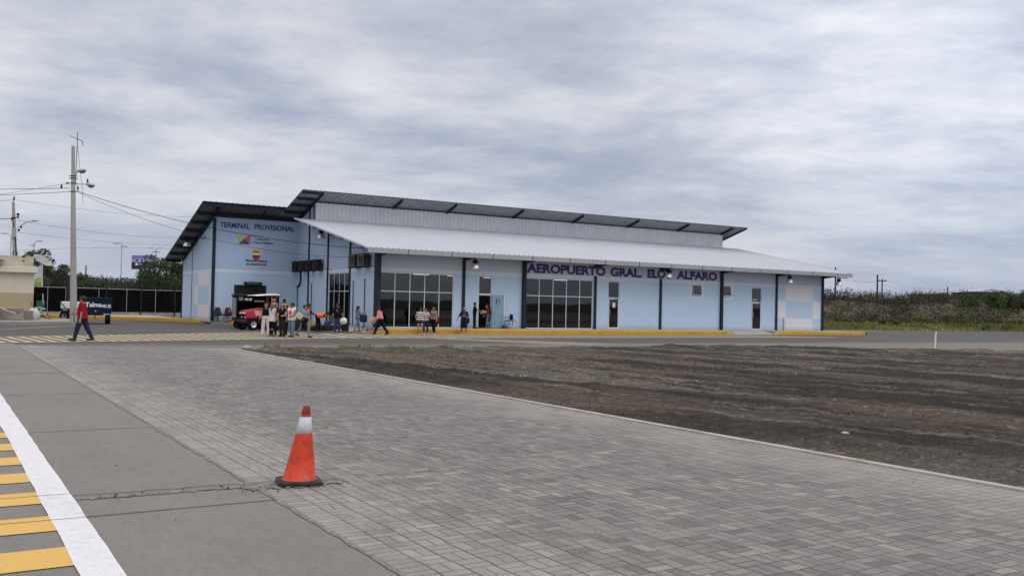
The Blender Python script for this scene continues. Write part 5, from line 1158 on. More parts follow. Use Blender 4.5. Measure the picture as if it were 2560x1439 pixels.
sec = [(-.36, .26, .98, .26), (-.30, .32, 1.12, .20), (.1, .35, 1.20, .13), (.6, .37, 1.27, .10), (.95, .38, 1.30, .08), (1.10, .36, 1.26, .08)]
vs = []
for x, w, z, c in sec:
    zb_ = .70 if x > -.2 else .66
    vs += [(x, -w, zb_), (x, -w, z - .22), (x, -w * .86, z - .06), (x, -w * .5, z), (x, 0, z + .02), (x, w * .5, z), (x, w * .86, z - .06), (x, w, z - .22), (x, w, zb_)]
k = 9; fs = [(i * k + j, (i + 1) * k + j, (i + 1) * k + (j + 1) % k, i * k + (j + 1) % k) for i in range(len(sec) - 1) for j in range(k)] + [tuple(range(k)), tuple((len(sec) - 1) * k + j for j in range(k))[::-1]]
m.add(vs, fs); hood = m.build('hood', REDP, t, smooth=True)
m = MB()
for i in range(6):
    for j in range(5):
        if (i + j) % 2 == 0: x = .20 + i * .065 + j * .018; z = 1.12 - j * .055; m.prism([(x, -.372 - .001 * i, z), (x + .065, -.374 - .001 * i, z), (x + .083, -.376 - .001 * i, z - .055), (x + .018, -.374 - .001 * i, z - .055)], (0, -.006, 0))
m.build('white_chequers', M_white, hood)
m = MB(); m.bev(-.375, -.30, -.28, .28, .66, .93, .02); m.build('grille', M_black, hood)
for y in (-.17, .17): m = MB(); m.bev(-.40, -.33, y - .12, y + .12, .94, 1.02, .015); m.build('headlight', mat('headlight_lens', (.75, .74, .66), .15, 0, .05), hood)
for y in (-.30, .0): m = MB(); m.sph((-.40, y, .74), .035); m.build('small_lamp', mat('headlight_lens', (0, 0, 0)), hood)
m = MB(); m.bev(1.25, 1.6, -.26, .26, .85, .95, .03); m.bev(1.56, 1.66, -.25, .25, .95, 1.3, .03); m.build('seat', M_black, t)
m = MB(); m.torus((1.08, 0, 1.42), .19, .016, 'X', 20, 6); m.cyl((1.08, 0, 1.42), (1.02, 0, 1.15), .02); m.build('steering_wheel', M_black, t)
for y in (-.62, .62):
    m = MB(); m.prism([(.92, y - .17, 1.02), (1.07, y - .17, 1.12), (1.72, y - .17, 1.12), (1.92, y - .17, .95), (1.92, y - .17, .90), (1.70, y - .17, 1.06), (1.09, y - .17, 1.06), (.92, y - .17, .96)], (0, .34, 0)); m.build('rear_mudguard', REDP, t)
for y in (-.42, .42): m = MB(); m.cyl((1.62, y, .8), (1.65, y, 2.02), .045, n=8); m.build('canopy_post', REDP, t)
m = MB(); m.bev(1.55, 1.72, -.42, .42, 1.62, 1.72, .02); m.build('roll_bar', REDP, t)
m = MB(); vs = []
for x, z, th in ((.25, 2.02, .02), (.32, 2.04, .03), (.9, 2.09, .05), (1.5, 2.13, .07), (1.84, 2.13, .08), (1.90, 2.06, .07)):
    for y, dz in ((-.52, -.04), (-.45, 0), (0, .02), (.45, 0), (.52, -.04)): vs.append((x, y, z + dz))
    for y in (.51, .44, 0, -.44, -.51): vs.append((x, y, z - th))
k = 10; m.add(vs, [(i * k + j, (i + 1) * k + j, (i + 1) * k + (j + 1) % k, i * k + (j + 1) % k) for i in range(5) for j in range(k)] + [tuple(range(k)), tuple(5 * k + j for j in range(k))[::-1]]); m.build('canopy', mat('white_canopy', (.72, .72, .72), .4, 0, .03), t, smooth=True)
m = MB(); m.cyl((.9, -.34, 1.28), (.9, -.34, 1.75), .025); m.build('exhaust', M_steel, t)
TT = t
# dark covered baggage cart behind the tractor
p = W(636, 815, 58.5); t = thing('baggage_cart', 'dark covered baggage cart marked MC with a grey end panel, behind the tractor', 'cart', (p.x, p.y, 0), -YAW + radians(26))
m = MB(); m.bev(-1.25, 1.35, -.75, .75, .45, .58, .02); m.build('deck', DKM, t)
for x in (-1.22, 1.30):
    for y in (-.72, .72): m = MB(); m.box(x - .03, x + .03, y - .03, y + .03, .58, 1.98); m.build('corner_post', M_steel, t)
m = MB(); m.bev(-1.32, 1.42, -.82, .82, 1.98, 2.10, .03); m.build('roof', M_steel, t, label=None) if 0 else m.build('roof', M_steel, t)
m = MB(); m.box(-1.19, 1.27, .68, .70, .58, 1.97); m.box(-1.19, 1.27, -.70, -.68, 1.60, 1.97); m.build('dark_curtain', mat('near_black_tarpaulin', (.006, .006, .007), .9, 0, .4, 4, spec=.05), t)
m = MB(); m.bev(-1.28, -1.25, -.66, .66, .66, 1.88, .01); m.build('grey_end_panel', mat('grey_curtain', (.24, .245, .26), .7, 0, .12, 2, bump=.3), t)
m = MB(); m.box(-1.10, -.86, -.712, -.702, 1.72, 1.95); m.build('pale_sticker', mat('grey_sticker', (.25, .25, .25), .6), t)
for s, x, w in (('MC 08', -.75, .42), ('MC', 1.0, .17)): m = MB(); text_at(m, s, x, -.703, 1.72, w, .15, .05); m.build('cart_number', M_white, t)
m = MB(); text_at(m, 'Mantenimiento', -.15, -.703, 1.66, .60, .08, .02); m.build('cart_lettering', mat('grey_white_paint', (.45, .45, .45), .6), t)
m = MB(); R = random.Random(3)
for k in range(7): x = -1.0 + k * .32; m.bev(x, x + .29, -.5 + R.uniform(-.1, .1), .3, .585, .585 + R.uniform(.35, .75), .05)
m.build('loaded_bags', mat('dark_bag_fabric', (.02, .02, .024), .8, 0, .5, 2), t)
for x in (-.95, 1.0):
    for y in (-.62, .62): wheel(t, (x, y, .24), .24, .16, RIMD)
m = MB(); m.prism([(-1.42, .35, .95), (-1.42, .82, .95), (-1.42, .585, 1.40)], (-.02, 0, 0)); tri_ = m.build('warning_triangle', mat('red_reflective', (.45, .04, .02), .5), t); m = MB(); m.prism([(-1.45, .44, 1.0), (-1.45, .73, 1.0), (-1.45, .585, 1.27)], (-.01, 0, 0)); m.build('orange_centre', mat('orange_reflective', (.85, .20, .03), .5), tri_)
m = MB(); m.cyl((-1.25, .58, .9), (-1.41, .58, 1.0), .02); m.build('triangle_bracket', M_steel, t)
m = MB(); m.cyl((-1.25, 0, .5), (-1.8, 0, .35), .03); m.build('tow_bar', DKM, t)
# dark blue cart on the left
p = W(238, 810.5, 60.8); t = thing('baggage_cart', 'dark blue baggage cart lettered in white, behind the person in the red T shirt', 'cart', (p.x, p.y, 0), radians(-9))
NAVY = mat('dark_navy_paint', (.007, .013, .036), .6, 0, .15, 3, spec=.12)
m = MB(); m.bev(-.95, .95, -.03, .03, .78, 1.66, .02); o = m.build('front_panel', NAVY, t)
m = MB(); text_at(m, 'Talma', -.62, -.032, 1.10, .98, .30, .03); m.build('lettering', M_white, o); m = MB(); text_at(m, 'MC 02', .40, -.032, 1.06, .50, .22, .04); m.build('cart_number', M_white, o)
m = MB(); m.bev(-.97, .97, -.05, .05, 1.66, 1.72, .015); m.build('top_rail', M_steel, o)
m = MB(); m.bev(-.93, .93, 0.04, 3.0, .66, .77, .02); m.bev(-.93, .93, 2.98, 3.04, .78, 1.5, .02); m.bev(-.5, .5, -.05, .03, .55, .76, .02); m.build('deck', NAVY, t)
for x in (-.92, .92): m = MB(); m.box(x - .02, x + .02, .05, 2.95, .78, 1.2); m.build('side_panel', NAVY, t)
for x in (-.72, .72):
    for y in (.25, 2.5): wheel(t, (x, y, .33), .33, .30, RIMD, axis='X')
m = MB(); m.bev(.45, .85, -.06, .02, .60, .68, .01); m.build('pale_bumper', M_galv, t)
m = MB(); m.tube([(0, -.05, .55), (-.05, -.5, .40), (0, -.9, .38)], .03); m.build('tow_bar', DKM, t)
m = MB(); m.sph((0, -.05, .84), .04); m.build('reflector_stud', M_white, t)
# white motor cart behind the pole
p = W(178, 800, 69); t = thing('service_cart', 'white service cart half hidden behind the tall concrete pole', 'cart', (p.x, p.y, 0), -YAW + radians(4))
m = MB(); m.bev(-.62, .62, -.5, .7, .85, 1.38, .06); b_ = m.build('body', M_white, t)
m = MB(); m.tube([(-.6, -.515, 1.37), (-.2, -.515, .88)], .025); m.build('cross_bar', M_steel, t)
m = MB(); m.bev(-.62, .62, -.4, .7, .60, .84, .03); m.build('chassis', DKM, t); m = MB(); m.bev(-.45, -.15, -.45, -.40, .74, .80, .01); m.build('pale_plate', M_white, t)
m = MB(); m.bev(.62, .95, -.1, .1, 1.22, 1.30, .02); m.build('side_arm', M_white, t)
for x in (-.35, .45): wheel(t, (x, -.30, .36), .36, .22, RIMD); wheel(t, (x, .5, .36), .36, .22, RIMD)

# ------------------------------------------------------------------ wheelchair
t = thing('wheelchair', 'empty folded-down black wheelchair parked beside the open entrance door', 'wheelchair', (31.98, 52.25, FZ), radians(-8))
m = MB(); 
for y in (-.25, .25):
    m.tube([(-.10, y, .50), (.32, y, .50)], .014); m.tube([(-.10, y, .72), (.22, y, .72), (.22, y, .50)], .014); m.tube([(.20, y, .30), (.20, y, .92), (.38, y, .95)], .014); m.tube([(-.10, y, .72), (-.14, y, .5), (-.14, y, .22), (-.34, y, .12)], .014); m.tube([(-.14, y, .28), (.25, y, .28)], .014)
m.build('frame', M_steel, t)
m = MB(); m.bev(-.14, .22, -.24, .24, .48, .52, .015); m.build('seat', M_black, t); m = MB(); m.bev(.19, .225, -.24, .24, .55, .92, .012); m.build('backrest', M_black, t)
for y in (-.25, .25): m = MB(); m.bev(-.14, .16, y - .03, y + .03, .725, .755, .01); m.build('armrest', M_black, t)
for y in (-.31, .31):
    m = MB(); m.torus((.20, y, .30), .285, .018, 'Y', 28, 6); w_ = m.build('big_wheel', mat('grey_tyre', (.16, .165, .17), .6), t)
    m = MB()
    for k in range(12): a = pi * k / 6; m.cyl((.20, y, .30), (.20 + .28 * cos(a), y, .30 + .28 * sin(a)), .003, n=4)
    m.build('spokes', M_galv, w_)
    m = MB(); m.torus((.20, y * 1.1, .30), .25, .008, 'Y', 24, 5); m.build('push_rim', M_alu, w_)
for y in (-.22, .22): wheel(t, (-.20, y, .09), .09, .03, RIMD, name='caster')
for y in (-.12, .12): m = MB(); m.bev(-.46, -.30, y - .09, y + .09, .09, .11, .005); m.build('footrest', M_black, t)

# ------------------------------------------------------------------ white pipe post on the bare earth
t = thing('pipe_post', 'slim white pipe standing upright at the far edge of the bare earth', 'post', (40.95, 27.7, -.02))
m = MB(); m.cyl((0, 0, 0), (.03, 0, .84), .036, n=10); m.build('pipe', M_white, t, smooth=True)
m = MB(); m.tube([(.03, 0, .84), (.04, 0, .875), (.075, -.02, .875)], .038, 8); m.build('elbow', M_white, t)
# pale loose stone
m = MB(); m.sph((0, 0, .02), 1, 9, 6, sc=(.075, .05, .035)); m.v = [(x * (1 + .3 * MN.noise(Vector((x * 20, y * 20, z * 20)))), y, z) for x, y, z in m.v]
o = m.build('loose_stone', mat('pale_loose_stone', (.34, .32, .29), .9, 0, .2, 20)); o.location = (10.46, 8.39, .03); tag(o, 'pale fist sized stone lying alone on the bare earth near the kerb', 'stone')
o = dup(o, (9.35, 32.55, .0), label='rounded grey stone at the near left corner of the bare earth', scale=2.6); 
# luggage on the ground by the side walkway
def suitcase(x, y, z, rz, w, h, d, col, label, lying=False):
    t = thing('suitcase', label, 'suitcase', (x, y, z), rz, 'luggage heaped by the side walkway'); mm = mat('bag_' + col[0], col[1], .6, 0, .2, 6)
    m = MB()
    if lying: m.bev(-w / 2, w / 2, -h / 2, h / 2, .03, .03 + d, .05)
    else: m.bev(-w / 2, w / 2, -d / 2, d / 2, .04, .04 + h, .05)
    m.build('shell', mm, t)
    m = MB(); zt_ = (.03 + d) if lying else .04 + h
    m.tube([(-w * .2, 0, zt_), (-w * .2, 0, zt_ + .05), (w * .2, 0, zt_ + .05), (w * .2, 0, zt_)], .012, 6); m.build('handle', M_black, t)
    m = MB()
    for a in (-1, 1): m.cyl((a * w * .38, -d * .35, .03), (a * w * .38, d * .0, .03), .03, n=8)
    m.build('wheels', M_rubber, t); return t
cb = ('black', (.008, .008, .009)); cn = ('navy', (.012, .018, .05)); cc = ('charcoal', (.018, .018, .02)); cbl = ('blue', (.03, .08, .30))
for a in ((18.0, 53.2, 0, .2, .5, .65, .28, cb, 'upright black suitcase leftmost in the luggage heap'), (18.75, 54.0, 0, -.3, .55, .7, .3, cc, 'charcoal suitcase behind the bending porter'), (19.35, 53.3, 0, .8, .7, .45, .3, cb, 'black case lying flat in front of the bending porter', True),
          (19.9, 54.3, 0, -.5, .5, .45, .3, cb, 'low black case in the middle of the luggage heap', True), (20.5, 54.6, 0, .1, .6, .5, .32, cn, 'dark navy case right of the heap', True), (20.9, 55.6, 0, .6, .45, .5, .25, cbl, 'small blue bag on the right end of the luggage heap'),
          (21.3, 54.9, 0, -.6, .6, .4, .28, cc, 'flat charcoal bag against the yellow kerb', True), (19.0, 55.0, 0, 0, .5, .6, .3, cb, 'black suitcase standing at the back of the heap')): suitcase(*a)

# ------------------------------------------------------------------ vegetation
LEAF = [mat('leaf_dark', (.020, .036, .012), .8, 0, .3, 2), mat('leaf_mid', (.042, .072, .018), .8, 0, .3, 2), mat('leaf_light', (.080, .120, .030), .8, 0, .3, 2)]
GRS = [mat('grass_dark', (.085, .10, .028), .9, 0, .3, 2), mat('grass_mid', (.17, .195, .05), .9, 0, .3, 2), mat('grass_pale', (.25, .245, .11), .9, 0, .3, 2)]
DRY = [mat('twig_dark', (.026, .021, .013), .9, 0, .3, 2), mat('twig_brown', (.055, .040, .026), .9, 0, .3, 2), mat('twig_grey', (.088, .070, .048), .9, 0, .3, 2), mat('olive_leaf', (.048, .054, .020), .9, 0, .3, 2)]
BARK = mat('bark', (.09, .07, .055), .95, 0, .3, 8, bump=.5)
def leaves(mb, c, rad, n, size, mis, R, shell=.55, flat=.6):
    for _ in range(n):
        while True:
            d = Vector((R.gauss(0, 1), R.gauss(0, 1), R.gauss(0, 1)))
            if d.length > .1: break
        d.normalize(); r = shell + (1 - shell) * R.random() ** .7
        p = Vector((c[0] + d.x * rad[0] * r, c[1] + d.y * rad[1] * r, c[2] + d.z * rad[2] * r))
        u = Vector((R.uniform(-1, 1), R.uniform(-1, 1), R.uniform(-1, 1) * flat)).normalized(); v = u.cross(Vector((R.uniform(-1, 1), R.uniform(-1, 1), R.uniform(-1, 1)))).normalized(); s = size * R.uniform(.6, 1.4)
        mb.add([p - u * s, p + v * s * .45, p + u * s, p - v * s * .45], [(0, 1, 2, 3)], R.choice(mis))
def twigs(mb, c, rad, n, size, mis, R, w=.012):
    for _ in range(n):
        a = R.uniform(0, 2 * pi); q_ = sqrt(R.random()); p = Vector((c[0] + cos(a) * q_ * rad[0], c[1] + sin(a) * q_ * rad[1], c[2] + R.uniform(0, rad[2])))
        u = Vector((R.gauss(0, .45), R.gauss(0, .45), 1)).normalized() * size * R.uniform(.5, 1.3); v = Vector((R.uniform(-1, 1), R.uniform(-1, 1), 0)).normalized() * w * R.uniform(.7, 1.6)
        mb.add([p - v, p + v, p + u + v * .3, p + u - v * .3], [(0, 1, 2, 3)], R.choice(mis))
def tree(x, y, d, zbase, H, spread, label, seed, dens=1., name='tree', size=.16, group=None):
    p = W(x, y, d); R = random.Random(seed); t = thing(name, label, 'tree', (p.x, p.y, zbase), 0, group)
    m = MB(); tips = []; m.cyl((0, 0, 0), (.1, 0, H * .35), .16, .11, 8)
    for k in range(7):
        a = 2 * pi * k / 7 + R.uniform(-.3, .3); q_ = spread * R.uniform(.3, .75); e = Vector((cos(a) * q_, sin(a) * q_, H * R.uniform(.50, .85))); mid = Vector((e.x * .4, e.y * .4, H * .45)); m.tube([(.1, 0, H * .3), mid, e], .05, 6); tips.append(e)
    m.build('trunk', BARK, t)
    m = MB()
    for i in range(int(26)):
        a = R.uniform(0, 2 * pi); zz = R.uniform(.32, .92); q_ = spread * sqrt(max(.05, 1 - ((zz - .55) / .5) ** 2)) * sqrt(R.random()); c = (cos(a) * q_, sin(a) * q_, H * zz); r = spread * R.uniform(.20, .36)
        leaves(m, c, (r, r, r * .7), int(170 * dens), size, R.choice(((0, 0, 1), (0, 1, 1), (1, 1, 2), (0, 1, 2))), R, .35)
    m.build('crown', LEAF, t, recalc=False); return t
# ---- banks behind the airport boundary
def bank(name, x0, x1, y0, y1, step, hf, m):
    nx = int((x1 - x0) / step) + 1; ny = int((y1 - y0) / step) + 1; vs = [(x0 + i * step, y0 + j * step, hf(x0 + i * step, y0 + j * step)) for i in range(nx) for j in range(ny)]
    mb = MB(); mb.add(vs, [(i * ny + j, (i + 1) * ny + j, (i + 1) * ny + j + 1, i * ny + j + 1) for i in range(nx - 1) for j in range(ny - 1)]); return struct(mb.build(name, m, smooth='all', recalc=False))
def sm(t): t = max(0, min(1, t)); return t * t * (3 - 2 * t)
def yline(x): return 66.5 + max(0, (84 - x)) * -.0 + (1.0 if x < 114 else 0) * 0 + 1.2 * MN.noise(Vector((x * .15, 0, 0)))
def hR(x, y):                                        # right-hand bank
    t = sm((y - yline(x) - 9) / 9.5); z = 3.25 * t + .010 * max(0, y - 90) + .5 * MN.fractal(Vector((x * .1, y * .1, 0)), 1, 2, 3) * t - .02
    z += sm((y - yline(x)) / 8) * .5 * (1 - t) + .9 * sm((x - 125) / 20) * t
    return z if y > yline(x) - 1 else -.06
M_bank = mat('scrub_bank_soil', (.075, .062, .042), .95, 0, .3, .5, bump=.8, bscale=3, dirt=(.10, .12, .045), dirt_amt=.8, dscale=.25)
bank('right_bank', 64, 260, 62, 150, 2.0, hR, M_bank)
def hL(x, y):
    t = sm((y - 93 - x * .12) / 18); return 2.7 * t + .3 * MN.fractal(Vector((x * .1, y * .1, 5)), 1, 2, 3) * t + .012 * max(0, y - 110) - .05
bank('left_bank', -60, 64, 90, 190, 2.5, hL, M_bank)
bank('rear_tree_standin', -420, 420, -330, -230, 12, lambda x, y: max(-.1, 3.6 * math.exp(-((y + 280) / 28) ** 2) * (1 + .9 * MN.noise(Vector((x * .035, 0, 0))) + .4 * MN.noise(Vector((x * .12, 0, 0))))), mat('dark_tree_standin', (.03, .035, .02), .95, 0, .4, .1))  # unseen ridge added as the tree line mirrored in the windows
# variants of dry shrubs, merged into one mass of scrub
def scrub(name, label, gen, n, seed, palette, hf):
    R = random.Random(seed); mb = MB()
    for _ in range(n):
        x, y, r, kind = gen(R)
        z = hf(x, y)
        if kind == 0: gg = MN.noise(Vector((x * .16, y * .22, 1))) + R.uniform(-.25, .25); mis = (0, 0, 0, 1) if gg < -.12 else (0, 1, 1) if gg < .08 else (0, 3, 3) if gg < .25 else (1, 2, 1); leaves(mb, (x, y, z + r * .40), (r, r, r * .72), 78, .12, mis, R, .35); twigs(mb, (x, y, z + r * .2), (r, r, r * .5), 9, .45 * r + .2, (0, 1, 2), R, .02)
        elif kind == 1: leaves(mb, (x, y, z + r * .45), (r, r, r * .7), 90, .13, R.choice(((3, 3, 0), (3, 0, 0), (4, 3, 0), (4, 4, 3))), R, .3)
        else: leaves(mb, (x, y, z + r * .25), (r, r, r * .5), 46, .10, (4, 5, 5, 3), R, .2)
    return tag(mb.build(name, palette, recalc=False), label, 'scrub', kind='stuff')
PAL = DRY + [LEAF[1], GRS[1]]
def genR(R):
    while 1:
        y = 72 + R.random() ** 1.2 * 34; x = R.uniform(70, 74 + (y) * 1.35 + 22)
        if x * .52 + y * .85 > 60 and y - yline(x) > 7.5: break
    up = y - yline(x); k = R.random(); g = MN.noise(Vector((x * .07, y * .09, 2)))
    kind = 1 if k < (.18 + .5 * max(0, g) + (.30 if x > 118 else 0)) else 0
    return x, y, R.uniform(.8, 1.9) * (1 if up > 10 else .75), kind
scrub('dry_scrub', 'dense dry brown scrub covering the bank right of the terminal', genR, 1500, 5, PAL, hR)
def genL(R): return (lambda x: (x, 97 + x * .12 + R.random() * 42, R.uniform(.7, 1.5), 0 if R.random() < .62 else 1))(R.uniform(-6, 46))
scrub('dry_scrub', 'olive and brown scrub on the rise beyond the boundary fence', genL, 900, 6, PAL, hL)
# grass and weeds at the foot of the right bank
def grass(name, label, fx, n, seed, hf):
    R = random.Random(seed); mb = MB()
    for _ in range(n):
        x, y, s = fx(R); z = hf(x, y)
        g = MN.noise(Vector((x * .12, y * .2, 7)))
        for k in range(5):
            p = Vector((x + R.gauss(0, .22), y + R.gauss(0, .22), z)); u = Vector((R.gauss(0, .4), R.gauss(0, .4), 1)).normalized() * s * R.uniform(.5, 1.3); v = Vector((R.uniform(-1, 1), R.uniform(-1, 1), 0)).normalized() * .05 * R.uniform(.6, 1.6)
            mb.add([p - v, p + v, p + u + v * .2, p + u - v * .2], [(0, 1, 2, 3)], R.choice((0, 1, 1) if g > .05 else (1, 2, 2) if g < -.25 else (0, 1, 2)))
    return tag(mb.build(name, GRS, recalc=False), label, 'grass', kind='stuff')
def fxR(R):
    x = R.uniform(72, 150); y = yline(x) + R.random() ** .8 * 11; return x, y, R.uniform(.18, .42)
grass('grass', 'rough green grass along the foot of the right bank', fxR, 9000, 9, hR)
# individual green bushes on the grass strip
def bush(x, y, H, label, seed, pal, n=420, size=.10, name='bush', zf=hR):
    R = random.Random(seed); t = thing(name, label, 'bush', (x, y, zf(x, y)), 0, 'green bushes at the foot of the bank')
    m = MB()
    for k in range(5): a = 2 * pi * k / 5 + R.random(); m.tube([(0, 0, 0), (cos(a) * H * .3, sin(a) * H * .3, H * .6)], .02, 4)
    m.build('stems', BARK, t); m = MB()
    for k in range(7): a = R.uniform(0, 2 * pi); q_ = H * R.uniform(.1, .55); r = H * R.uniform(.28, .42); leaves(m, (cos(a) * q_, sin(a) * q_, H * R.uniform(.35, .62)), (r, r, r * .8), n // 7, size, R.choice(((0, 1), (1, 2), (1, 1, 2), (0, 1, 2))), R, .3)
    m.build('foliage', pal, t, recalc=False); return t
def at_ground(px_, py_):          # meeting point of a line of sight with the flat ground
    d = W(px_, py_, 1) - Vector((0, 0, EYE)); k = -EYE / d.z; return d.x * k, d.y * k
BP = [LEAF[0], GRS[0], GRS[1]]
for i, (bx, by, H, lb) in enumerate(((2300, 817, 1.9, 'large rounded yellow green bush at the middle of the grass strip'), (2400, 819, 1.7, 'dark green bush in front of the shadowed scrub, right of the largest one'), (2238, 814, .9, 'small dark bush left of the large rounded bush'),
                                     (2098, 813, .7, 'small low bush nearest the right end of the terminal'), (2122, 808, .55, 'tiny tuft of dark leaves above the grass near the terminal'), (2205, 813, .8, 'low bush beside the pair of far poles'), (2515, 824, 1.0, 'wide low bush at the right edge of the grass'), (2460, 818, .8, 'low pale green bush left of the bush at the right edge'))):
    X_, Y_ = at_ground(bx, by + 6); s = 88 / (Y_ * cos(YAW) + X_ * sin(YAW)) if 0 else 1
    # stand them on the strip just behind the asphalt
    dpt = 112; p = W(bx, by, dpt); bush(p.x, p.y, H * 1.3, lb, 40 + i, BP, size=.10)
# green trees
tree(426, 700, 99, .9, 5.4, 3.5, 'round bushy green tree beside the left gable of the terminal', 21, 1.6, size=.13)
tree(384, 712, 98, .9, 2.8, 2.0, 'low green shrub tree at the left foot of the round tree', 22, .8, size=.12)
tree(447, 700, 104, .8, 5.0, 1.9, 'loose airy tree between the round tree and the gable', 23, .55, size=.13)
tree(118, 690, 90, .9, 5.7, 2.3, 'spreading dark tree behind the satellite dish and kiosk', 24, .8, size=.12)
tree(145, 712, 92, .9, 4.0, 2.6, 'bushy green tree left of the tall pole, behind the mural board', 25, .9, size=.12)
tree(215, 715, 96, .9, 3.3, 2.2, 'low tree just right of the tall pole behind the fence', 26, .8, size=.12)
tree(2545, 775, 118, 2.1, 2.9, 3.6, 'bright green tree on top of the bank at the right edge', 27, 1.1, size=.13)
tree(2475, 778, 116, 2.4, 2.1, 3.0, 'olive tree in front of the far blue roof', 28, .9, size=.13)
# weeds at the far edge of the bare earth
def weed(px_, py_, s, label, seed, n=60):
    X_, Y_ = at_ground(px_, py_); R = random.Random(seed); mb = MB()
    twigs(mb, (0, 0, 0), (s * 1.4, s * .7, .02), n, s * .7, (0, 1, 1, 2), R, .012); o = mb.build('weed', GRS, recalc=False); o.location = (X_, Y_, .03); tag(o, label, 'weed', 'weeds at the edge of the bare earth')
for i, a in enumerate(((680, 873, .32, 'pale weed nearest the corner where paving meets bare earth'), (905, 874, .30, 'green weed third from the left along the far edge of the earth'), (985, 874, .28, 'green weed in the middle of the far earth edge'), (1020, 876, .22, 'flat weed just right of the middle weed'), (860, 873, .2, 'small weed just left of the third weed'), (1115, 873, .22, 'lone weed at the right, below the striped shirt person'), (1920, 872, .18, 'bright green sprig among the earth ridges near the pipe post'))): weed(*a, i)
R = random.Random(3); mb = MB()
for k in range(700): x = R.uniform(9.3, 18); y = 31.9 + R.gauss(.1, .25) - (x - 9) * .0; twigs(mb, (x, y, .02), (.15, .1, .02), 1, .10, (0, 2, 2), R, .008)
tag(mb.build('dry_grass', GRS, recalc=False), 'thin dry grass along the far edge of the bare earth', 'grass', kind='stuff')
# far poles and roofs beyond the right bank
def far_pole(x, yb, yt, d, label, cross=False):
    p = W(x, yb, d); t = thing('far_pole', label, 'utility pole', (p.x, p.y, 2.5), 0, 'distant poles beyond the right bank'); h = W(x, yt, d).z - 2.5
    m = MB(); m.cyl((0, 0, 0), (0, 0, h), .20, .14, 8); m.build('pole', M_steel, t)
    if cross: m = MB(); m.bev(-1.0, 1.0, -.08, .08, h - .6, h - .4, .02, M=Matrix.Rotation(-YAW, 4, 'Z')); [m.cyl((cos(-YAW) * a, sin(-YAW) * a, h - .4), (cos(-YAW) * a, sin(-YAW) * a, h - .1), .07) for a in (-.8, 0, .8)]; m.build('crossarm', M_steel, t)
far_pole(2193, 740, 686, 190, 'taller bare pole of the pair beyond the right bank'); far_pole(2205, 735, 697, 230, 'pole with a crossarm right of the taller bare pole', True)
far_pole(2088, 735, 668, 200, 'thin pole rising behind the lamp arm at the terminal end'); far_pole(2369, 745, 717, 240, 'short pole beside the distant green roof'); far_pole(2410, 745, 726, 230, 'short dark pole left of the far blue roof')
def far_house(x0, x1, y0, y1, yr, d, col, label, roofc):
    p = W((x0 + x1) / 2, y1, d); t = thing('far_building', label, 'building', (p.x, p.y, 3.0), -YAW); w = (x1 - x0) * d / FPX; z0 = 0; z1 = W(x0, y0, d).z - 3; zr_ = W((x0 + x1) / 2, yr, d).z - 3
    m = MB(); m.box(-w / 2, w / 2, 0, 12, 0, z1); m.build('wall', mat(label[:12], col, .8), t)
    m = MB(); m.prism([(-w / 2 - .5, -.3, z1), (w / 2 + .5, -.3, z1), (w / 2 * .2, -.3, zr_)], (0, 13, 0)); m.build('roof', mat('roof_' + label[:10], roofc, .6), t)
far_house(2434, 2512, 729, 750, 721, 250, (.02, .035, .08), 'distant dark blue building with a pale pitched roof beyond the bank', (.45, .50, .58))
far_house(2325, 2369, 736, 748, 732, 250, (.12, .17, .16), 'distant low building with a greenish roof between two short poles', (.14, .22, .20))
wire('far_wire', W(2130, 700, 185), W(2206, 698, 230), .5, .02, 'faint wire left of the crossarm pole'); wire('far_wire', W(2206, 698, 230), W(2370, 722, 240), .8, .02, 'faint wire descending right of the crossarm pole')
# ------------------------------------------------------------------ people
def sdf_grid(prims, h, cuts=(), k=.035, pad=.05):
    P = np.array([list(a) + list(b_) + [ra, rb] for a, b_, ra, rb in prims], float)
    rm = P[:, 6:].max(1)
    lo = np.minimum(P[:, 0:3], P[:, 3:6]).T - rm; hi = np.maximum(P[:, 0:3], P[:, 3:6]).T + rm
    g0 = lo.min(1) - pad; g1 = hi.max(1) + pad; n = np.ceil((g1 - g0) / h).astype(int) + 1
    F = np.full(n, 1.0)
    for i in range(len(P)):
        a = np.maximum(0, np.floor((lo[:, i] - g0 - pad) / h).astype(int)); b_ = np.minimum(n, np.ceil((hi[:, i] - g0 + pad) / h).astype(int) + 1)
        ax = [g0[j] + h * np.arange(a[j], b_[j]) for j in range(3)]; X, Y, Z = np.meshgrid(*ax, indexing='ij')
        A = P[i, :3]; B_ = P[i, 3:6]; d = B_ - A; L2 = max(1e-9, d @ d)
        t = np.clip(((X - A[0]) * d[0] + (Y - A[1]) * d[1] + (Z - A[2]) * d[2]) / L2, 0, 1)
        D = np.sqrt((X - A[0] - d[0] * t) ** 2 + (Y - A[1] - d[1] * t) ** 2 + (Z - A[2] - d[2] * t) ** 2) - (P[i, 6] + (P[i, 7] - P[i, 6]) * t)
        S = F[a[0]:b_[0], a[1]:b_[1], a[2]:b_[2]]; hh = np.clip(.5 + .5 * (S - D) / k, 0, 1)
        F[a[0]:b_[0], a[1]:b_[1], a[2]:b_[2]] = S * (1 - hh) + D * hh - k * hh * (1 - hh)
    if cuts:
        ax = [g0[j] + h * np.arange(n[j]) for j in range(3)]; X, Y, Z = np.meshgrid(*ax, indexing='ij')
        for p, nr in cuts:                                    # keep the side the normal points away from
            F = np.maximum(F, (X - p[0]) * nr[0] + (Y - p[1]) * nr[1] + (Z - p[2]) * nr[2])
    return F, g0, h
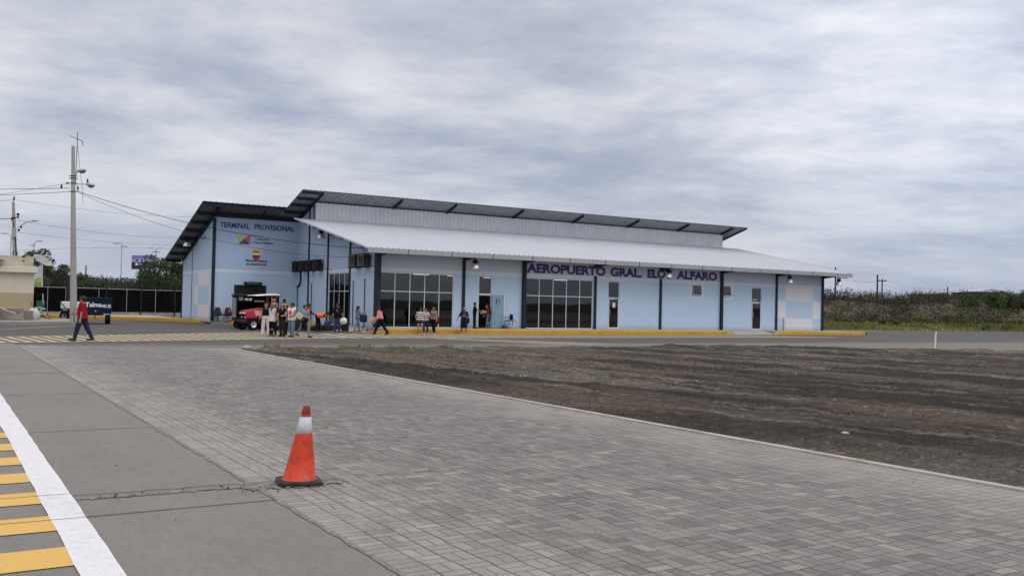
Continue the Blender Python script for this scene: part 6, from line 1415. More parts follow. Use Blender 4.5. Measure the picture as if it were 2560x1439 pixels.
def surface(F, g0, h):
    """surface nets"""
    s = F < 0; c = np.zeros(tuple(x - 1 for x in F.shape), int)
    for i in (0, 1):
        for j in (0, 1):
            for k in (0, 1): c += s[i:s.shape[0] - 1 + i, j:s.shape[1] - 1 + j, k:s.shape[2] - 1 + k]
    act = (c > 0) & (c < 8); idx = -np.ones(act.shape, int); cells = np.argwhere(act); idx[act] = np.arange(len(cells))
    acc = np.zeros((len(cells), 3)); cnt = np.zeros(len(cells)); co = [(i, j, k) for i in (0, 1) for j in (0, 1) for k in (0, 1)]
    val = {o: F[cells[:, 0] + o[0], cells[:, 1] + o[1], cells[:, 2] + o[2]] for o in co}
    for o in co:
        for ax in range(3):
            if o[ax] == 0:
                q = list(o); q[ax] = 1; q = tuple(q); a = val[o]; b_ = val[q]; m = (a < 0) != (b_ < 0)
                t = np.where(m, a / np.where(m, a - b_, 1), 0); p = np.tile(np.array(o, float), (len(cells), 1)); p[:, ax] += t
                acc[m] += p[m]; cnt[m] += 1
    V = g0 + h * (cells + acc / cnt[:, None]); Q = []
    for ax in range(3):
        b1, b2 = (ax + 1) % 3, (ax + 2) % 3
        A = s; sl0 = [slice(1, -1)] * 3; sl1 = [slice(1, -1)] * 3; sl0[ax] = slice(0, s.shape[ax] - 1); sl1[ax] = slice(1, s.shape[ax])
        e0 = s[tuple(sl0)]; e1 = s[tuple(sl1)]; ch = np.argwhere(e0 != e1)
        if not len(ch): continue
        sg = e0[tuple(ch.T)]; base = ch.copy(); base[:, b1] += 1; base[:, b2] += 1       # grid coords of the edge start
        def cell(d1, d2): q = base.copy(); q[:, b1] -= d1; q[:, b2] -= d2; return idx[tuple(q.T)]
        q = np.stack([cell(1, 1), cell(0, 1), cell(0, 0), cell(1, 0)], 1); q[~sg] = q[~sg][:, ::-1]; Q.append(q)
    return V, np.concatenate(Q)
def smesh(name, V, Q, mats, parent, mi=None):
    me = bpy.data.meshes.new(name); me.from_pydata(V.tolist(), [], Q.tolist())
    for m in (mats if isinstance(mats, (list, tuple)) else [mats]): me.materials.append(m)
    if mi is not None: me.polygons.foreach_set('material_index', mi)
    me.polygons.foreach_set('use_smooth', [True] * len(me.polygons)); me.update()
    o = bpy.data.objects.new(name, me); COL.objects.link(o); o.parent = parent; return o
def hand_template(curl):
    """right hand hanging along -Z from the wrist at the origin, palm facing -X, thumb towards -Y"""
    pr = [((0, -.022, -.02), (0, -.026, -.075), .016, .014), ((0, .0, -.015), (0, 0, -.08), .017, .014), ((0, .022, -.02), (0, .024, -.072), .015, .013), ((0, 0, 0), (0, 0, -.02), .024, .02)]
    for y, L_, r in ((-.031, .074, .0085), (-.011, .082, .009), (.010, .076, .0085), (.029, .060, .0075)):
        p = np.array([0, y, -.085]); a = 0
        for j, f in enumerate((.45, .32, .23)):
            a += curl * (.6 if j == 0 else 1); d = np.array([-sin(a), y * .6, -cos(a)]); q = p + d * L_ * f; pr.append((tuple(p), tuple(q), r, r * .9)); p = q
    p = np.array([-.004, -.026, -.022]); a = .5
    for f in (.034, .030, .024): d = np.array([-sin(curl * .5) * .7, -sin(a), -cos(a)]); q = p + d / np.linalg.norm(d) * f; pr.append((tuple(p), tuple(q), .0115, .0095)); p = q; a -= .15
    F, g, h = sdf_grid(pr, .0055, (), .006, .02); return surface(F, g, h)
HANDS = [hand_template(.35), hand_template(1.05)]
SKINS = {'tan': (.36, .19, .12), 'brown': (.22, .11, .07), 'fair': (.47, .27, .19)}
def skin(n): return mat('skin_' + n, SKINS[n], .55, 0, .06, 8)
def cloth(n, c, var=.12): return mat('cloth_' + n, c, .9, 0, var, 9, bump=.35, bscale=14, spec=.08)
def striped(name, c1, c2, period=.085, axis=2, check=False):
    m, nt, N, L, b, M, tc, noise, ramp, mix, bump = nodemat(name); sp = N('ShaderNodeSeparateXYZ'); L(tc.outputs['Object'], sp.inputs[0])
    f = M('GREATER_THAN', M('MODULO', M('DIVIDE', M('ADD', sp.outputs[axis], 10), period), 1), .5)
    if check: f = M('ABSOLUTE', M('SUBTRACT', f, M('GREATER_THAN', M('MODULO', M('DIVIDE', M('ADD', sp.outputs[0], 10), period), 1), .5)))
    L(mix(f, c1, c2), b.inputs['Base Color']); b.inputs['Roughness'].default_value = .85; return m
def dirv(f, o, s, yawi=0):
    f = radians(f); o = radians(o); return np.array([s * sin(o), -sin(f) * cos(o), -cos(f) * cos(o)])
def person(label, x, y, z=0, face=0, H=1.70, sk='tan', ll=(0, 0), rl=(0, 0), la=(5, 10, 10), ra=(5, 10, 10), lean=0, hy=0, hp=0, top=None, bottom=None, shoes=(.02, .02, .02), hair=('short', (.012, .009, .008)), cap=None,
           bulk=1., woman=False, voxel=.016, vest=None, glasses=False, seated=False, twist=0, sleeves=None, grip=(0, 0)):
    """face: 0 towards the camera, -90 towards image left, 90 image right, 180 away. Legs (forward, knee), arms (forward, outward, elbow, inward)"""
    t = thing('person', label, 'person', (x, y, z), -YAW + radians(face), 'people on the apron in front of the terminal')
    S = H / 1.75; A = np.array; L_ = radians(lean)
    up = A([0, -sin(L_), cos(L_)]); fwv = A([0, -cos(L_), -sin(L_)]); X1 = A([1., 0, 0])
    if twist: tw = radians(twist); X1 = A([cos(tw), sin(tw) * -1, 0])
    pel = A([0., 0, 0]); J = {}
    for s, leg in ((1, ll), (-1, rl)):
        f, kn = leg[0], leg[1]; o = leg[2] if len(leg) > 2 else 3
        hip = pel + A([s * .088, 0, 0]) * S; knee = hip + dirv(f, o, s) * .43 * S; ank = knee + dirv(f - kn, o * .5, s) * .41 * S
        pt_ = max(-12, min(45, -(f - kn) * -.0 + (kn * .55 if f - kn < -8 else -(f - kn) * .6 if f - kn > 8 else 0))); pr_ = radians(pt_)
        fd = A([s * .12, -cos(pr_), -sin(pr_)]); fd /= np.linalg.norm(fd); heel = ank + A([0, .03 * cos(pr_), -.045 - .02 * 0]) * S; toe = heel + fd * .20 * S
        J[s] = (hip, knee, ank, heel, toe)
    low = min(min(J[s][3][2], J[s][4][2]) for s in (1, -1)) - .034 * S
    sh = A([0, 0, -low]) if not seated else A([0, 0, seated])
    pel = pel + sh; J = {s: tuple(p + sh for p in J[s]) for s in J}
    B_ = bulk; C = lambda u, x_=0, f_=0: pel + up * u * S + X1 * x_ * S + fwv * f_ * S
    w = .92 if woman else 1.
    sw = .165 * w * (1 + .25 * (B_ - 1))
    torso = []
    for s in (1, -1):
        torso += [(C(-.02, s * .072), C(.14, s * .055 * B_), .100 * B_, (.090 if woman else .098) * B_), (C(.14, s * .055 * B_), C(.34, s * .082, .01), (.088 if woman else .098) * B_, .098 * B_ ** .5), (C(.34, s * .082, .01), C(.43, s * .115), .098 * B_ ** .5, .058), (C(.43, s * .10), C(.445, s * sw), .055, .050)]
    if woman: torso += [(C(.335, s * .065, .060), C(.33, s * .065, .075), .058, .052) for s in (1, -1)]
    elif B_ > 1.05: torso.append((C(.12, 0, .05 * B_), C(.22, 0, .045), .095 * B_, .09))
    neckb = C(.46, 0, -.01); head = C(.46, 0, 0) + (up * .6 + A([0, 0, .4])) * .145 * S + A([0, -1., 0]) * sin(radians(hp)) * .05 * S
    hyr = radians(hy); hf = A([sin(hyr), -cos(hyr), -tan(radians(hp))]); hf /= np.linalg.norm(hf); hr = A([cos(hyr), sin(hyr), 0]); hu = np.cross(hr, -hf); hu = hu / np.linalg.norm(hu); hu = hu * (1 if hu[2] > 0 else -1)
    q = lambda a, b2, c: head + (hr * a + hf * b2 + hu * c) * S
    headp = [(q(0, -.018, .035), q(0, .005, .035), .086 * S, .080 * S), (q(0, .030, -.045), q(0, .012, -.02), .052 * S, .066 * S), (q(0, .045, -.075), q(0, .03, -.06), .030 * S, .045 * S), (q(0, .088, -.005), q(0, .100, -.022), .010 * S, .015 * S),
             (q(.078, -.005, -.005), q(.080, -.008, .025), .013 * S, .014 * S), (q(-.078, -.005, -.005), q(-.080, -.008, .025), .013 * S, .014 * S), (neckb, q(0, -.012, -.05), .055 * S * B_ ** .5, .050 * S)]
    arms = {}; armp = []
    for s, a in ((1, la), (-1, ra)):
        f, o, e = a[0], a[1], a[2]; inn = a[3] if len(a) > 3 else 0
        sho = C(.44, s * sw); d1 = dirv(f, o, s) + 0; elb = sho + d1 * .285 * S
        d2 = dirv(f + e, o - inn, s); wr = elb + d2 * .25 * S; arms[s] = (sho, elb, wr, d1, d2)
        armp += [(sho, elb, .050 * S * w * B_ ** .5, .038 * S * w), (elb, wr, .037 * S * w, .026 * S * w)]
    legp = []
    for s in (1, -1):
        hip, knee, ank, heel, toe = J[s]; b2 = B_ ** .5
        legp += [(hip, knee, .088 * S * b2 * (1.04 if woman else 1), .056 * S * b2), (knee, knee + (ank - knee) * .35 + A([0, .01, 0]), .054 * S, .053 * S * b2), (knee + (ank - knee) * .35, ank, .052 * S, .034 * S)]
    footp = [(J[s][3], J[s][4], .036 * S, .030 * S) for s in (1, -1)] + [(J[s][2], J[s][3], .034 * S, .034 * S) for s in (1, -1)]
    F, g0, h = sdf_grid(headp + torso + armp + legp + footp, voxel * .9, (), .025); V, Q = surface(F, g0, h)
    # hands joined to the body mesh
    Vs = [V]; Qs = [Q]; nb = len(V)
    for s in (1, -1):
        wr, d2 = arms[s][2], arms[s][4]; Ht = HANDS[grip[0 if s == 1 else 1]]; z_ = -d2 / np.linalg.norm(d2); x_ = X1 * s; x_ = x_ - z_ * (x_ @ z_); x_ /= np.linalg.norm(x_); y_ = np.cross(z_, x_)
        if y_[1] < 0: y_ = -y_
        hv = Ht[0] * S * 1.0; v2 = wr + hv[:, 0:1] * x_ + hv[:, 1:2] * y_ + hv[:, 2:3] * z_; q2 = Ht[1] + nb
        if np.dot(np.cross(x_, y_), z_) < 0: q2 = q2[:, ::-1]
        Vs.append(v2); Qs.append(q2); nb += len(v2)
    V = np.concatenate(Vs); Q = np.concatenate(Qs)
    fc = V[Q].mean(1) - head; fx, fy, fz = fc @ hr / S, fc @ hf / S, fc @ hu / S; mi = np.zeros(len(Q), int)
    mi[(np.abs(np.abs(fx) - .032) < .015) & (np.abs(fz - .012) < .009) & (fy > .04)] = 1; mi[(np.abs(fx) < .026) & (np.abs(fz + .058) < .007) & (fy > .04)] = 2
    smesh('body', V, Q, [skin(sk), mat('dark_eye', (.02, .015, .012), .3), mat('lip', (.30, .09, .07), .5)], t, mi.tolist())
    def garment(name, prims, m, grow, cuts=(), k=.03, voxel=voxel):
        F, g0, h = sdf_grid([(a, b2, ra_ + grow, rb + grow) for a, b2, ra_, rb in prims], voxel, cuts, k); V, Q = surface(F, g0, h); return smesh(name, V, Q, m, t)
    for bottom in (bottom if isinstance(bottom, list) else [bottom] if bottom else []):
        m, ln, grow = bottom['m'], bottom.get('len', 2), bottom.get('grow', .012); pr = [(C(-.02, s * .072), C(.09, s * .062 * B_), .100 * B_, .098 * B_) for s in (1, -1)]; cuts = [(C(.10), up)]
        if bottom.get('skirt'):
            kz = J[1][1][2] * (2 - ln) ; hem = (J[1][1] + J[-1][1]) / 2; hem = hem + (((J[1][2] + J[-1][2]) / 2) - hem) * max(0, ln - 1) if ln > 1 else (C(0) + (hem - C(0)) * ln)
            for a_ in range(8): an = a_ * pi / 4; pr.append((C(0, .09 * cos(an), .05 * sin(an)), hem + A([.14 * cos(an), .10 * sin(an), 0]) * bottom.get('flare', 1) * S, .085 * B_, .05))
        else:
            for s in (1, -1):
                hip, knee, ank, heel, toe = J[s]; b2 = B_ ** .5; fl = bottom.get('flare', 0); k1 = min(1, ln); pk = hip + (knee - hip) * k1
                pr.append((hip, pk, .090 * S * b2, (.060 + fl * .5) * S * b2))
                if ln > 1: pr.append((knee, knee + (ank - knee) * (ln - 1) * .97, (.058 + fl * .5) * S * b2, (.043 + fl) * S))
        garment('trousers' if not bottom.get('skirt') and ln > 1.2 else ('skirt' if bottom.get('skirt') else 'shorts'), pr, m, grow, cuts)
    if top:
        m, sl, hem, grow = top['m'], top.get('sl', .6), top.get('hem', -.02), top.get('grow', .014); pr = list(torso); 
        if hem < 0: pr += [(C(.02, s * .074), C(hem, s * .082, .0), .105 * B_, .112 * B_ + top.get('flare', 0)) for s in (1, -1)]
        for s in (1, -1):
            sho, elb, wr, d1, d2 = arms[s]; k1 = min(1, sl)
            if sl > 0: pr.append((sho, sho + (elb - sho) * k1, .054 * S * B_ ** .5, .048 * S))
            if sl > 1: pr.append((elb, elb + (wr - elb) * (sl - 1) * .95, .044 * S, .036 * S))
        garment('shirt', pr, m, grow, [(C(hem), -up), (C(.520), up)])
    if vest: garment('safety_vest', list(torso), vest, .030, [(C(.0), -up), (C(.46), up)])
    if shoes: garment('shoes', footp[:2] + ([(J[s][2] + (J[s][3] - J[s][2]) * .5, J[s][3], .036 * S, .036 * S) for s in (1, -1)]), mat('shoe_%d%d%d' % tuple(int(c * 99) for c in shoes), shoes, .6), .009, [((0, 0, max(.002, 0)), (0, 0, -1))], .015)
    st, hc = hair
    if st:
        hm = mat('hair_%d%d' % (int(hc[0] * 999), int(hc[1] * 999)), hc, .6, 0, .3, 20); pr = [(q(0, -.028, .042), q(0, -.004, .052), .104 * S, .096 * S)]
        cuts = [(q(0, .066, .055), (hf * .80 - hu * .6)), (q(0, .0, -.035), (hf * .35 - hu * .94))]
        if st == 'long': pr += [(q(0, -.045, .0), q(0, -.075, -.20), .075 * S, .062 * S), (q(.055, -.025, .01), q(.07, -.04, -.17), .035 * S, .026 * S), (q(-.055, -.025, .01), q(-.07, -.04, -.17), .035 * S, .026 * S)]; cuts = [(q(0, .070, .055), (hf * .88 - hu * .47)), (q(0, .045, 0), hf)]
        if st == 'bun': pr.append((q(0, -.10, .05), q(0, -.11, .06), .045 * S, .04 * S))
        garment('hair', pr, hm, 0, cuts, .02, .011)
    if cap:
        cm = cloth('cap_%d%d%d' % tuple(int(c * 99) for c in cap), cap); o_ = garment('cap', [(q(0, -.022, .058), q(0, -.002, .060), .096 * S, .092 * S)], cm, 0, [(q(0, 0, .040), -hu)], .02)
        brim = MB(); pts = [q(.075 * cos(a_), .05 + .09 * max(0, sin(a_)), .042 - .012 * sin(a_)) for a_ in [pi * i / 8 for i in range(9)]]; brim.add([Vector(p) for p in pts] + [Vector(p + hu * .008) for p in pts], [tuple(range(9)), tuple(range(17, 8, -1))] + [(i, i + 1, 9 + i + 1, 9 + i) for i in range(8)]); b_o = brim.build('brim', cm, None); b_o.parent = o_
    if glasses:
        gm = MB(); gm.bev(-.070 * S, .070 * S, -.006, .006, -.018 * S, .016 * S, .004); Mx = Matrix((Vector(hr), Vector(-hf), Vector(hu))).transposed().to_4x4(); Mx.translation = Vector(q(0, .092, .014)); gm.v = [tuple(Mx @ Vector(v)) for v in gm.v]
        gm.cyl(Vector(q(.070, .085, .016)), Vector(q(.086, -.01, .02)), .004, n=5); gm.cyl(Vector(q(-.070, .085, .016)), Vector(q(-.086, -.01, .02)), .004, n=5); gm.build('sunglasses', mat('sunglass_lens', (.006, .006, .006), .15), t)
    t['_S'] = S; del t['_S']
    M4 = Matrix.Translation((x, y, z)) @ Matrix.Rotation(-YAW + radians(face), 4, 'Z')
    return t, {'hand': {s: M4 @ Vector(arms[s][2] + arms[s][4] / np.linalg.norm(arms[s][4]) * .09 * S) for s in (1, -1)}, 'M': M4, 'C': lambda u, x_=0, f_=0: Vector(C(u, x_, f_)), 't': t, 'sho': {s: Vector(arms[s][0]) for s in (1, -1)}, 'head': q}
black = cloth('black', (.010, .010, .012)); jeans = cloth('blue_jeans', (.14, .21, .34), .2); dkj = cloth('dark_jeans', (.020, .030, .055), .3); char = cloth('charcoal', (.028, .028, .032))
def bag(p, w, h, d, m, label, rz=0, name='bag', cat='bag', strap=None, group=None):
    t = thing(name, label, cat, tuple(p), rz, group); mb = MB(); mb.bev(-w / 2, w / 2, -d / 2, d / 2, -h, 0, min(w, h, d) * .28); mb.build('body', m, t, smooth=True)
    mb = MB(); e = strap or Vector((0, 0, .12)); mb.tube([Vector((-w * .3, 0, -.02)), Vector((-w * .2, 0, 0)) + e * .9, e, Vector((w * .2, 0, 0)) + e * .9, Vector((w * .3, 0, -.02))], .012, 5); mb.build('strap', m, t)
    mb = MB(); mb.bev(-w * .35, w * .35, -d / 2 - .02, -d / 2 + .01, -h * .85, -h * .45, .01); mb.build('pocket', m, t); return t
def hat(p, label, m, yaw=0, pitch=80):
    t = thing('straw_hat', label, 'hat', tuple(p)); t.rotation_euler = (radians(pitch), 0, yaw); mb = MB()
    mb.lathe([(.20, 0), (.185, .012), (.105, .004), (.10, .02), (.085, .11), (.05, .125), (.001, .115), (.001, .11), (.048, .118), (.08, .10), (.095, .015), (.10, -.004), (.185, .004)], n=28); mb.build('brim_and_crown', m, t, smooth='all')
    mb = MB(); mb.lathe([(.103, .010), (.100, .035), (.098, .035)], n=24); mb.build('band', black, t); return t
straw = mat('pale_straw', (.55, .45, .26), .8, 0, .15, 20, bump=.3, bscale=60); whst = mat('white_straw', (.72, .71, .66), .8, 0, .06, 20, bump=.3, bscale=60)
# 1 nearest walker
P1, i1 = person('stocky man in a red T shirt and sunglasses striding left across the hatched band', 4.97, 39.6, 0, -80, 1.86, 'tan', (19, 6), (-18, 8), la=(-6, 8, 12), ra=(14, 8, 62), top=dict(m=cloth('red', (.25, .012, .025)), sl=.75, hem=-.08, grow=.020), bottom=dict(m=dkj, len=2, flare=.008), shoes=(.05, .045, .025), glasses=True, bulk=1.32, voxel=.0115, lean=2)
# 2-7 selfie group
person('woman in a black top and white trousers, leftmost of the selfie group', 14.02, 45.8, 0, 18, 1.68, 'tan', (2, 0, 5), (4, 4, 5), la=(30, 12, 60, 20), ra=(12, 16, 30), top=dict(m=black, sl=0, hem=.02, grow=.008), bottom=dict(m=cloth('white_linen', (.62, .60, .62)), len=2, flare=.03), shoes=(.5, .45, .4), hair=('long', (.012, .009, .008)), woman=True)
s_, si = person('long haired woman in a pale patterned top raising an arm to take a selfie', 14.05, 44.9, 0, 150, 1.66, 'tan', (3, 2, 5), (-6, 4, 5), la=(150, 8, 22), ra=(10, 12, 30), top=dict(m=mat('floral_top', (.56, .54, .56), .85, 0, .25, 30), sl=.1, hem=-.16, flare=.02), bottom=dict(m=black, len=2, grow=.006), shoes=(.25, .12, .07), hair=('long', (.16, .09, .05)), woman=True, lean=3)
hp_ = si['hand'][1]; ph = thing('mobile_phone', 'small phone held up in the raised hand of the woman taking a selfie', 'phone', tuple(hp_ + Vector((0, 0, .04))), -YAW); mb = MB(); mb.bev(-.085, .085, -.006, .006, -.04, .04, .005); mb.build('case', black, ph); mb = MB(); mb.box(-.078, .078, .0062, .008, -.034, .034); mb.build('screen', mat('pale_screen', (.5, .55, .6), .1), ph)
person('woman all in black with sunglasses, in the middle of the selfie group', 14.40, 44.4, 0, -22, 1.64, 'fair', (4, 6, 4), (-4, 4, 4), la=(16, 18, 70, 10), ra=(10, 14, 20), top=dict(m=black, sl=.2, hem=-.05), bottom=dict(m=char, len=2, grow=.014, flare=.008), shoes=(.02, .02, .02), hair=('long', (.01, .008, .007)), glasses=True, woman=True, bulk=1.05)
person('person in a pink and white cap behind the selfie taker', 14.55, 46.2, 0, -10, 1.70, 'tan', (2, 0), (0, 0), top=dict(m=cloth('dark_plum', (.04, .02, .03)), sl=.6), bottom=dict(m=black), cap=(.62, .38, .38))
person('person in a grey top at the right rear of the selfie group', 15.40, 46.9, 0, -40, 1.62, 'tan', (4, 0), (-3, 0), la=(30, 14, 80, 20), ra=(20, 10, 70), top=dict(m=cloth('mid_grey', (.16, .17, .19)), sl=1.7, hem=-.10), bottom=dict(m=black), hair=('long', (.012, .009, .008)), woman=True)
bag((15.35, 46.35, .98), .34, .30, .14, cloth('grey_bag', (.19, .20, .23)), 'grey shoulder bag at the right rear of the selfie group', -.5)
# 8, 9 couple
t8, i8 = person('man in a sleeveless white shirt with a large pink square and jeans', 14.72, 43.95, 0, -28, 1.74, 'brown', (6, 4, 5), (-8, 8, 4), la=(14, 14, 55, 10), ra=(2, 14, 10), top=dict(m=cloth('white_cotton', (.70, .67, .66)), sl=.15, hem=-.10, grow=.018), bottom=dict(m=jeans, len=2, grow=.016, flare=.012), shoes=(.015, .015, .02), bulk=1.06, hy=-20)
mb = MB(); mb.v = []; n_ = 6
vs = [i8['C'](.06 + .33 * j / n_, -.075 + .17 * i / n_, .158 - .022 * ((i / n_ - .5) * 2) ** 2 - .02 * abs(j / n_ - .5) + .018 * (1 - j / n_)) for i in range(n_ + 1) for j in range(n_ + 1)]
mb.add(vs, [(i * (n_ + 1) + j, (i + 1) * (n_ + 1) + j, (i + 1) * (n_ + 1) + j + 1, i * (n_ + 1) + j + 1) for i in range(n_) for j in range(n_)]); mb.build('pink_print', mat('pink_print', (.70, .05, .14), .7), t8, recalc=False)
t9, i9 = person('woman in a blue grey blouse and dark skirt walking right', 15.20, 43.45, 0, 62, 1.66, 'tan', (16, 6), (-22, 16), la=(8, 8, 20), ra=(18, 12, 60), top=dict(m=cloth('blue_grey', (.19, .22, .34), .25), sl=.8, hem=-.03), bottom=[dict(m=cloth('worn_pale_jeans', (.16, .20, .28)), len=2, grow=.004), dict(m=black, len=.9, skirt=True, flare=.9, grow=.02)], shoes=(.02, .02, .02), hair=('bun', (.012, .009, .008)), woman=True)
mb = MB(); mb.bev(-.17, .17, -.06, .06, -.13, .13, .03, M=Matrix.Rotation(-YAW, 4, 'Z') @ Matrix.Rotation(radians(35), 4, 'Y')); o = mb.build('handbag', straw, smooth=True); o.location = (14.88, 43.35, 1.02); tag(o, 'yellow straw clutch bag held between the couple in jeans and dark skirt', 'bag')
# 10-12 ground crew
person('worker with a dark cap and yellow vest standing behind the luggage heap', 17.9, 54.9, .20, 40, 1.74, 'brown', (2, 0), (0, 0), la=(10, 8, 20), ra=(14, 8, 30), top=dict(m=cloth('navy_shirt', (.015, .02, .05)), sl=1.9), vest=cloth('yellow_vest', (.45, .60, .04)), bottom=dict(m=char), cap=(.02, .03, .02), hp=12)
person('worker in an orange vest standing with head bowed over the luggage', 19.2, 54.7, 0, 75, 1.72, 'brown', (4, 4), (-4, 0), la=(28, 6, 30), ra=(24, 8, 25), lean=14, hp=28, top=dict(m=cloth('maroon_shirt', (.06, .012, .02)), sl=1.9), vest=cloth('orange_vest', (.85, .16, .05)), bottom=dict(m=char))
person('worker in an orange vest bending double to lift a bag', 19.30, 53.0, 0, 82, 1.72, 'brown', (12, 14), (2, 10), la=(-8 + 84, 6, -55), ra=(80, 8, -50), lean=82, hp=45, top=dict(m=black, sl=1.9), vest=cloth('orange_vest', (0, 0, 0)), bottom=dict(m=black))
# driver on the tractor seat
Mt = Matrix.Rotation(TROT, 4, 'Z'); dp = Vector(TT.location) + Mt @ Vector((1.40, 0, 0)); person('dark clothed driver sitting on the tractor seat under the white canopy', dp.x, dp.y, 0, math.degrees(TROT) + math.degrees(YAW) - 90, 1.70, 'brown', (78, 70, 8), (78, 70, 8), la=(42, 8, 30), ra=(42, 8, 30), top=dict(m=char, sl=.8), bottom=dict(m=black), seated=1.06)
# 13
t13, i13 = person('heavy man in a black printed T shirt walking forward with a white hat in hand', 20.10, 51.9, 0, 8, 1.76, 'brown', (4, 6), (-3, 0), la=(12, 16, 12), ra=(0, 14, 12), top=dict(m=black, sl=.75, hem=-.10, grow=.020), bottom=dict(m=cloth('navy_jeans', (.045, .06, .13)), len=2, grow=.018, flare=.012), shoes=(.03, .045, .04), glasses=True, bulk=1.14, grip=(1, 0))
mb = MB(); sw_ = [(-.115, .02), (-.095, -.005), (-.05, .0), (.12, .075), (-.04, .03), (-.075, .03), (-.085, .045), (-.095, .065), (-.10, .055)]
mb.add([i13['C'](.30 + b2, a, .145 - abs(a) * .12) for a, b2 in sw_], [tuple(range(9))]); text_at(mb, 'JUST', -.06, 0, 0, .12, .03); k0 = len(sw_); mb.v = [tuple(v) if i < k0 else tuple(i13['C'](.255 + v[2], v[0], .156)) for i, v in enumerate(mb.v)]; mb.build('shirt_print', M_white, t13)
hat(i13['hand'][1] + Vector((0, -.05, -.14)), 'white hat held by the man in the black T shirt', whst, -YAW + .1, 84)
suitcase(20.75, 52.3, 0, -.5, .42, .55, .26, cb, 'rolling black suitcase trailing behind the man with the white hat')
# 14
t14, i14 = person('woman with long black hair and grey top carrying a dark blue bag', 21.5, 52.2, 0, 128, 1.64, 'tan', (14, 6), (-16, 10), la=(34, 8, 70, 20), ra=(24, 10, 80, 10), top=dict(m=cloth('grey_print', (.17, .20, .25), .3), sl=.9, hem=-.06), bottom=dict(m=cloth('worn_jeans', (.12, .18, .24)), len=2, grow=.006), shoes=(.16, .12, .09), hair=('long', (.009, .007, .007)), woman=True, hp=10)
bag((21.75, 51.95, 1.02), .42, .44, .2, cloth('navy_bag', (.02, .028, .07)), 'dark blue shoulder bag hanging at the hip of the long haired woman', -YAW + .3)
# 15
t15, i15 = person('person in a pink shirt and dark hat walking left with a straw hat', 20.95, 47.6, 0, -100, 1.66, 'tan', (26, 6), (-22, 12), la=(4, 8, 30), ra=(26, 10, 55), lean=12, hp=18, top=dict(m=cloth('pink', (.62, .24, .27)), sl=1.5, hem=.03, grow=.024), bottom=dict(m=black, len=2, grow=.022), shoes=(.06, .06, .05), cap=(.015, .012, .012), bulk=1.05, grip=(0, 1))
hat(i15['hand'][-1] + Vector((-.03, 0, -.16)), 'straw hat hanging from the hand of the person in pink', straw, -YAW - .3, 88)
# 16-18
STR = striped('black_white_stripes', (.015, .015, .02), (.66, .66, .68), .115)
person('bare legged person in a black and white striped shirt seen from behind', 22.8, 46.5, 0, 172, 1.60, 'tan', (3, 2), (-3, 0), la=(30, 26, 60, 20), ra=(20, 24, 50, 10), top=dict(m=STR, sl=1.2, hem=-.06, grow=.026), bottom=dict(m=black, len=.35, grow=.02), shoes=(.32, .20, .16), hair=('short', (.01, .008, .007)), hp=38, lean=6, bulk=1.08, woman=True)
PLD = striped('black_red_plaid', (.02, .015, .02), (.42, .30, .32), .07, 2, True)
person('woman in a black plaid waistcoat with bare arms stepping left in front of the glass', 25.0, 49.2, 0, -25, 1.68, 'tan', (12, 8), (-12, 6), la=(10, 16, 20), ra=(20, 12, 60, 10), top=dict(m=PLD, sl=.1, hem=-.03), bottom=dict(m=black, len=2), shoes=(.30, .20, .14), hair=('long', (.03, .018, .014)), woman=True, hy=-35)
bag((25.25, 49.35, 1.0), .34, .42, .2, cloth('dark_red_bag', (.10, .02, .03)), 'dark red backpack hanging behind the plaid clad woman', -YAW)
person('person in a pale pink top and dark jeans left of the plaid clad woman', 24.5, 49.25, 0, 30, 1.56, 'tan', (4, 0), (0, 0), la=(30, 10, 50), ra=(20, 14, 50), top=dict(m=cloth('pale_pink_grey', (.42, .33, .36), .25), sl=.6, hem=-.06), bottom=dict(m=dkj), shoes=(.5, .5, .5), hair=('short', (.02, .012, .01)), woman=True)
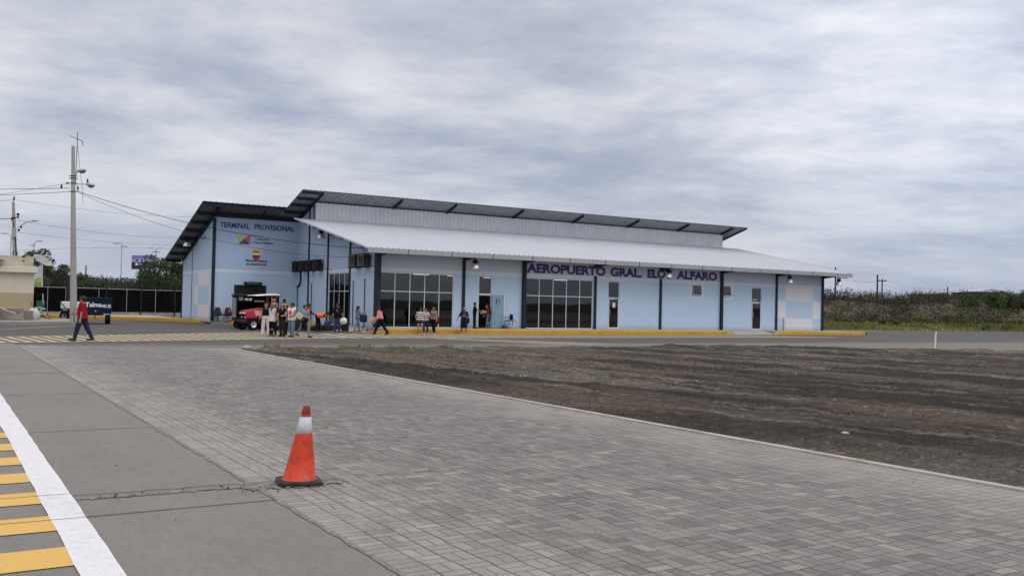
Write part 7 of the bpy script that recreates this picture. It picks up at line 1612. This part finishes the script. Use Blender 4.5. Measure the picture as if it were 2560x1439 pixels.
# 19
t19, i19 = person('person in a grey cap, black T shirt and long dark shorts by the kerb', 27.05, 49.25, 0, 12, 1.64, 'brown', (8, 8, 4), (-6, 12, 4), la=(20, 12, 62, 30), ra=(6, 34, 4), top=dict(m=cloth('black_tee', (.016, .02, .028)), sl=.8, hem=-.14, grow=.022), bottom=dict(m=cloth('navy_shorts', (.016, .02, .035)), len=1.1, grow=.03, flare=.02), shoes=(.45, .36, .32), cap=(.28, .27, .31))
mb = MB()
for a, b2, w_, h_ in ((-.03, .34, .06, .016), (-.09, .28, .03, .03), (.05, .28, .045, .035), (-.09, .20, .05, .035), (-.01, .20, .10, .02)): mb.add([i19['C'](b2, a, .142), i19['C'](b2, a + w_, .142), i19['C'](b2 + h_, a + w_, .138), i19['C'](b2 + h_, a, .138)], [(0, 1, 2, 3)])
mb.build('shirt_print', mat('pale_shirt_print', (.6, .6, .58), .7), t19)
bag((27.35, 49.35, .95), .22, .34, .14, cloth('dark_small_bag', (.02, .022, .03)), 'small dark bag at the hip of the person in the grey cap', -YAW)
# 20-22 at the open entrance
t20, i20 = person('guard in black standing against the wall and handing over papers', 29.45, 52.25, FZ, 88, 1.74, 'tan', (2, 0), (-2, 0), la=(30, 6, 55), ra=(34, 8, 50), top=dict(m=black, sl=.8, hem=.0), bottom=dict(m=cloth('black_uniform', (.011, .011, .013)), len=2), hp=16, grip=(1, 1))
hp_ = i20['hand'][1]; mb = MB(); mb.box(-.07, .07, -.002, .002, -.05, .05); o = mb.build('paper_slips', M_white); o.location = hp_ + Vector((.06, -.03, .03)); o.rotation_euler = (.3, .2, -.3); tag(o, 'small white papers held out by the black uniformed guard', 'papers')
person('woman in a dark red top and tight jeans facing the guard at the entrance', 30.35, 52.15, FZ, -80, 1.64, 'fair', (8, 4, 5), (-4, 8, 5), la=(26, 6, 50), ra=(10, 14, 20), lean=4, hp=10, top=dict(m=cloth('dark_red', (.20, .015, .02)), sl=.5, hem=.02), bottom=dict(m=cloth('mid_jeans', (.09, .13, .22), .25), len=1.9, grow=.004), shoes=(.30, .05, .05), hair=('bun', (.03, .01, .01)), woman=True)
t22, i22 = person('person in dark clothes with a white strap inside the open doorway', 30.85, 53.05, FZ, 150, 1.66, 'brown', (2, 0), (0, 0), top=dict(m=black, sl=1.2, hem=-.08), bottom=dict(m=black), hair=('short', (.01, .008, .007)))
mb = MB(); mb.prism([i22['C'](.44, -.08, -.14), i22['C'](.44, -.02, -.14), i22['C'](.12, .14, -.15), i22['C'](.12, .07, -.15)], Vector((0, .02, 0))); mb.build('white_strap', M_white, t22)
